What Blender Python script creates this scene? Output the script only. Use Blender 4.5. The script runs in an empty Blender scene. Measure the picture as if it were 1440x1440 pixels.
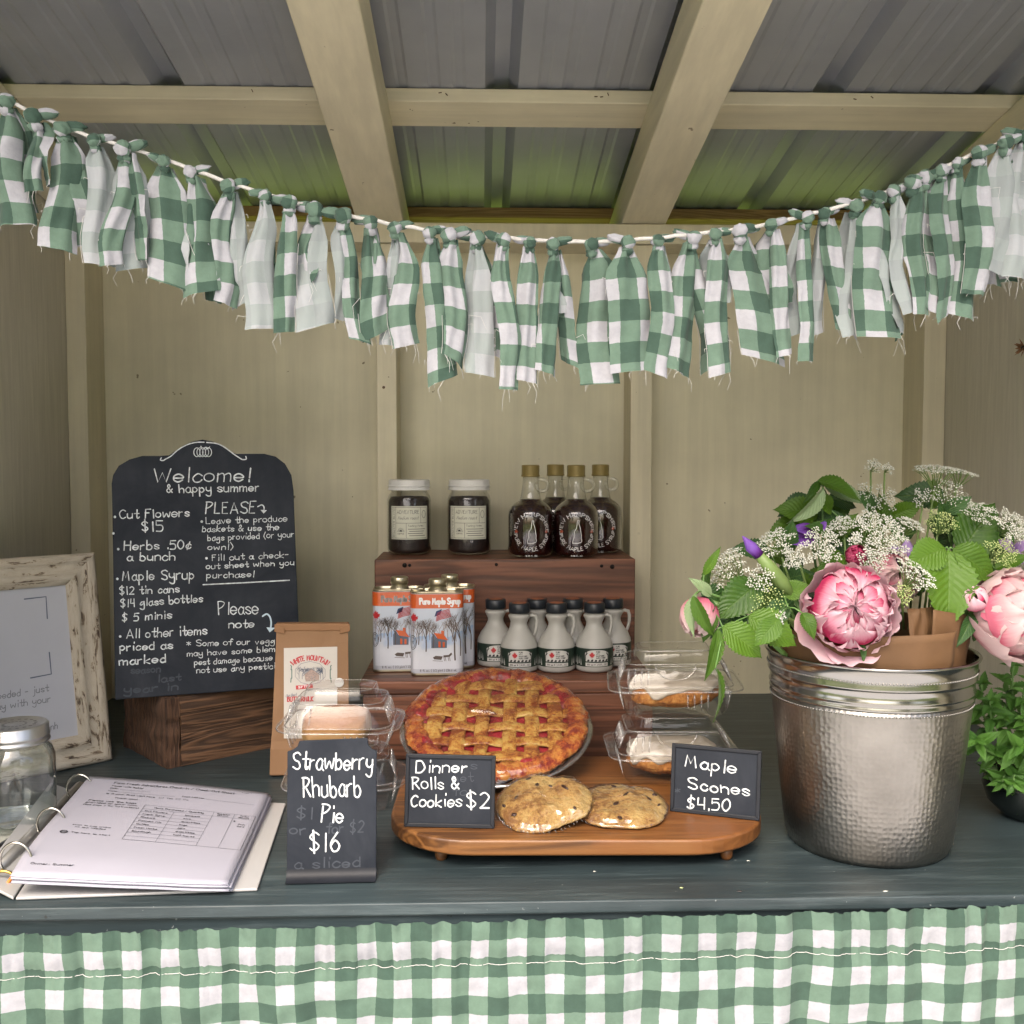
import bpy, math, random
from mathutils import Vector, Matrix, Euler, noise

R = math.radians
PI = math.pi
SC = bpy.context.scene
COL = SC.collection

# ------------------------------------------------------------------ camera, sky, sun, exposure
CAM = Vector((0, 0, 1.324))
CT = 0.90                      # height of the counter top
FPX = 1442.0
CAMROT = Euler((R(90 - 3.17), 0, R(-1.75)), 'XYZ')
cd = bpy.data.cameras.new('camera')
cam = bpy.data.objects.new('camera', cd)
COL.objects.link(cam)
cam.location = CAM
cam.rotation_euler = CAMROT
cd.sensor_width = 36
cd.lens = 36 * FPX / 1440
cd.clip_start = 0.02
cd.clip_end = 500
SC.camera = cam

world = bpy.data.worlds.new('World')
SC.world = world
world.use_nodes = True
wn = world.node_tree
wn.nodes.clear()
sky = wn.nodes.new('ShaderNodeTexSky')
sky.sky_type = 'NISHITA'
sky.sun_disc = False
sky.sun_elevation = R(50)
sky.sun_rotation = R(200)
sky.dust_density = 6.0
sky.air_density = 1.0
sky.ozone_density = 0.6
bg = wn.nodes.new('ShaderNodeBackground')
bg.inputs[1].default_value = 0.15
wo = wn.nodes.new('ShaderNodeOutputWorld')
wn.links.new(sky.outputs[0], bg.inputs[0])
wn.links.new(bg.outputs[0], wo.inputs[0])

sd = bpy.data.lights.new('sun', 'SUN')
sd.energy = 0.35
sd.angle = R(28)
sd.color = (1.0, 0.96, 0.9)
sun = bpy.data.objects.new('sun', sd)
COL.objects.link(sun)
# towards the sun: behind and a little left of the photographer
sdir = Vector((-0.30, -0.80, 1.02)).normalized()
sun.rotation_euler = sdir.to_track_quat('Z', 'Y').to_euler()
sun.location = (0, 0, 6)
sky.sun_elevation = math.asin(sdir.z)
sky.sun_rotation = math.atan2(sdir.x, sdir.y)

SC.view_settings.view_transform = 'Standard'
SC.view_settings.look = 'None'
SC.view_settings.exposure = 1.82
SC.view_settings.gamma = 1
SC.view_settings.use_curve_mapping = False
SC.render.engine = 'CYCLES'
SC.cycles.max_bounces = 10
SC.cycles.transparent_max_bounces = 24
SC.cycles.caustics_reflective = False
SC.cycles.caustics_refractive = False
SC.cycles.use_denoising = True
SC.cycles.sample_clamp_indirect = 6

# ------------------------------------------------------------------ where a point of the place lies
CROT = CAMROT.to_matrix()


def ray(px, py):
    return CROT @ Vector(((px - 720) / FPX, -(py - 720) / FPX, -1.0))


def on_z(px, py, z):
    d = ray(px, py)
    return CAM + d * ((z - CAM.z) / d.z)


def on_y(px, py, y):
    d = ray(px, py)
    return CAM + d * ((y - CAM.y) / d.y)


# ------------------------------------------------------------------ objects
MAT4 = {}


def tag(o, label=None, cat=None, group=None, kind=None):
    if label: o['label'] = label
    if cat: o['category'] = cat
    if group: o['group'] = group
    if kind: o['kind'] = kind
    return o


def thing(name, label, cat, loc=(0, 0, 0), rot=(0, 0, 0), group=None, scale=1.0):
    o = bpy.data.objects.new(name, None)
    o.empty_display_size = 0.03
    COL.objects.link(o)
    o.location = loc
    o.rotation_euler = rot
    o.scale = (scale,) * 3
    tag(o, label, cat, group)
    MAT4[o.name] = Matrix.Translation(Vector(loc)) @ Euler(rot).to_matrix().to_4x4() @ Matrix.Scale(scale, 4)
    return o


def inst(name, mesh, parent, m):
    o = bpy.data.objects.new(name, mesh)
    COL.objects.link(o)
    o.parent = parent
    o.matrix_local = m
    return o


def copy_tree(o, parent=None):
    c = o.copy()
    COL.objects.link(c)
    c.parent = parent
    for ch in o.children:
        copy_tree(ch, c)
    return c


def pixmap(root, y=0.0, dx=0.0):
    """photo position -> point on the plane local y = const of a root"""
    inv = MAT4[root.name].inverted()
    o = inv @ CAM
    r3 = inv.to_3x3()

    def f(px, py):
        d = r3 @ ray(px, py)
        return o + d * ((y - o.y) / d.y)
    return f


class MB:
    def __init__(s):
        s.v = []; s.f = []; s.m = []; s.uv = []

    def add(s, vs, fs, mi=0, uvs=None):
        b = len(s.v)
        s.v += [tuple(p) for p in vs]
        s.uv += uvs if uvs else [(p[0], p[2] if abs(p[2]) > 1e-9 else p[1]) for p in vs]
        s.f += [tuple(i + b for i in f) for f in fs]
        s.m += [mi] * len(fs)

    def box(s, x0, x1, y0, y1, z0, z1, mi=0):
        v = [(x, y, z) for x in (x0, x1) for y in (y0, y1) for z in (z0, z1)]
        s.add(v, [(0, 1, 3, 2), (4, 6, 7, 5), (0, 4, 5, 1), (2, 3, 7, 6), (0, 2, 6, 4), (1, 5, 7, 3)], mi)

    def tube(s, pts, r, seg=8, mi=0, caps=True):
        pts = [Vector(p) for p in pts]
        n = len(pts)
        rs = r if isinstance(r, (list, tuple)) else [r] * n
        up = Vector((0, 0, 1))
        vs = []
        prev = None
        for i, p in enumerate(pts):
            t = (pts[min(i + 1, n - 1)] - pts[max(i - 1, 0)])
            if t.length < 1e-9: t = Vector((0, 0, 1))
            t.normalize()
            if prev is None:
                a = up if abs(t.z) < 0.9 else Vector((1, 0, 0))
                prev = (a - t * a.dot(t)).normalized()
            else:
                prev = (prev - t * prev.dot(t))
                prev = prev.normalized() if prev.length > 1e-6 else Vector((1, 0, 0))
            b = t.cross(prev)
            for k in range(seg):
                a = 2 * PI * k / seg
                vs.append(p + (prev * math.cos(a) + b * math.sin(a)) * rs[i])
        fs = []
        for i in range(n - 1):
            for k in range(seg):
                k2 = (k + 1) % seg
                fs.append((i * seg + k, i * seg + k2, (i + 1) * seg + k2, (i + 1) * seg + k))
        if caps:
            fs.append(tuple(reversed(range(seg))))
            fs.append(tuple((n - 1) * seg + k for k in range(seg)))
        s.add(vs, fs, mi, [(k % seg / seg, k // seg) for k in range(len(vs))])

    def lathe(s, prof, seg=32, mi=0, c=(0, 0, 0), fn=None):
        vs = []; fs = []; uvs = []
        for i, (r, z) in enumerate(prof):
            for k in range(seg):
                a = 2 * PI * k / seg
                rr = r + (fn(a, z, i) if fn else 0)
                vs.append((c[0] + rr * math.cos(a), c[1] + rr * math.sin(a), c[2] + z))
                uvs.append((k / seg, z))
        n = len(prof)
        for i in range(n - 1):
            for k in range(seg):
                k2 = (k + 1) % seg
                fs.append((i * seg + k, i * seg + k2, (i + 1) * seg + k2, (i + 1) * seg + k))
        if prof[0][0] > 1e-5: fs.append(tuple(reversed(range(seg))))
        if prof[-1][0] > 1e-5: fs.append(tuple((n - 1) * seg + k for k in range(seg)))
        s.add(vs, fs, mi, uvs)

    def grid(s, fn, nu, nv, mi=0, uvfn=None, flip=False):
        vs = []; uvs = []
        for j in range(nv + 1):
            for i in range(nu + 1):
                u, v = i / nu, j / nv
                vs.append(fn(u, v))
                uvs.append(uvfn(u, v) if uvfn else (u, v))
        fs = []
        w = nu + 1
        for j in range(nv):
            for i in range(nu):
                q = (j * w + i, j * w + i + 1, (j + 1) * w + i + 1, (j + 1) * w + i)
                fs.append(tuple(reversed(q)) if flip else q)
        s.add(vs, fs, mi, uvs)

    def prism(s, pts, fmap, depth, mi=0):
        """outline pts (x,z) -> slab of thickness depth along +y"""
        n = len(pts)
        vs = [fmap(x, z, 0) for x, z in pts] + [fmap(x, z, depth) for x, z in pts]
        fs = [tuple(range(n)), tuple(reversed(range(n, 2 * n)))]
        fs += [((i + 1) % n, i, n + i, n + (i + 1) % n) for i in range(n)]
        s.add(vs, fs, mi)

    def loft(s, rings, mi=0, cap0=True, cap1=True):
        n = len(rings[0])
        vs = [p for r in rings for p in r]
        fs = []
        for i in range(len(rings) - 1):
            for k in range(n):
                k2 = (k + 1) % n
                fs.append((i * n + k, i * n + k2, (i + 1) * n + k2, (i + 1) * n + k))
        if cap0: fs.append(tuple(reversed(range(n))))
        if cap1: fs.append(tuple((len(rings) - 1) * n + k for k in range(n)))
        s.add(vs, fs, mi)

    def mesh(s, name, mats, smooth=False):
        me = bpy.data.meshes.new(name)
        me.from_pydata(s.v, [], s.f)
        if not isinstance(mats, (list, tuple)): mats = [mats]
        for m in mats: me.materials.append(m)
        if len(mats) > 1: me.polygons.foreach_set('material_index', s.m)
        if smooth: me.polygons.foreach_set('use_smooth', [True] * len(me.polygons))
        if smooth == 'auto': me.set_sharp_from_angle(angle=R(38))
        ul = me.uv_layers.new(name='UVMap')
        li = [0] * len(me.loops)
        me.loops.foreach_get('vertex_index', li)
        flat = []
        for i in li: flat += [float(s.uv[i][0]), float(s.uv[i][1])]
        ul.data.foreach_set('uv', flat)
        me.update()
        return me

    def build(s, name, mats, parent=None, smooth=False, bevel=0, m=None, segs=2):
        o = bpy.data.objects.new(name, s.mesh(name, mats, smooth))
        COL.objects.link(o)
        if parent is not None: o.parent = parent
        if m is not None: o.matrix_local = m
        if bevel:
            b = o.modifiers.new('bevel', 'BEVEL')
            b.width = bevel; b.segments = segs; b.limit_method = 'ANGLE'; b.angle_limit = R(35)
            b.harden_normals = False
        return o


def rring(hw, hd, r, z, n=5, c=(0, 0)):
    r = min(r, hw, hd)
    out = []
    for q, (sx, sy) in enumerate(((1, 1), (-1, 1), (-1, -1), (1, -1))):
        for k in range(n + 1):
            a = q * PI / 2 + k / n * PI / 2
            out.append((c[0] + sx * (hw - r) + r * math.cos(a), c[1] + sy * (hd - r) + r * math.sin(a), z))
    return out


# ------------------------------------------------------------------ lettering: single strokes, like a chalk pen
GL = {
    'a': (5, '4g2h0f1d3d4f 4h4e5d'), 'b': (5, '0k0d 0g2h4f3d1d0e'), 'c': (4.6, '4g2h0f1d3d4e'),
    'd': (5, '4k4d 4g2h0f1d3d4e'), 'e': (5, '0f4f4g2h0g0e2d4e'), 'f': (4, '4j3k2j2d !0h4h'),
    'g': (5, '4g2h0f1e4g 4h4b2a0b'), 'h': (5, '0k0d 0g2h4g4d'), 'i': (2, '1h1d !1j1k'),
    'j': (3, '2h2b0a !2j2k'), 'k': (5, '0k0d !4h0f4d'), 'l': (2, '1k1d'),
    'm': (7, '0h0d 0g2h3g3d 3g5h6g6d'), 'n': (5, '0h0d 0g2h4g4d'), 'o': (5, '2h0g0e2d4e4g2h'),
    'p': (5, '0h0a 0g2h4f2d0e'), 'q': (5, '4h4a 4g2h0f2d4e'), 'r': (4, '0h0d 0g2h3h'),
    's': (4.6, '4g2h0g4e2d0e'), 't': (4, '2k2e3d4e !0h4h'), 'u': (5, '0h0e2d4e 4h4d'),
    'v': (5, '!0h2d4h'), 'w': (7, '0h1d3g5d6h'), 'x': (5, '!0h4d !4h0d'), 'y': (5, '0h0f2e4f 4h4b2a0b'),
    'z': (5, '!0h4h0d4d'),
    'A': (7, '!0d3k6d !1f5f'), 'B': (6, '!0k0d 0k3k4j3h0h 0h4h5f4d0d'), 'C': (6, '5j3k1j0h1e3d5e'),
    'D': (6.4, '!0k0d 0k3k5h5f3d0d'), 'E': (5.4, '!4k0k0d4d !0h3h'), 'F': (5.2, '!4k0k0d !0h3h'),
    'G': (6.4, '5j3k1j0h1e3d5e5g3g'), 'H': (6, '!0k0d !5k5d !0h5h'), 'I': (2, '1k1d'), 'J': (4, '3k3e2d0e'),
    'K': (6, '!0k0d !5k0g5d'), 'L': (5.2, '!0k0d4d'), 'M': (7.4, '!0d1k3f5k6d'), 'N': (6, '!0d0k4d4k'),
    'O': (6.6, '3k1j0h0f1e3d5e6f6h5j3k'), 'P': (6, '!0k0d 0k3k5j3h0g'), 'Q': (6.6, '3k0i0f3d6f6i3k !4f6d'),
    'R': (6, '!0k0d 0k3k5j3h0g !2g5d'), 'S': (6, '5j3k0j1h4g5e3d0e'), 'T': (6.4, '!0k6k !3k3d'),
    'U': (6.4, '0k0f1d4d5f5k'), 'V': (6.8, '!0k3d6k'), 'W': (8.6, '!0k2d4i6d8k'), 'X': (6, '!0k5d !5k0d'),
    'Y': (6.6, '!0k3g6k !3g3d'), 'Z': (6, '!0k5k0d5d'),
    '0': (5.2, '2k0i0f2d4f4i2k'), '1': (2.4, '1k1d'), '2': (5, '0j2k4i2f0d !0d4d'), '3': (5, '0k3k4i2h4f3d0d'),
    '4': (5, '!0k0g4g !4k4d'), '5': (5, '!4k0k0h 0h3h4f3d0d'), '6': (5, '3k0g1d3d4f2h0f'), '7': (5, '!0k4k1d'),
    '8': (5, '2h0i2k4i2h0f2d4f2h'), '9': (5, '4i2h0i2k4i4g3d'),
    '$': (5.4, '4j2k0i4f2d0e !2l2c'), '&': (6, '5d1i2k3i0f2d5g'), '!': (2.4, '1k1f !1d1e'), '.': (2, '!1d1e'),
    ',': (2, '!1d0c'), '(': (3, '2l0h0f2c'), ')': (3, '0l2h2f0c'), '-': (4.4, '!0g3g'), '*': (5, '!0j4f !4j0f !2k2e'),
    '/': (5, '!0c4k'), '\u00a2': (4.6, '4g2h0f1d3d4e !3i1c'), '~': (5, '0f1g3f4g'), "'": (1.6, '!0k0j'), ':': (2, '!1d1e !1g1h'),
    '@': (7, '4f3g2f3e4f5e6f5i3j1i0g1e3d5d'), ' ': (3.4, ''), '_': (5, '!0d5d'), '"': (3, '!0k0j !2k2j'),
}


def smooth_poly(p, n=4):
    if len(p) < 3: return p
    closed = (Vector(p[0]) - Vector(p[-1])).length < 1e-6
    q = [Vector(a) for a in p]
    out = []
    m = len(q)
    for i in range(m - 1):
        p1, p2 = q[i], q[i + 1]
        p0 = q[i - 1] if i > 0 else (q[-2] if closed else p1)
        p3 = q[i + 2] if i + 2 < m else (q[1] if closed else p2)
        for k in range(n):
            t = k / n
            out.append(0.5 * ((2 * p1) + (p2 - p0) * t + (2 * p0 - 5 * p1 + 4 * p2 - p3) * t * t + (3 * p1 - p0 - 3 * p2 + p3) * t ** 3))
    out.append(q[-1])
    return [(a.x, a.y) for a in out]


def text_lines(text, n=4):
    x = 0
    out = []
    for ch in text:
        w, s = GL.get(ch, GL[' '])
        for st in s.split():
            sharp = st[0] == '!'
            st = st.lstrip('!')
            pts = [(x + int(st[i]), ord(st[i + 1]) - 100) for i in range(0, len(st), 2)]
            out.append(pts if sharp else smooth_poly(pts, n))
        x += w + 0.9
    return out, max(x - 0.9 - 1, 1)


def ribbon(mb, pts, w, fm, mi=0, cap=True):
    n = len(pts)
    if n < 2: return
    L = []; Rr = []
    for i in range(n):
        a = pts[max(i - 1, 0)]; b = pts[min(i + 1, n - 1)]
        dx, dy = b[0] - a[0], b[1] - a[1]
        l = math.hypot(dx, dy) or 1
        nx, ny = -dy / l * w / 2, dx / l * w / 2
        L.append((pts[i][0] + nx, pts[i][1] + ny)); Rr.append((pts[i][0] - nx, pts[i][1] - ny))
    vs = [fm(*p) for p in L] + [fm(*p) for p in Rr]
    fs = [(n + i, n + i + 1, i + 1, i) for i in range(n - 1)]
    mb.add(vs, fs, mi)
    if cap:
        for (c, q) in ((pts[0], pts[1]), (pts[-1], pts[-2])):
            a0 = math.atan2(c[1] - q[1], c[0] - q[0])
            vv = [fm(c[0] + w / 2 * math.cos(a0 + t), c[1] + w / 2 * math.sin(a0 + t)) for t in (-PI / 2, -PI / 4, 0, PI / 4, PI / 2)]
            mb.add(vv, [(0, 1, 2, 3, 4)], mi)


def write(mb, text, x0, y0, width, cap, w, fm, mi=0, y1=None, jit=0.0, seed=1, slant=0.0, n=4):
    """text on the baseline (x0,y0)->(x0+width,y1) in surface units, y up"""
    lines, tw = text_lines(text, n)
    rr = random.Random(seed)
    y1 = y0 if y1 is None else y1
    sx = width / tw
    sy = cap / 7.0
    if jit: slant = slant + rr.uniform(-.03, .06)
    for ln in lines:
        k = .35
        jx, jy = rr.uniform(-jit, jit) * k, rr.uniform(-jit, jit) * k
        ca = sum(p[0] for p in ln) / len(ln)
        ph = ca * .8
        rs = 1 + (rr.uniform(-.09, .09) if jit else 0)
        ls = slant + (rr.uniform(-.07, .07) if jit else 0)
        pts = []
        for (a, b) in ln:
            t = a / tw
            wob = math.sin(ph) * jit * 1.4
            pts.append((x0 + (ca + (a - ca) * rs) * sx + jx + b * sy * ls, y0 + (y1 - y0) * t + b * sy * (1 + (rs - 1) * .8) + jy + wob))
        ribbon(mb, pts, w * rr.uniform(0.85, 1.15), fm, mi)


def flat_fm(y):
    return lambda a, b: Vector((a, y, b))


def cyl_fm(r, z0=0.0, a0=0.0):
    return lambda a, b: Vector((r * math.sin(a / r + a0), -r * math.cos(a / r + a0), z0 + b))


def arc_fm(cx, cy, rad, fm, up=True):
    if up:
        return lambda a, b: fm(cx + (rad + b) * math.sin(a / rad), cy + (rad + b) * math.cos(a / rad))
    return lambda a, b: fm(cx + (rad - b) * math.sin(a / rad), cy - (rad - b) * math.cos(a / rad))


def poly(mb, pts, fm, mi=0):
    # consistent winding, so that it faces -y
    a = sum(pts[i][0] * pts[(i + 1) % len(pts)][1] - pts[(i + 1) % len(pts)][0] * pts[i][1] for i in range(len(pts)))
    if a < 0: pts = list(reversed(pts))
    mb.add([fm(*p) for p in pts], [tuple(range(len(pts)))], mi)


def rect(mb, x0, x1, y0, y1, fm, mi=0, nx=1):
    for i in range(nx):
        a = x0 + (x1 - x0) * i / nx; b = x0 + (x1 - x0) * (i + 1) / nx
        poly(mb, [(a, y0), (b, y0), (b, y1), (a, y1)], fm, mi)


def circle_pts(cx, cy, rx, ry=None, n=24):
    ry = ry or rx
    return [(cx + rx * math.cos(2 * PI * i / n), cy + ry * math.sin(2 * PI * i / n)) for i in range(n)]


# ------------------------------------------------------------------ materials
def newmat(name):
    m = bpy.data.materials.new(name)
    m.use_nodes = True
    nt = m.node_tree
    b = nt.nodes['Principled BSDF']
    return m, nt, b


def nd(nt, typ, **kw):
    n = nt.nodes.new(typ)
    for k, v in kw.items(): setattr(n, k, v)
    return n


def coords(nt, kind='Object', scale=(1, 1, 1), rot=(0, 0, 0)):
    tc = nd(nt, 'ShaderNodeTexCoord')
    mp = nd(nt, 'ShaderNodeMapping')
    mp.inputs['Scale'].default_value = scale
    mp.inputs['Rotation'].default_value = rot
    nt.links.new(tc.outputs[kind], mp.inputs[0])
    return mp.outputs[0]


def nz(nt, vec, scale, detail=4, rough=0.55, dist=0.0):
    n = nd(nt, 'ShaderNodeTexNoise')
    n.inputs['Scale'].default_value = scale
    n.inputs['Detail'].default_value = detail
    n.inputs['Roughness'].default_value = rough
    n.inputs['Distortion'].default_value = dist
    nt.links.new(vec, n.inputs['Vector'])
    return n.outputs['Fac']


def ramp(nt, fac, stops):
    r = nd(nt, 'ShaderNodeValToRGB')
    el = r.color_ramp.elements
    while len(el) < len(stops): el.new(0.5)
    for e, (p, c) in zip(el, stops):
        e.position = p
        e.color = (c[0], c[1], c[2], 1) if isinstance(c, (tuple, list)) else (c, c, c, 1)
    nt.links.new(fac, r.inputs[0])
    return r.outputs[0]


def mixc(nt, fac, a, b, mode='MIX'):
    m = nd(nt, 'ShaderNodeMix', data_type='RGBA', blend_type=mode)
    for sock, v in ((m.inputs[0], fac), (m.inputs[6], a), (m.inputs[7], b)):
        if hasattr(v, 'is_linked') or hasattr(v, 'node'):
            nt.links.new(v, sock)
        else:
            sock.default_value = v if isinstance(v, (int, float)) else (v[0], v[1], v[2], 1)
    return m.outputs[2]


def math_n(nt, op, a, b=None, clamp=False):
    m = nd(nt, 'ShaderNodeMath', operation=op, use_clamp=clamp)
    for i, v in enumerate((a, b)):
        if v is None: continue
        if hasattr(v, 'node'): nt.links.new(v, m.inputs[i])
        else: m.inputs[i].default_value = v
    return m.outputs[0]


def bump(nt, b, height, strength, dist=0.002):
    n = nd(nt, 'ShaderNodeBump')
    n.inputs['Strength'].default_value = strength
    n.inputs['Distance'].default_value = dist
    nt.links.new(height, n.inputs['Height'])
    nt.links.new(n.outputs[0], b.inputs['Normal'])
    return n


def plain(name, c, rough=0.5, metal=0.0, var=0.12, vs=30, bs=0.0, bscale=200, spec=0.5, coat=0.0, kind='Object'):
    m, nt, b = newmat(name)
    b.inputs['Roughness'].default_value = rough
    b.inputs['Metallic'].default_value = metal
    b.inputs['Specular IOR Level'].default_value = spec
    b.inputs['Coat Weight'].default_value = coat
    v = coords(nt, kind)
    n1 = nz(nt, v, vs)
    dk = tuple(x * (1 - var) for x in c); lt = tuple(min(x * (1 + var), 1) for x in c)
    nt.links.new(ramp(nt, n1, [(0.3, dk), (0.7, lt)]), b.inputs['Base Color'])
    if bs:
        bump(nt, b, nz(nt, v, bscale), bs, 0.001)
    return m


def wood(name, c1, c2, axis='x', freq=1.0, rough=0.6, knots=True, bs=0.3, streak=0.5, stain=None):
    """grain runs along the axis of the object"""
    m, nt, b = newmat(name)
    b.inputs['Roughness'].default_value = rough
    lo, hi = 1.6 * freq, 26 * freq
    sc = {'x': (lo, hi, hi), 'y': (hi, lo, hi), 'z': (hi, hi, lo)}[axis]
    v = coords(nt, 'Object', sc)
    v2 = coords(nt, 'Object', tuple(s * 6 for s in sc))
    base = nz(nt, v, 1.0, 3, 0.5, 1.6 if knots else 0.5)
    w = nd(nt, 'ShaderNodeMath', operation='SINE')
    nt.links.new(math_n(nt, 'MULTIPLY', base, 42.0), w.inputs[0])
    rings = math_n(nt, 'MULTIPLY_ADD', w.outputs[0], 0.5)
    rings.node.inputs[2].default_value = 0.5
    fine = nz(nt, v2, 1.0, 5, 0.7)
    fac = math_n(nt, 'ADD', math_n(nt, 'MULTIPLY', rings, streak), math_n(nt, 'MULTIPLY', fine, 1 - streak * 0.6), True)
    colr = ramp(nt, fac, [(0.2, c1), (0.85, c2)])
    if stain:
        s = nz(nt, coords(nt, 'Object'), 9, 4, 0.6)
        colr = mixc(nt, ramp(nt, s, [(0.45, 0.0), (0.7, 1.0)]), colr, stain)
    nt.links.new(colr, b.inputs['Base Color'])
    if bs: bump(nt, b, fac, bs, 0.0015)
    return m


def painted(name, c, axis='z', rough=0.55, bs=0.25, dirt=0.10, grain=0.12, scuff=None):
    """thick paint over timber, faint grain, small chips"""
    m, nt, b = newmat(name)
    b.inputs['Roughness'].default_value = rough
    sc = {'x': (3, 60, 60), 'y': (60, 3, 60), 'z': (60, 60, 3)}[axis]
    g = nz(nt, coords(nt, 'Object', sc), 1.0, 5, 0.6)
    s = nz(nt, coords(nt, 'Object'), 3.5, 5, 0.6)
    dk = tuple(x * (1 - dirt * 1.6) for x in c); lt = tuple(x * (1 + dirt) for x in c)
    col = ramp(nt, s, [(0.3, dk), (0.65, lt)])
    chip = ramp(nt, nz(nt, coords(nt, 'Object', (1, 1, 1)), 38, 3, 0.7), [(0.715, 0.0), (0.735, 1.0)])
    col = mixc(nt, chip, col, (c[0] * 0.35, c[1] * 0.32, c[2] * 0.28))
    gr = ramp(nt, g, [(0.35, 1 - grain), (0.7, 1.04)])
    col = mixc(nt, 1.0, col, gr, 'MULTIPLY')
    if scuff:
        s1 = nz(nt, coords(nt, 'Object', (6, 90, 90)), 1.0, 6, 0.75, 0.4)
        s2 = nz(nt, coords(nt, 'Object'), 5.0, 3, 0.6)
        k = math_n(nt, 'MULTIPLY', ramp(nt, s1, [(0.50, 0.0), (0.62, 1.0)]), ramp(nt, s2, [(0.40, 0.15), (0.62, 1.0)]))
        col = mixc(nt, math_n(nt, 'MULTIPLY', k, 0.75), col, scuff)
        sp_ = ramp(nt, nz(nt, coords(nt, 'Object'), 160, 2, 0.6), [(0.73, 0.0), (0.76, 1.0)])
        col = mixc(nt, sp_, col, (0.16, 0.18, 0.18))
    nt.links.new(col, b.inputs['Base Color'])
    bump(nt, b, g, bs, 0.0015)
    return m


def clear(name, tint=(1, 1, 1), refl=1.0, milky=0.0, rough=0.03, f0=3.5):
    """thin clear shell: passes light, reflects more at grazing angles"""
    m, nt, b = newmat(name)
    nt.nodes.remove(b)
    out = nt.nodes['Material Output']
    tr = nd(nt, 'ShaderNodeBsdfTransparent'); tr.inputs[0].default_value = (*tint, 1)
    gl = nd(nt, 'ShaderNodeBsdfGlossy'); gl.inputs['Roughness'].default_value = rough
    lw = nd(nt, 'ShaderNodeLayerWeight'); lw.inputs[0].default_value = 0.5
    fz = math_n(nt, 'MULTIPLY_ADD', math_n(nt, 'POWER', lw.outputs['Facing'], f0), 0.75)
    fz.node.inputs[2].default_value = 0.045
    mx = nd(nt, 'ShaderNodeMixShader')
    nt.links.new(math_n(nt, 'MULTIPLY', fz, refl, True), mx.inputs[0])
    nt.links.new(tr.outputs[0], mx.inputs[1]); nt.links.new(gl.outputs[0], mx.inputs[2])
    last = mx.outputs[0]
    if milky:
        df = nd(nt, 'ShaderNodeBsdfDiffuse'); df.inputs[0].default_value = (0.75, 0.76, 0.78, 1)
        m2 = nd(nt, 'ShaderNodeMixShader'); m2.inputs[0].default_value = milky
        nt.links.new(last, m2.inputs[1]); nt.links.new(df.outputs[0], m2.inputs[2])
        last = m2.outputs[0]
    nt.links.new(last, out.inputs[0])
    return m


def gingham(name, sq=0.0181):
    m, nt, b = newmat(name)
    b.inputs['Roughness'].default_value = 0.85
    b.inputs['Specular IOR Level'].default_value = 0.15
    b.inputs['Sheen Weight'].default_value = 0.1
    tc = nd(nt, 'ShaderNodeTexCoord')
    wob = nd(nt, 'ShaderNodeTexNoise'); wob.inputs['Scale'].default_value = 260
    nt.links.new(tc.outputs['UV'], wob.inputs['Vector'])
    wv = nd(nt, 'ShaderNodeVectorMath', operation='MULTIPLY_ADD')
    nt.links.new(wob.outputs['Color'], wv.inputs[0])
    wv.inputs[1].default_value = (0.0010, 0.0010, 0)
    nt.links.new(tc.outputs['UV'], wv.inputs[2])
    sp = nd(nt, 'ShaderNodeSeparateXYZ')
    nt.links.new(wv.outputs[0], sp.inputs[0])

    def band(s):
        x = math_n(nt, 'DIVIDE', s, sq * 2)
        x = math_n(nt, 'FRACT', x)
        return math_n(nt, 'GREATER_THAN', x, 0.5)
    k = math_n(nt, 'MULTIPLY', math_n(nt, 'ADD', band(sp.outputs[0]), band(sp.outputs[1])), 0.5)
    col = ramp(nt, k, [(0.0, (0.365, 0.37, 0.405)), (0.4, (0.118, 0.186, 0.142)), (0.9, (0.050, 0.090, 0.069))])
    col.node.color_ramp.interpolation = 'CONSTANT'
    # woven threads and uneven dye
    tn = nz(nt, tc.outputs['UV'], 90, 4, 0.7)
    col = mixc(nt, 1.0, col, ramp(nt, tn, [(0.3, 0.86), (0.7, 1.05)]), 'MULTIPLY')
    geo = nd(nt, 'ShaderNodeNewGeometry')
    back = mixc(nt, 0.72, col, (0.32, 0.345, 0.36))
    col = mixc(nt, geo.outputs['Backfacing'], col, back)
    nt.links.new(col, b.inputs['Base Color'])
    mp = nd(nt, 'ShaderNodeMapping'); mp.inputs['Scale'].default_value = (1, 1, 1)
    nt.links.new(tc.outputs['UV'], mp.inputs[0])
    bump(nt, b, nz(nt, mp.outputs[0], 420, 3, 0.7), 0.35, 0.0008)
    # a little light passes through the cotton
    out = nt.nodes['Material Output']
    tl = nd(nt, 'ShaderNodeBsdfTranslucent')
    nt.links.new(col, tl.inputs[0])
    mx = nd(nt, 'ShaderNodeMixShader'); mx.inputs[0].default_value = 0.14
    nt.links.new(b.outputs[0], mx.inputs[1]); nt.links.new(tl.outputs[0], mx.inputs[2])
    nt.links.new(mx.outputs[0], out.inputs[0])
    return m


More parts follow.
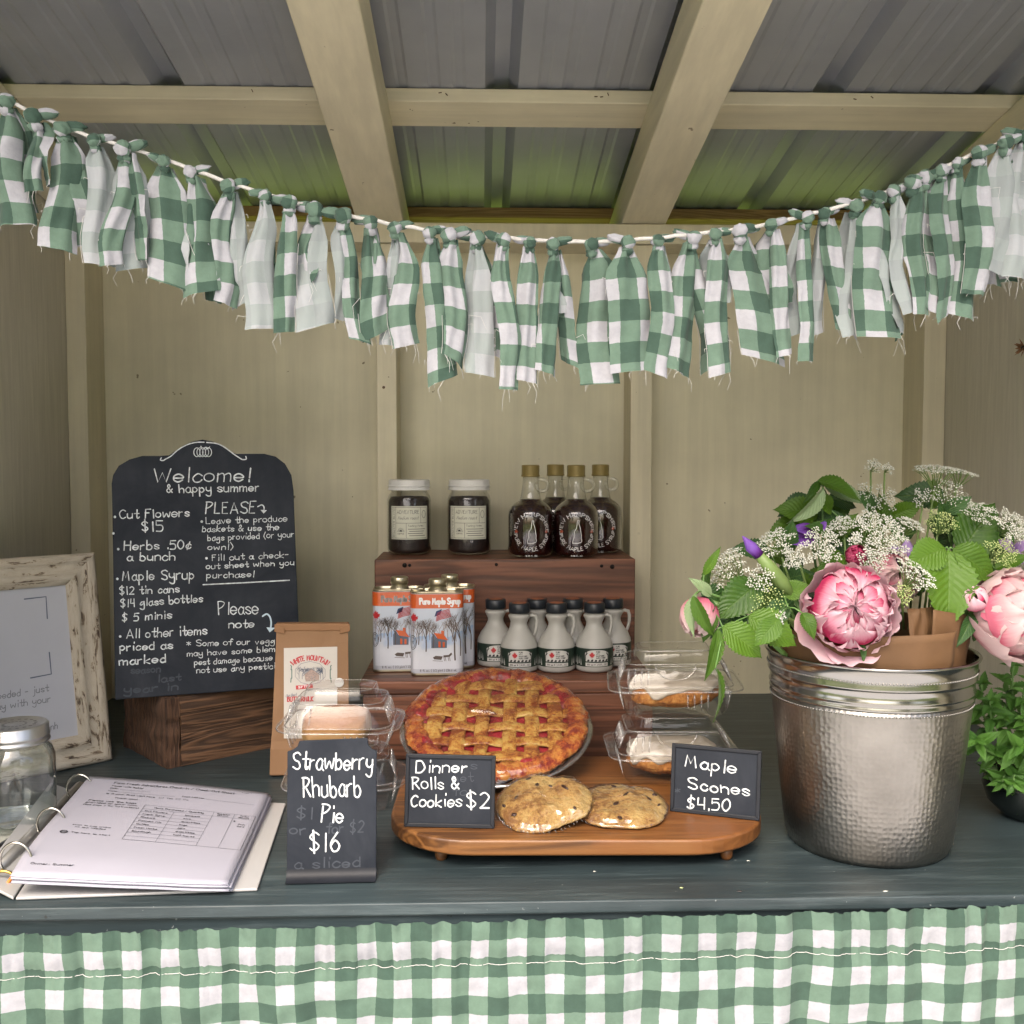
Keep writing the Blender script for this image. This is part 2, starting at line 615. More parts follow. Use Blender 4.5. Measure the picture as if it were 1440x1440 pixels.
def leafmat(name, c, c2, vein=(0.18, 0.28, 0.06), rough=0.5, tl=0.25, back=None):
    m, nt, b = newmat(name)
    b.inputs['Roughness'].default_value = rough
    tc = nd(nt, 'ShaderNodeTexCoord')
    n1 = nz(nt, tc.outputs['UV'], 3, 3, 0.6)
    inf = nd(nt, 'ShaderNodeObjectInfo')
    f = math_n(nt, 'ADD', math_n(nt, 'MULTIPLY', n1, 0.6), math_n(nt, 'MULTIPLY', inf.outputs['Random'], 0.7), True)
    col = ramp(nt, f, [(0.15, c), (0.85, c2)])
    sp = nd(nt, 'ShaderNodeSeparateXYZ')
    nt.links.new(tc.outputs['UV'], sp.inputs[0])
    # herring-bone veins: v - |u| repeated
    au = math_n(nt, 'ABSOLUTE', math_n(nt, 'SUBTRACT', sp.outputs[0], 0.5))
    t = math_n(nt, 'SUBTRACT', sp.outputs[1], math_n(nt, 'MULTIPLY', au, 0.55))
    fr = math_n(nt, 'FRACT', math_n(nt, 'MULTIPLY', t, 11.0))
    pk = math_n(nt, 'ABSOLUTE', math_n(nt, 'SUBTRACT', fr, 0.5))
    v1 = ramp(nt, pk, [(0.0, 1.0), (0.12, 0.0)])
    v2 = ramp(nt, au, [(0.0, 1.0), (0.035, 0.0)])
    vv = math_n(nt, 'MAXIMUM', math_n(nt, 'MULTIPLY', v1, 0.45), v2)
    col = mixc(nt, math_n(nt, 'MULTIPLY', vv, 0.35), col, vein)
    geo = nd(nt, 'ShaderNodeNewGeometry')
    bk = back or tuple(x * 0.55 + 0.12 for x in c2)
    col = mixc(nt, math_n(nt, 'MULTIPLY', geo.outputs['Backfacing'], 0.6), col, bk)
    nt.links.new(col, b.inputs['Base Color'])
    bump(nt, b, math_n(nt, 'SUBTRACT', ramp(nt, pk, [(0.0, 0.0), (0.5, 1.0)]), v2), 0.4, 0.0012)
    out = nt.nodes['Material Output']
    tr = nd(nt, 'ShaderNodeBsdfTranslucent')
    nt.links.new(col, tr.inputs[0])
    mx = nd(nt, 'ShaderNodeMixShader'); mx.inputs[0].default_value = tl
    nt.links.new(b.outputs[0], mx.inputs[1]); nt.links.new(tr.outputs[0], mx.inputs[2])
    nt.links.new(mx.outputs[0], out.inputs[0])
    return m


CREAM = (0.40, 0.355, 0.235)
M = {}
M['wall'] = painted('cream_painted_plywood', (0.60, 0.56, 0.40), 'z', grain=0.075, bs=0.3)
M['stud'] = painted('cream_painted_stud', (0.60, 0.55, 0.395), 'z')
M['rafter'] = painted('cream_painted_rafter', (0.64, 0.59, 0.43), 'y', bs=0.15, dirt=0.05)
M['purlin'] = painted('cream_painted_purlin', (0.63, 0.58, 0.42), 'x', bs=0.4)
M['counter'] = painted('dark_green_painted_counter', (0.028, 0.043, 0.048), 'x', rough=0.42, bs=0.8, dirt=0.25, scuff=(0.062, 0.085, 0.090))
M['rawwood'] = wood('raw_pine_edge', (0.22, 0.12, 0.05), (0.42, 0.26, 0.12), 'x', 1.2)
M['riser'] = wood('red_brown_stained_pine', (0.042, 0.015, 0.008), (0.205, 0.080, 0.042), 'x', 0.55, 0.5, True, 0.25, 0.42)
M['block_front'] = wood('weathered_brown_beam', (0.014, 0.007, 0.004), (0.155, 0.080, 0.040), 'x', 1.3, 0.75, True, 0.9, 0.5)
M['block_side'] = wood('rough_dark_beam_end', (0.012, 0.006, 0.004), (0.12, 0.06, 0.032), 'z', 1.6, 0.85, True, 1.0, 0.35)
M['board'] = wood('honey_stained_serving_board', (0.040, 0.014, 0.004), (0.195, 0.085, 0.025), 'x', 0.8, 0.42, True, 0.2, 0.45, stain=(0.17, 0.062, 0.016))
M['slate'] = None
# ================================================================== setting
LW, RW, BW = -0.678, 0.783, 1.795     # inner faces of the side walls and the back wall
M['grass'] = plain('lawn_grass', (0.120, 0.165, 0.012), 0.9, var=0.3, vs=1.2, bs=0.6, bscale=40)
b = MB()
b.grid(lambda u, v: ((u - .5) * 300, (v - .5) * 300, 0.12 * noise.noise(Vector((u * 18, v * 18, 0))) - 0.06), 60, 60)
tag(b.build('lawn', M['grass'], smooth=True), kind='structure')
M['bounce_gravel'] = plain('pale_bounce_gravel', (0.58, 0.56, 0.53), 0.9, var=0.25, vs=60, bs=0.8, bscale=90)  # unseen pale ground, added to bounce light up into the stand
b = MB()
b.grid(lambda u, v: (-3.6 + 7.2 * u + .25 * math.sin(v * 9), -7 + 7.75 * v, 0.055 + .02 * noise.noise(Vector((u * 20, v * 20, 3)))), 40, 40)
tag(b.build('gravel_bounce_sheet', M['bounce_gravel'], smooth=True), kind='structure')

M['bark'] = plain('grey_bark', (0.10, 0.075, 0.05), 0.9, var=0.3, vs=8, bs=0.8, bscale=14)
M['crown'] = leafmat('tree_foliage', (0.028, 0.062, 0.012), (0.09, 0.15, 0.03))


def tree(x, y, h, r, label, seed):
    rr = random.Random(seed)
    t = thing('shade_tree', label, 'tree', (x, y, -0.1), group='trees around the lawn')
    b = MB()
    pts = [(0.1 * math.sin(k), 0.08 * math.cos(2 * k), h * 0.8 * k / 6) for k in range(7)]
    b.tube(pts, [0.20 * (1 - k / 8) for k in range(7)], 8)
    for k in range(7):
        a = rr.uniform(0, 6.28)
        z = h * rr.uniform(0.3, 0.6)
        b.tube([(0, 0, z), (math.cos(a) * r * .4, math.sin(a) * r * .4, z + h * .12), (math.cos(a) * r * .75, math.sin(a) * r * .75, z + h * .2)], [0.08, 0.05, 0.02], 6)
    b.build('trunk', M['bark'], t, True)
    b = MB()
    cl = [(Vector((rr.gauss(0, r * .42), rr.gauss(0, r * .42), h * rr.uniform(0.38, 0.98))), rr.uniform(.5, 1.0) * r * .42) for _ in range(34)]
    for c, cr in cl:
        for _ in range(110):
            d = Vector((rr.gauss(0, 1), rr.gauss(0, 1), rr.gauss(0, 1))).normalized() * cr * rr.uniform(.6, 1.05)
            p = c + d
            q = Euler((rr.uniform(0, 6), rr.uniform(0, 6), rr.uniform(0, 6))).to_matrix()
            s = rr.uniform(.10, .22)
            b.add([p + q @ Vector(w) * s for w in ((-.5, -1, 0), (.5, -1, .1), (.7, .3, 0), (0, 1.2, .15), (-.7, .3, 0))], [(0, 1, 2, 3, 4)])
    b.build('crown', M['crown'], t)


tree(-7.5, -9.0, 6.5, 2.6, 'broad leafy tree on the lawn in front of the stand, to the left', 3)
tree(4.5, -11.0, 7.5, 3.0, 'tall leafy tree on the lawn in front of the stand, to the right', 4)
tree(9.5, -6.0, 5.5, 2.3, 'smaller leafy tree at the far right of the front lawn', 5)
tree(3.5, 13.0, 7.0, 2.8, 'leafy tree on the lawn behind the stand', 6)

# ================================================================== the stand itself
SL = 0.151                                  # slope of the roof


def zr(y, h): return CAM.z + h + SL * (1.71 - y)


stand = thing('farm_stand', 'cream painted wooden roadside farm stand with a grey metal roof', 'farm stand', (0, 1.4, 0))
so = Matrix.Translation((0, -1.4, 0))


def part(b, name, mat, bevel=0.0, smooth=False):
    return b.build(name, mat, stand, smooth, bevel, so)


FY = 0.90                                   # front edge of the side walls
b = MB(); b.box(LW - .012, RW + .012, BW, BW + .012, 0.35, CAM.z + 0.352); part(b, 'back_wall', M['wall'])
M['sidewall'] = wood('grey_olive_rough_plywood', (0.42, 0.395, 0.32), (0.57, 0.54, 0.44), 'z', 1.0, 0.8, False, 0.5, 0.12)
for x0, x1 in ((LW - .012, LW), (RW, RW + .012)):
    b = MB()
    zt = lambda y: zr(y, 0.44)
    v = [(x, y, z) for x in (x0, x1) for (y, z) in ((FY, 0.35), (BW - .001, 0.35), (BW - .001, zt(BW)), (FY, zt(FY)))]
    b.add(v, [(3, 2, 1, 0), (4, 5, 6, 7), (0, 1, 5, 4), (1, 2, 6, 5), (2, 3, 7, 6), (3, 0, 4, 7)])
    part(b, 'side_wall', M['sidewall'])
for x0, x1 in ((LW + .0005, LW + .0325), (-0.172, -0.139), (0.2505, 0.2865), (RW - .038, RW - .0005)):
    b = MB(); b.box(x0, x1, 1.712, BW - .0006, 0.35, CAM.z + 0.3475); part(b, 'wall_stud', M['stud'], .0015)
b = MB(); b.box(LW + .002, RW - .002, 1.708, BW + .010, CAM.z + 0.3485, CAM.z + 0.381); part(b, 'top_plate', M['stud'], .0015)
for x0, x1 in ((LW + .0006, LW + .038), (RW - .038, RW - .0006)):
    b = MB(); b.box(x0, x1, FY + .002, 1.7065, 1.85, 1.888); part(b, 'side_rail', M['stud'], .0015)
# front corner posts
for x0, x1 in ((LW - .012, LW + .06), (RW - .06, RW + .012)):
    b = MB(); b.box(x0, x1, FY - .078, FY - .002, 0.0, zr(FY, 0.375)); part(b, 'corner_post', M['stud'], .002)
# rafters, along y
for x0, x1 in ((-0.203, -0.1265), (0.2335, 0.3075), (LW + .004, LW + .045), (RW - .040, RW + .028)):
    b = MB()
    ya, yb = 0.52, 1.93
    v = [(x, y, zr(y, h)) for x in (x0, x1) for y, h in ((ya, .3825), (yb, .3825), (yb, .447), (ya, .447))]
    b.add(v, [(3, 2, 1, 0), (4, 5, 6, 7), (0, 1, 5, 4), (1, 2, 6, 5), (2, 3, 7, 6), (3, 0, 4, 7)])
    part(b, 'rafter', M['rafter'], .0025)


def slope_board(y0, y1, h0, h1, x0, x1, name, mat):
    b = MB()
    v = [(x, y, zr(y, h)) for x in (x0, x1) for y, h in ((y0, h0), (y1, h0), (y1, h1), (y0, h1))]
    b.add(v, [(3, 2, 1, 0), (4, 5, 6, 7), (0, 1, 5, 4), (1, 2, 6, 5), (2, 3, 7, 6), (3, 0, 4, 7)])
    part(b, name, mat, .0015)


slope_board(1.447, 1.520, .4475, .466, LW - .03, RW + .06, 'purlin', M['purlin'])
slope_board(0.955, 1.030, .4475, .466, LW - .03, RW + .06, 'purlin', M['purlin'])
slope_board(1.862, 1.925, .4475, .466, LW - .03, RW + .06, 'eave_board', M['rawwood'])
slope_board(0.55, 0.62, .4475, .466, LW - .03, RW + .06, 'eave_board', M['rawwood'])

M['nail'] = plain('rusty_nail_head', (0.10, 0.06, 0.035), 0.5, metal=0.6, var=0.3)
rn = random.Random(4)
for x in (-0.155, 0.269):
    for z in (1.62, 1.44, 1.20, 1.02):
        b = MB(); b.lathe([(0, -.0004), (.0022, -.0003), (.0025, .0002)], 10)
        o_ = b.build('nail_head', M['nail' if rn.random() < .4 else 'stud'], stand, False, 0, so @ Matrix.Translation((x + rn.uniform(-.006, .006), 1.7116, z + rn.uniform(-.02, .02))) @ Matrix.Rotation(R(90), 4, 'X'))
for px in (619, 628, 838, 846, 855, 1202, 1226, 355):
    p = on_y(px, 149 + (px - 700) * .008, 1.4468)
    b = MB(); b.box(-.0022, .0022, -.0003, .0006, -.0006, .0006)
    b.build('staple', M['nail'], stand, False, 0, so @ Matrix.Translation((p.x, 1.4466, zr(1.447, .4565) + rn.uniform(-.004, .004))) @ Matrix.Rotation(rn.uniform(-.3, 1.4), 4, 'Y'))

# ribbed metal sheets
m, nt, bs_ = newmat('grey_painted_steel')
bs_.inputs['Metallic'].default_value = 0.3
v = coords(nt, 'Object')
nt.links.new(ramp(nt, nz(nt, v, 5, 5, 0.6), [(0.3, (0.275, 0.295, 0.335)), (0.7, (0.35, 0.37, 0.41))]), bs_.inputs['Base Color'])
nt.links.new(ramp(nt, nz(nt, coords(nt, 'Object', (30, 2, 30)), 1.0, 4), [(0.3, 0.28), (0.8, 0.42)]), bs_.inputs['Roughness'])
M['steel'] = m


def roof_sheet(xa, xb, xrib, lift=0.0):
    prof = []

    def h_at(x):
        d = (x - xrib + 0.1143) % 0.2286 - 0.1143
        a = abs(d)
        if a < .010: return .019
        if a < .023: return .019 * (.023 - a) / .013
        for c in (.058, .092):
            if abs(a - c) < .009: return .0016 * max(0.0, min(1, (.009 - abs(a - c)) / .004))
        return 0
    xs = set([xa, xb])
    n0 = int((xa - xrib) / .2286) - 2
    for k in range(n0, n0 + 12):
        c = xrib + k * .2286
        for o in (.010, .023, .0491, .0531, .0629, .0669, .0831, .0871, .0969, .1009):
            for sg in (-1, 1):
                if xa < c + sg * o < xb: xs.add(c + sg * o)
    xs = sorted(xs)
    ys = [0.47 + (1.985 - 0.47) * k / 10 for k in range(11)]
    b = MB()
    vs = [(x, y, zr(y, .4668 + lift) + h_at(x) + th) for th in (0, .0012) for y in ys for x in xs]
    n = len(xs); q = len(ys)
    fs = []
    for k, fl in ((0, 0), (n * q, 1)):
        for j in range(q - 1):
            for i in range(n - 1):
                f = (k + j * n + i, k + (j + 1) * n + i, k + (j + 1) * n + i + 1, k + j * n + i + 1)
                fs.append(f if not fl else tuple(reversed(f)))
    b.add(vs, fs)
    return part(b, 'roof_sheet', M['steel'])


roof_sheet(LW - .14, 0.031, 0.030)
roof_sheet(0.016, RW + .14, 0.030, .0022)
b = MB()


# ================================================================== counter
counter = thing('display_counter', 'dark green painted wooden counter running the width of the stand', 'counter', (0, 1.37, CT))
cm = Matrix.Translation((0, -1.37, -CT))
b = MB(); b.box(LW + .0015, RW - .0015, 0.953, 1.7105, CT - .0125, CT)
b.build('counter_top', M['counter'], counter, False, .0015, cm)
b = MB(); b.box(LW + .0015, RW - .0015, 1.7112, BW - .001, CT - .0125, CT - .0005)
b.build('back_board', M['counter'], counter, False, .0, cm)
b = MB(); b.box(LW + .0015, RW - .0015, 0.960, 0.985, CT - .060, CT - .0135)
b.build('front_rail', M['counter'], counter, False, .002, cm)
for x0 in (LW + .0016, RW - .0396):
    b = MB(); b.box(x0, x0 + .038, 0.99, 1.70, CT - .052, CT - .0132)
    b.build('counter_bearer', M['counter'], counter, False, .002, cm)

# ================================================================== gingham skirt
M['gingham'] = gingham('green_white_gingham')
M['thread'] = plain('white_cotton_thread', (0.46, 0.46, 0.45), 0.8, var=0.05)
curtain = thing('gathered_skirt', 'green and white gingham skirt gathered along the front of the counter', 'skirt', (0, 0.95, CT - .02))
X0, X1 = LW - 0.02, RW + 0.02
CH = 0.34


def ztop(x): return 0.8785 + 0.0135 * (x + .39) / .9


def cur(u, v):
    x = X0 + (X1 - X0) * u
    d = v * CH                                # below the top edge
    g = noise.noise(Vector((x * 95, 3.1, d * 5))) * 1.0 + noise.noise(Vector((x * 230, 4.1, d * 12))) * .6
    g2 = noise.noise(Vector((x * 34, 9.1, d * 6)))
    g3 = noise.noise(Vector((x * 13, 1.7, d * 3)))
    top = math.exp(-d / .020)
    sti = math.exp(-((d - .040) / .010) ** 2)
    y = 0.947 + g * .0042 * (top + sti * .9 + .25) + g2 * (.0045 + .006 * min(1, d / .15)) + g3 * .006 * min(1, d / .12) - .003 * top * 0 + sti * .003
    crease = noise.noise(Vector((x * 50, d * 50, 2.0))) * .0028 * (1 - sti)
    z = ztop(x) - d + (g * .0007 + .0011 * noise.noise(Vector((x * 160, 0, 0)))) * top + .0020 * noise.noise(Vector((x * 9, d * 7, 5)))
    return (x + .0022 * noise.noise(Vector((x * 22, d * 9, 8))), y + crease - .002, z)


b = MB()
b.grid(cur, 560, 74, 0, lambda u, v: ((X1 - X0) * u + .0035 * noise.noise(Vector((u * 40, v * 4, 0))), 15 * .0362 + .0354 - v * CH), True)
cb = b.build('skirt_cloth', M['gingham'], curtain, True, 0, Matrix.Translation((0, -0.95, -CT + .02)))
b = MB()
for i in range(0, 330):
    u0 = i / 330; u1 = u0 + .0031
    p0 = Vector(cur(u0, .0425 / CH)); p1 = Vector(cur(u1, .0425 / CH))
    e = Vector((0, -.0014, 0))
    b.tube([p0 + e * .2, (p0 + p1) / 2 + e * .5, p1 + e * .2], .00034, 4)
b.build('stitch_line', M['thread'], curtain, False, 0, Matrix.Translation((0, -0.95, -CT + .02)))

# ================================================================== rag garland
GY = 0.90
garland = thing('rag_garland', 'rag garland of knotted green and white gingham strips strung under the roof', 'garland', tuple(on_y(700, 336, GY)))
gi = Matrix.Translation(-Vector(garland.location))
rope_px = [(-420, -90), (-250, 10), (-40, 118), (0, 136), (60, 165), (120, 190), (185, 209), (250, 231), (325, 258), (400, 281), (480, 301), (560, 317), (620, 326), (700, 334), (780, 340), (860, 340), (930, 334), (1000, 327), (1060, 319), (1110, 308), (1160, 296), (1200, 286), (1250, 269), (1290, 251), (1340, 230), (1380, 211), (1440, 188), (1490, 170), (1640, 108), (1850, -10)]


def rope_y(px):
    for (a, ya), (c, yc) in zip(rope_px, rope_px[1:]):
        if a <= px <= c: return ya + (yc - ya) * (px - a) / (c - a)
    return 190


M['cord'] = plain('white_cotton_cord', (0.48, 0.47, 0.45), 0.85, var=0.08, vs=300, bs=0.6, bscale=900)
b = MB()
pts = []
for i in range(len(rope_px) * 6):
    px = rope_px[0][0] + 1 + (rope_px[-1][0] - rope_px[0][0] - 2) * i / (len(rope_px) * 6 - 1)
    pts.append(on_y(px, rope_y(px), GY) + Vector((0, .0006 * math.sin(i * 3), .0005 * math.sin(i * 1.7))))
b.tube(pts, .0017, 8)
b.build('cord', M['cord'], garland, True, 0, gi)

PXM = GY / FPX                             # metres per photo pixel at the garland (about)
rg = random.Random(11)


def tail(b, top, bot, wt, wb, curl, tw0, tw1, off, back, seed, skew=0.0):
    top = Vector(top); bot = Vector(bot)
    L = (bot - top).length
    r_ = random.Random(seed)
    sx, sy = r_.uniform(-.007, .007), r_.uniform(-.009, .009)
    ph = r_.uniform(0, 6)
    u0, v0 = off
    endcut = r_.uniform(-.10, .10)
    gl = r_.uniform(.16, .36)

    def f(u, v):
        s = u * 2 - 1
        vv = v * (1 + endcut * s * v * .6)
        k = min(1, (vv + .02) / gl); k = k * k * (3 - 2 * k)
        w = wt + (wb - wt) * k
        a = tw0 + (tw1 - tw0) * vv
        c = top.lerp(bot, vv)
        c = c + Vector((math.sin(vv * 4 + ph) * sx, math.cos(vv * 3.3 + ph) * sy, 0)) * math.sin(min(1, vv) * PI)
        # the strip curls into a shallow trough, tight near the knot
        bend = curl * (1.15 - .45 * vv)
        ang = s * bend
        lat = math.sin(ang) / max(bend, .05) * w / 2
        dep = (1 - math.cos(ang)) / max(bend, .05) * w / 2
        wr = .0022 * math.sin(s * 6 + vv * 5 + ph) * (1 - .5 * vv) + .0030 * noise.noise(Vector((s * 1.5 + seed, vv * 6, ph)))
        fr = .0008 * noise.noise(Vector((s * 9, vv * 60, seed))) * (1 if abs(s) > .8 else 0)
        ca, sa = math.cos(a), math.sin(a)
        x = lat * ca - (dep + wr) * sa + fr
        y = lat * sa + (dep + wr) * ca
        return c + Vector((x, y, skew * s * w))
    nv = max(14, int(L / .006))
    b.grid(f, 10, nv, 0, lambda u, v: (u0 + (u - .5) * wb, v0 - v * L), back)
    # frayed threads at the edges and the cut end
    for k in range(r_.randint(3, 7)):
        e = r_.random()
        if e < .6: p = f(r_.uniform(.02, .98), 1.0); d = Vector((r_.uniform(-.5, .5), r_.uniform(-.4, .3), -1))
        else:
            side = r_.choice((0.0, 1.0)); p = f(side, r_.uniform(.2, .98)); d = Vector(((side * 2 - 1) * r_.uniform(.2, 1), -.3, r_.uniform(-1.2, .2)))
        n = r_.choice((.003, .004, .005, .007, .010, .018)) * r_.uniform(.7, 1.3)
        q = p + d.normalized() * n * .5 + Vector((r_.uniform(-.002, .002), 0, .001))
        q2 = q + Vector((r_.uniform(-.5, .5), r_.uniform(-.2, .2), -1)).normalized() * n * .5
        b.tube([p, q, q2], [.00026, .00022, .00014], 3, 1, False)
    for side in (0.0, 1.0):                    # loose edge thread
        if r_.random() < .28:
            va = r_.uniform(.3, .8)
            b.tube([f(side, va + (1 - va) * t / 5) + Vector(((side * 2 - 1) * .0008, -.0006, 0)) for t in range(6)], .00028, 3, 1, False)


def knot(b, c, seed, s=1.0):
    r_ = random.Random(seed)
    ph = r_.uniform(0, 6)
    sd = r_.choice((-1, 1))
    c = Vector(c)

    def lump(ctr, rx, ry, rz, tilt, k, uo):
        q = Euler((0, tilt, r_.uniform(-.3, .3))).to_matrix()

        def f(u, v):
            a = u * 2 * PI; e = (v - .5) * PI
            d = Vector((math.cos(e) * math.cos(a), math.cos(e) * math.sin(a), math.sin(e)))
            fold = .10 * math.sin(5 * a + 6 * d.z + ph + k) * math.cos(e) + .22 * noise.noise(d * 1.7 + Vector((seed * 3.1, k, 0)))
            return ctr + q @ Vector((d.x * rx * (1 + fold), d.y * ry * (1 + fold), d.z * rz * (1 + fold * .6)))
        b.grid(f, 20, 14, 0, lambda u, v: (u * .042 + uo, v * .028 + uo * 1.7))
    # cloth wrapped round the cord, the knot proper below it, a pinched throat
    lump(c + Vector((-sd * .006 * s, .0005, .0022)), .0115 * s, .0048 * s, .0046 * s, sd * r_.uniform(-.1, .45), 1, seed * .013)
    lump(c + Vector((sd * .0022 * s, -.0040, -.0010)), .0072 * s, .0058 * s, .0068 * s, sd * r_.uniform(-.5, .5), 2, seed * .019 + .01)
    lump(c + Vector((sd * .0015, -.001, -.0085 * s)), .0058 * s, .0052 * s, .0050 * s, 0, 3, seed * .023 + .02)


# knot x; tails: bottom x, bottom y, width in photo pixels, twist at the end, side shown (0 print, 1 pale back)
STRIPS = [
    (8, [(20, 315, 54, .1, 0), (48, 300, 22, 1.0, 0)]), (55, [(50, 268, 24, .5, 0), (66, 262, 22, -.9, 0)]),
    (93, [(80, 350, 46, .3, 0), (122, 345, 52, -.2, 0)]), (138, [(142, 372, 34, .5, 1), (124, 300, 26, .9, 0)]),
    (180, [(164, 372, 26, .8, 0), (190, 378, 42, .2, 1), (200, 366, 18, -.9, 0)]),
    (230, [(237, 400, 52, .15, 0), (256, 380, 26, -1.0, 1)]), (272, [(280, 412, 54, -.1, 0), (304, 425, 22, .9, 0)]),
    (325, [(318, 428, 24, .7, 0), (336, 430, 34, .1, 1)]), (372, [(372, 462, 42, .5, 1), (374, 440, 26, -.7, 0)]),
    (405, [(402, 467, 26, .6, 0)]), (440, [(444, 460, 46, .2, 1), (418, 455, 28, .9, 1), (430, 400, 20, -1.1, 0)]),
    (480, [(508, 480, 30, .2, 0), (484, 452, 18, 1.0, 1)]), (518, [(530, 472, 34, .4, 0), (542, 462, 16, -1.1, 0)]),
    (558, [(574, 486, 34, .3, 0), (552, 486, 28, .2, 1)]), (607, [(624, 535, 46, .1, 0), (640, 500, 20, .9, 0)]),
    (635, [(640, 508, 26, .7, 0)]), (668, [(676, 527, 36, .2, 1), (686, 500, 18, -1.0, 0)]),
    (705, [(716, 548, 24, .5, 0), (694, 500, 24, -.6, 0)]), (742, [(744, 537, 26, .5, 0), (734, 500, 22, .3, 1)]),
    (780, [(772, 525, 30, .6, 0), (800, 512, 24, -.6, 0), (790, 440, 26, .3, 1)]), (835, [(846, 540, 52, .05, 0)]),
    (878, [(890, 522, 54, .1, 0), (870, 500, 24, .9, 0)]), (928, [(924, 526, 32, .2, 0), (946, 500, 26, -.8, 1)]),
    (972, [(957, 524, 38, .5, 0), (1000, 520, 44, -.1, 0)]), (1008, [(1018, 526, 32, .4, 0), (1000, 430, 34, -.5, 1)]),
    (1043, [(1077, 507, 56, .15, 0)]), (1085, [(1106, 500, 26, .4, 0), (1090, 430, 28, -.8, 0)]),
    (1130, [(1138, 508, 24, .5, 0), (1122, 470, 32, .2, 1)]), (1162, [(1192, 470, 28, .1, 0), (1150, 470, 28, .4, 1)]),
    (1200, [(1204, 470, 26, .9, 1), (1196, 410, 24, -.4, 1)]), (1230, [(1240, 474, 58, .05, 0), (1268, 470, 24, .8, 1)]),
    (1258, [(1286, 438, 28, .7, 1)]), (1283, [(1300, 442, 26, .5, 0)]), (1302, [(1314, 440, 24, .4, 0), (1290, 420, 22, -.8, 0)]),
    (1326, [(1330, 446, 24, .8, 0), (1322, 390, 28, .3, 1)]), (1348, [(1352, 445, 42, .0, 0), (1340, 420, 22, .9, 0)]),
    (1376, [(1372, 414, 36, .3, 0), (1396, 400, 30, -.3, 0)]), (1412, [(1400, 384, 50, .2, 1), (1420, 396, 22, -.8, 0)]),
    (1438, [(1432, 390, 42, .3, 1), (1450, 370, 40, -.2, 0)]),
]
for i, (kx, tails) in enumerate(STRIPS):
    c = on_y(kx, rope_y(kx) + 3, GY)
    gy = rg.uniform(-.004, .004)
    c.y += gy
    b = MB()
    for j, (bx, by, w, tw, back) in enumerate(tails):
        yy = GY + gy + (-.007, .009, .002)[j] + rg.uniform(-.004, .004)
        top = Vector((c.x + (bx - kx) * .00008, c.y + (yy - GY - gy) * .35, c.z - .004))
        bot = on_y(bx, by, yy)
        if j: tw += rg.uniform(-.5, .5)
        w *= (1.0, .92, .85)[j]
        tail(b, top, bot, .0115, w * PXM / max(.55, math.cos(tw)) * 1.16, rg.uniform(.5, 1.7), rg.uniform(-.5, .5), tw, (rg.uniform(0, 1), rg.uniform(0, 1)), not back, i * 7 + j, rg.uniform(-.06, .06))
    st = b.build('fabric_strip', [M['gingham'], M['thread']], garland, True, 0, gi @ Matrix.Translation(c))
    st.data.transform(Matrix.Translation(-c))
    b = MB()
    knot(b, (0, 0, 0), i, rg.uniform(.75, 1.05))
    b.build('knot', M['gingham'], st, True)
# ================================================================== things on the counter
M['chalkboard'] = None


def slate(name, c=(0.012, 0.0155, 0.023), smear=(0.042, 0.048, 0.060), rough=0.65):
    m, nt, b = newmat(name)
    b.inputs['Roughness'].default_value = rough
    b.inputs['Specular IOR Level'].default_value = 0.22
    v = coords(nt, 'Object')
    vs_ = coords(nt, 'Object', (18, 18, 3))
    a = nz(nt, v, 11, 5, 0.65, 0.5)
    s = nz(nt, vs_, 1.5, 4, 0.6)
    f = math_n(nt, 'MULTIPLY', ramp(nt, a, [(0.38, 0.0), (0.75, 1.0)]), ramp(nt, s, [(0.3, 0.25), (0.7, 1.0)]))
    nt.links.new(mixc(nt, f, c, smear), b.inputs['Base Color'])
    bump(nt, b, nz(nt, v, 500, 2), 0.08, 0.0005)
    return m


M['slate'] = slate('chalkboard_slate')
M['slate_edge'] = plain('black_painted_edge', (0.013, 0.015, 0.020), 0.5, var=0.2, spec=0.25)
M['chalk'] = plain('white_chalk_pen', (0.55, 0.59, 0.61), 0.8, var=0.42, vs=170)
M['chalk_ghost'] = plain('rubbed_out_chalk', (0.040, 0.048, 0.062), 0.85, var=0.15, vs=120)
M['chalk_blue'] = plain('pale_blue_chalk_pen', (0.50, 0.62, 0.70), 0.8, var=0.08, vs=200)


def panel(name, root, outline, d, mat, edge=None, y=0.0, bevel=.0008):
    """outline (x,z) in local coordinates, from y to y+d"""
    b = MB()
    a = sum(outline[i][0] * outline[(i + 1) % len(outline)][1] - outline[(i + 1) % len(outline)][0] * outline[i][1] for i in range(len(outline)))
    if a < 0: outline = list(reversed(outline))
    b.prism(outline, lambda x, z, t: (x, y + t, z), d)
    return b.build(name, mat, root, False, bevel)


# ---- the timber block
bp = on_z(235, 1082.5, CT); br = on_z(385, 1051, CT)
ang = math.atan2(br.y - bp.y, br.x - bp.x)
block = thing('timber_block', 'weathered dark brown timber beam offcut propping up the large chalkboard', 'wood block', (bp.x, bp.y, CT + .0002), (0, 0, ang))
BH = 0.0955
b = MB()


def blk(u, v):
    return (u, v)


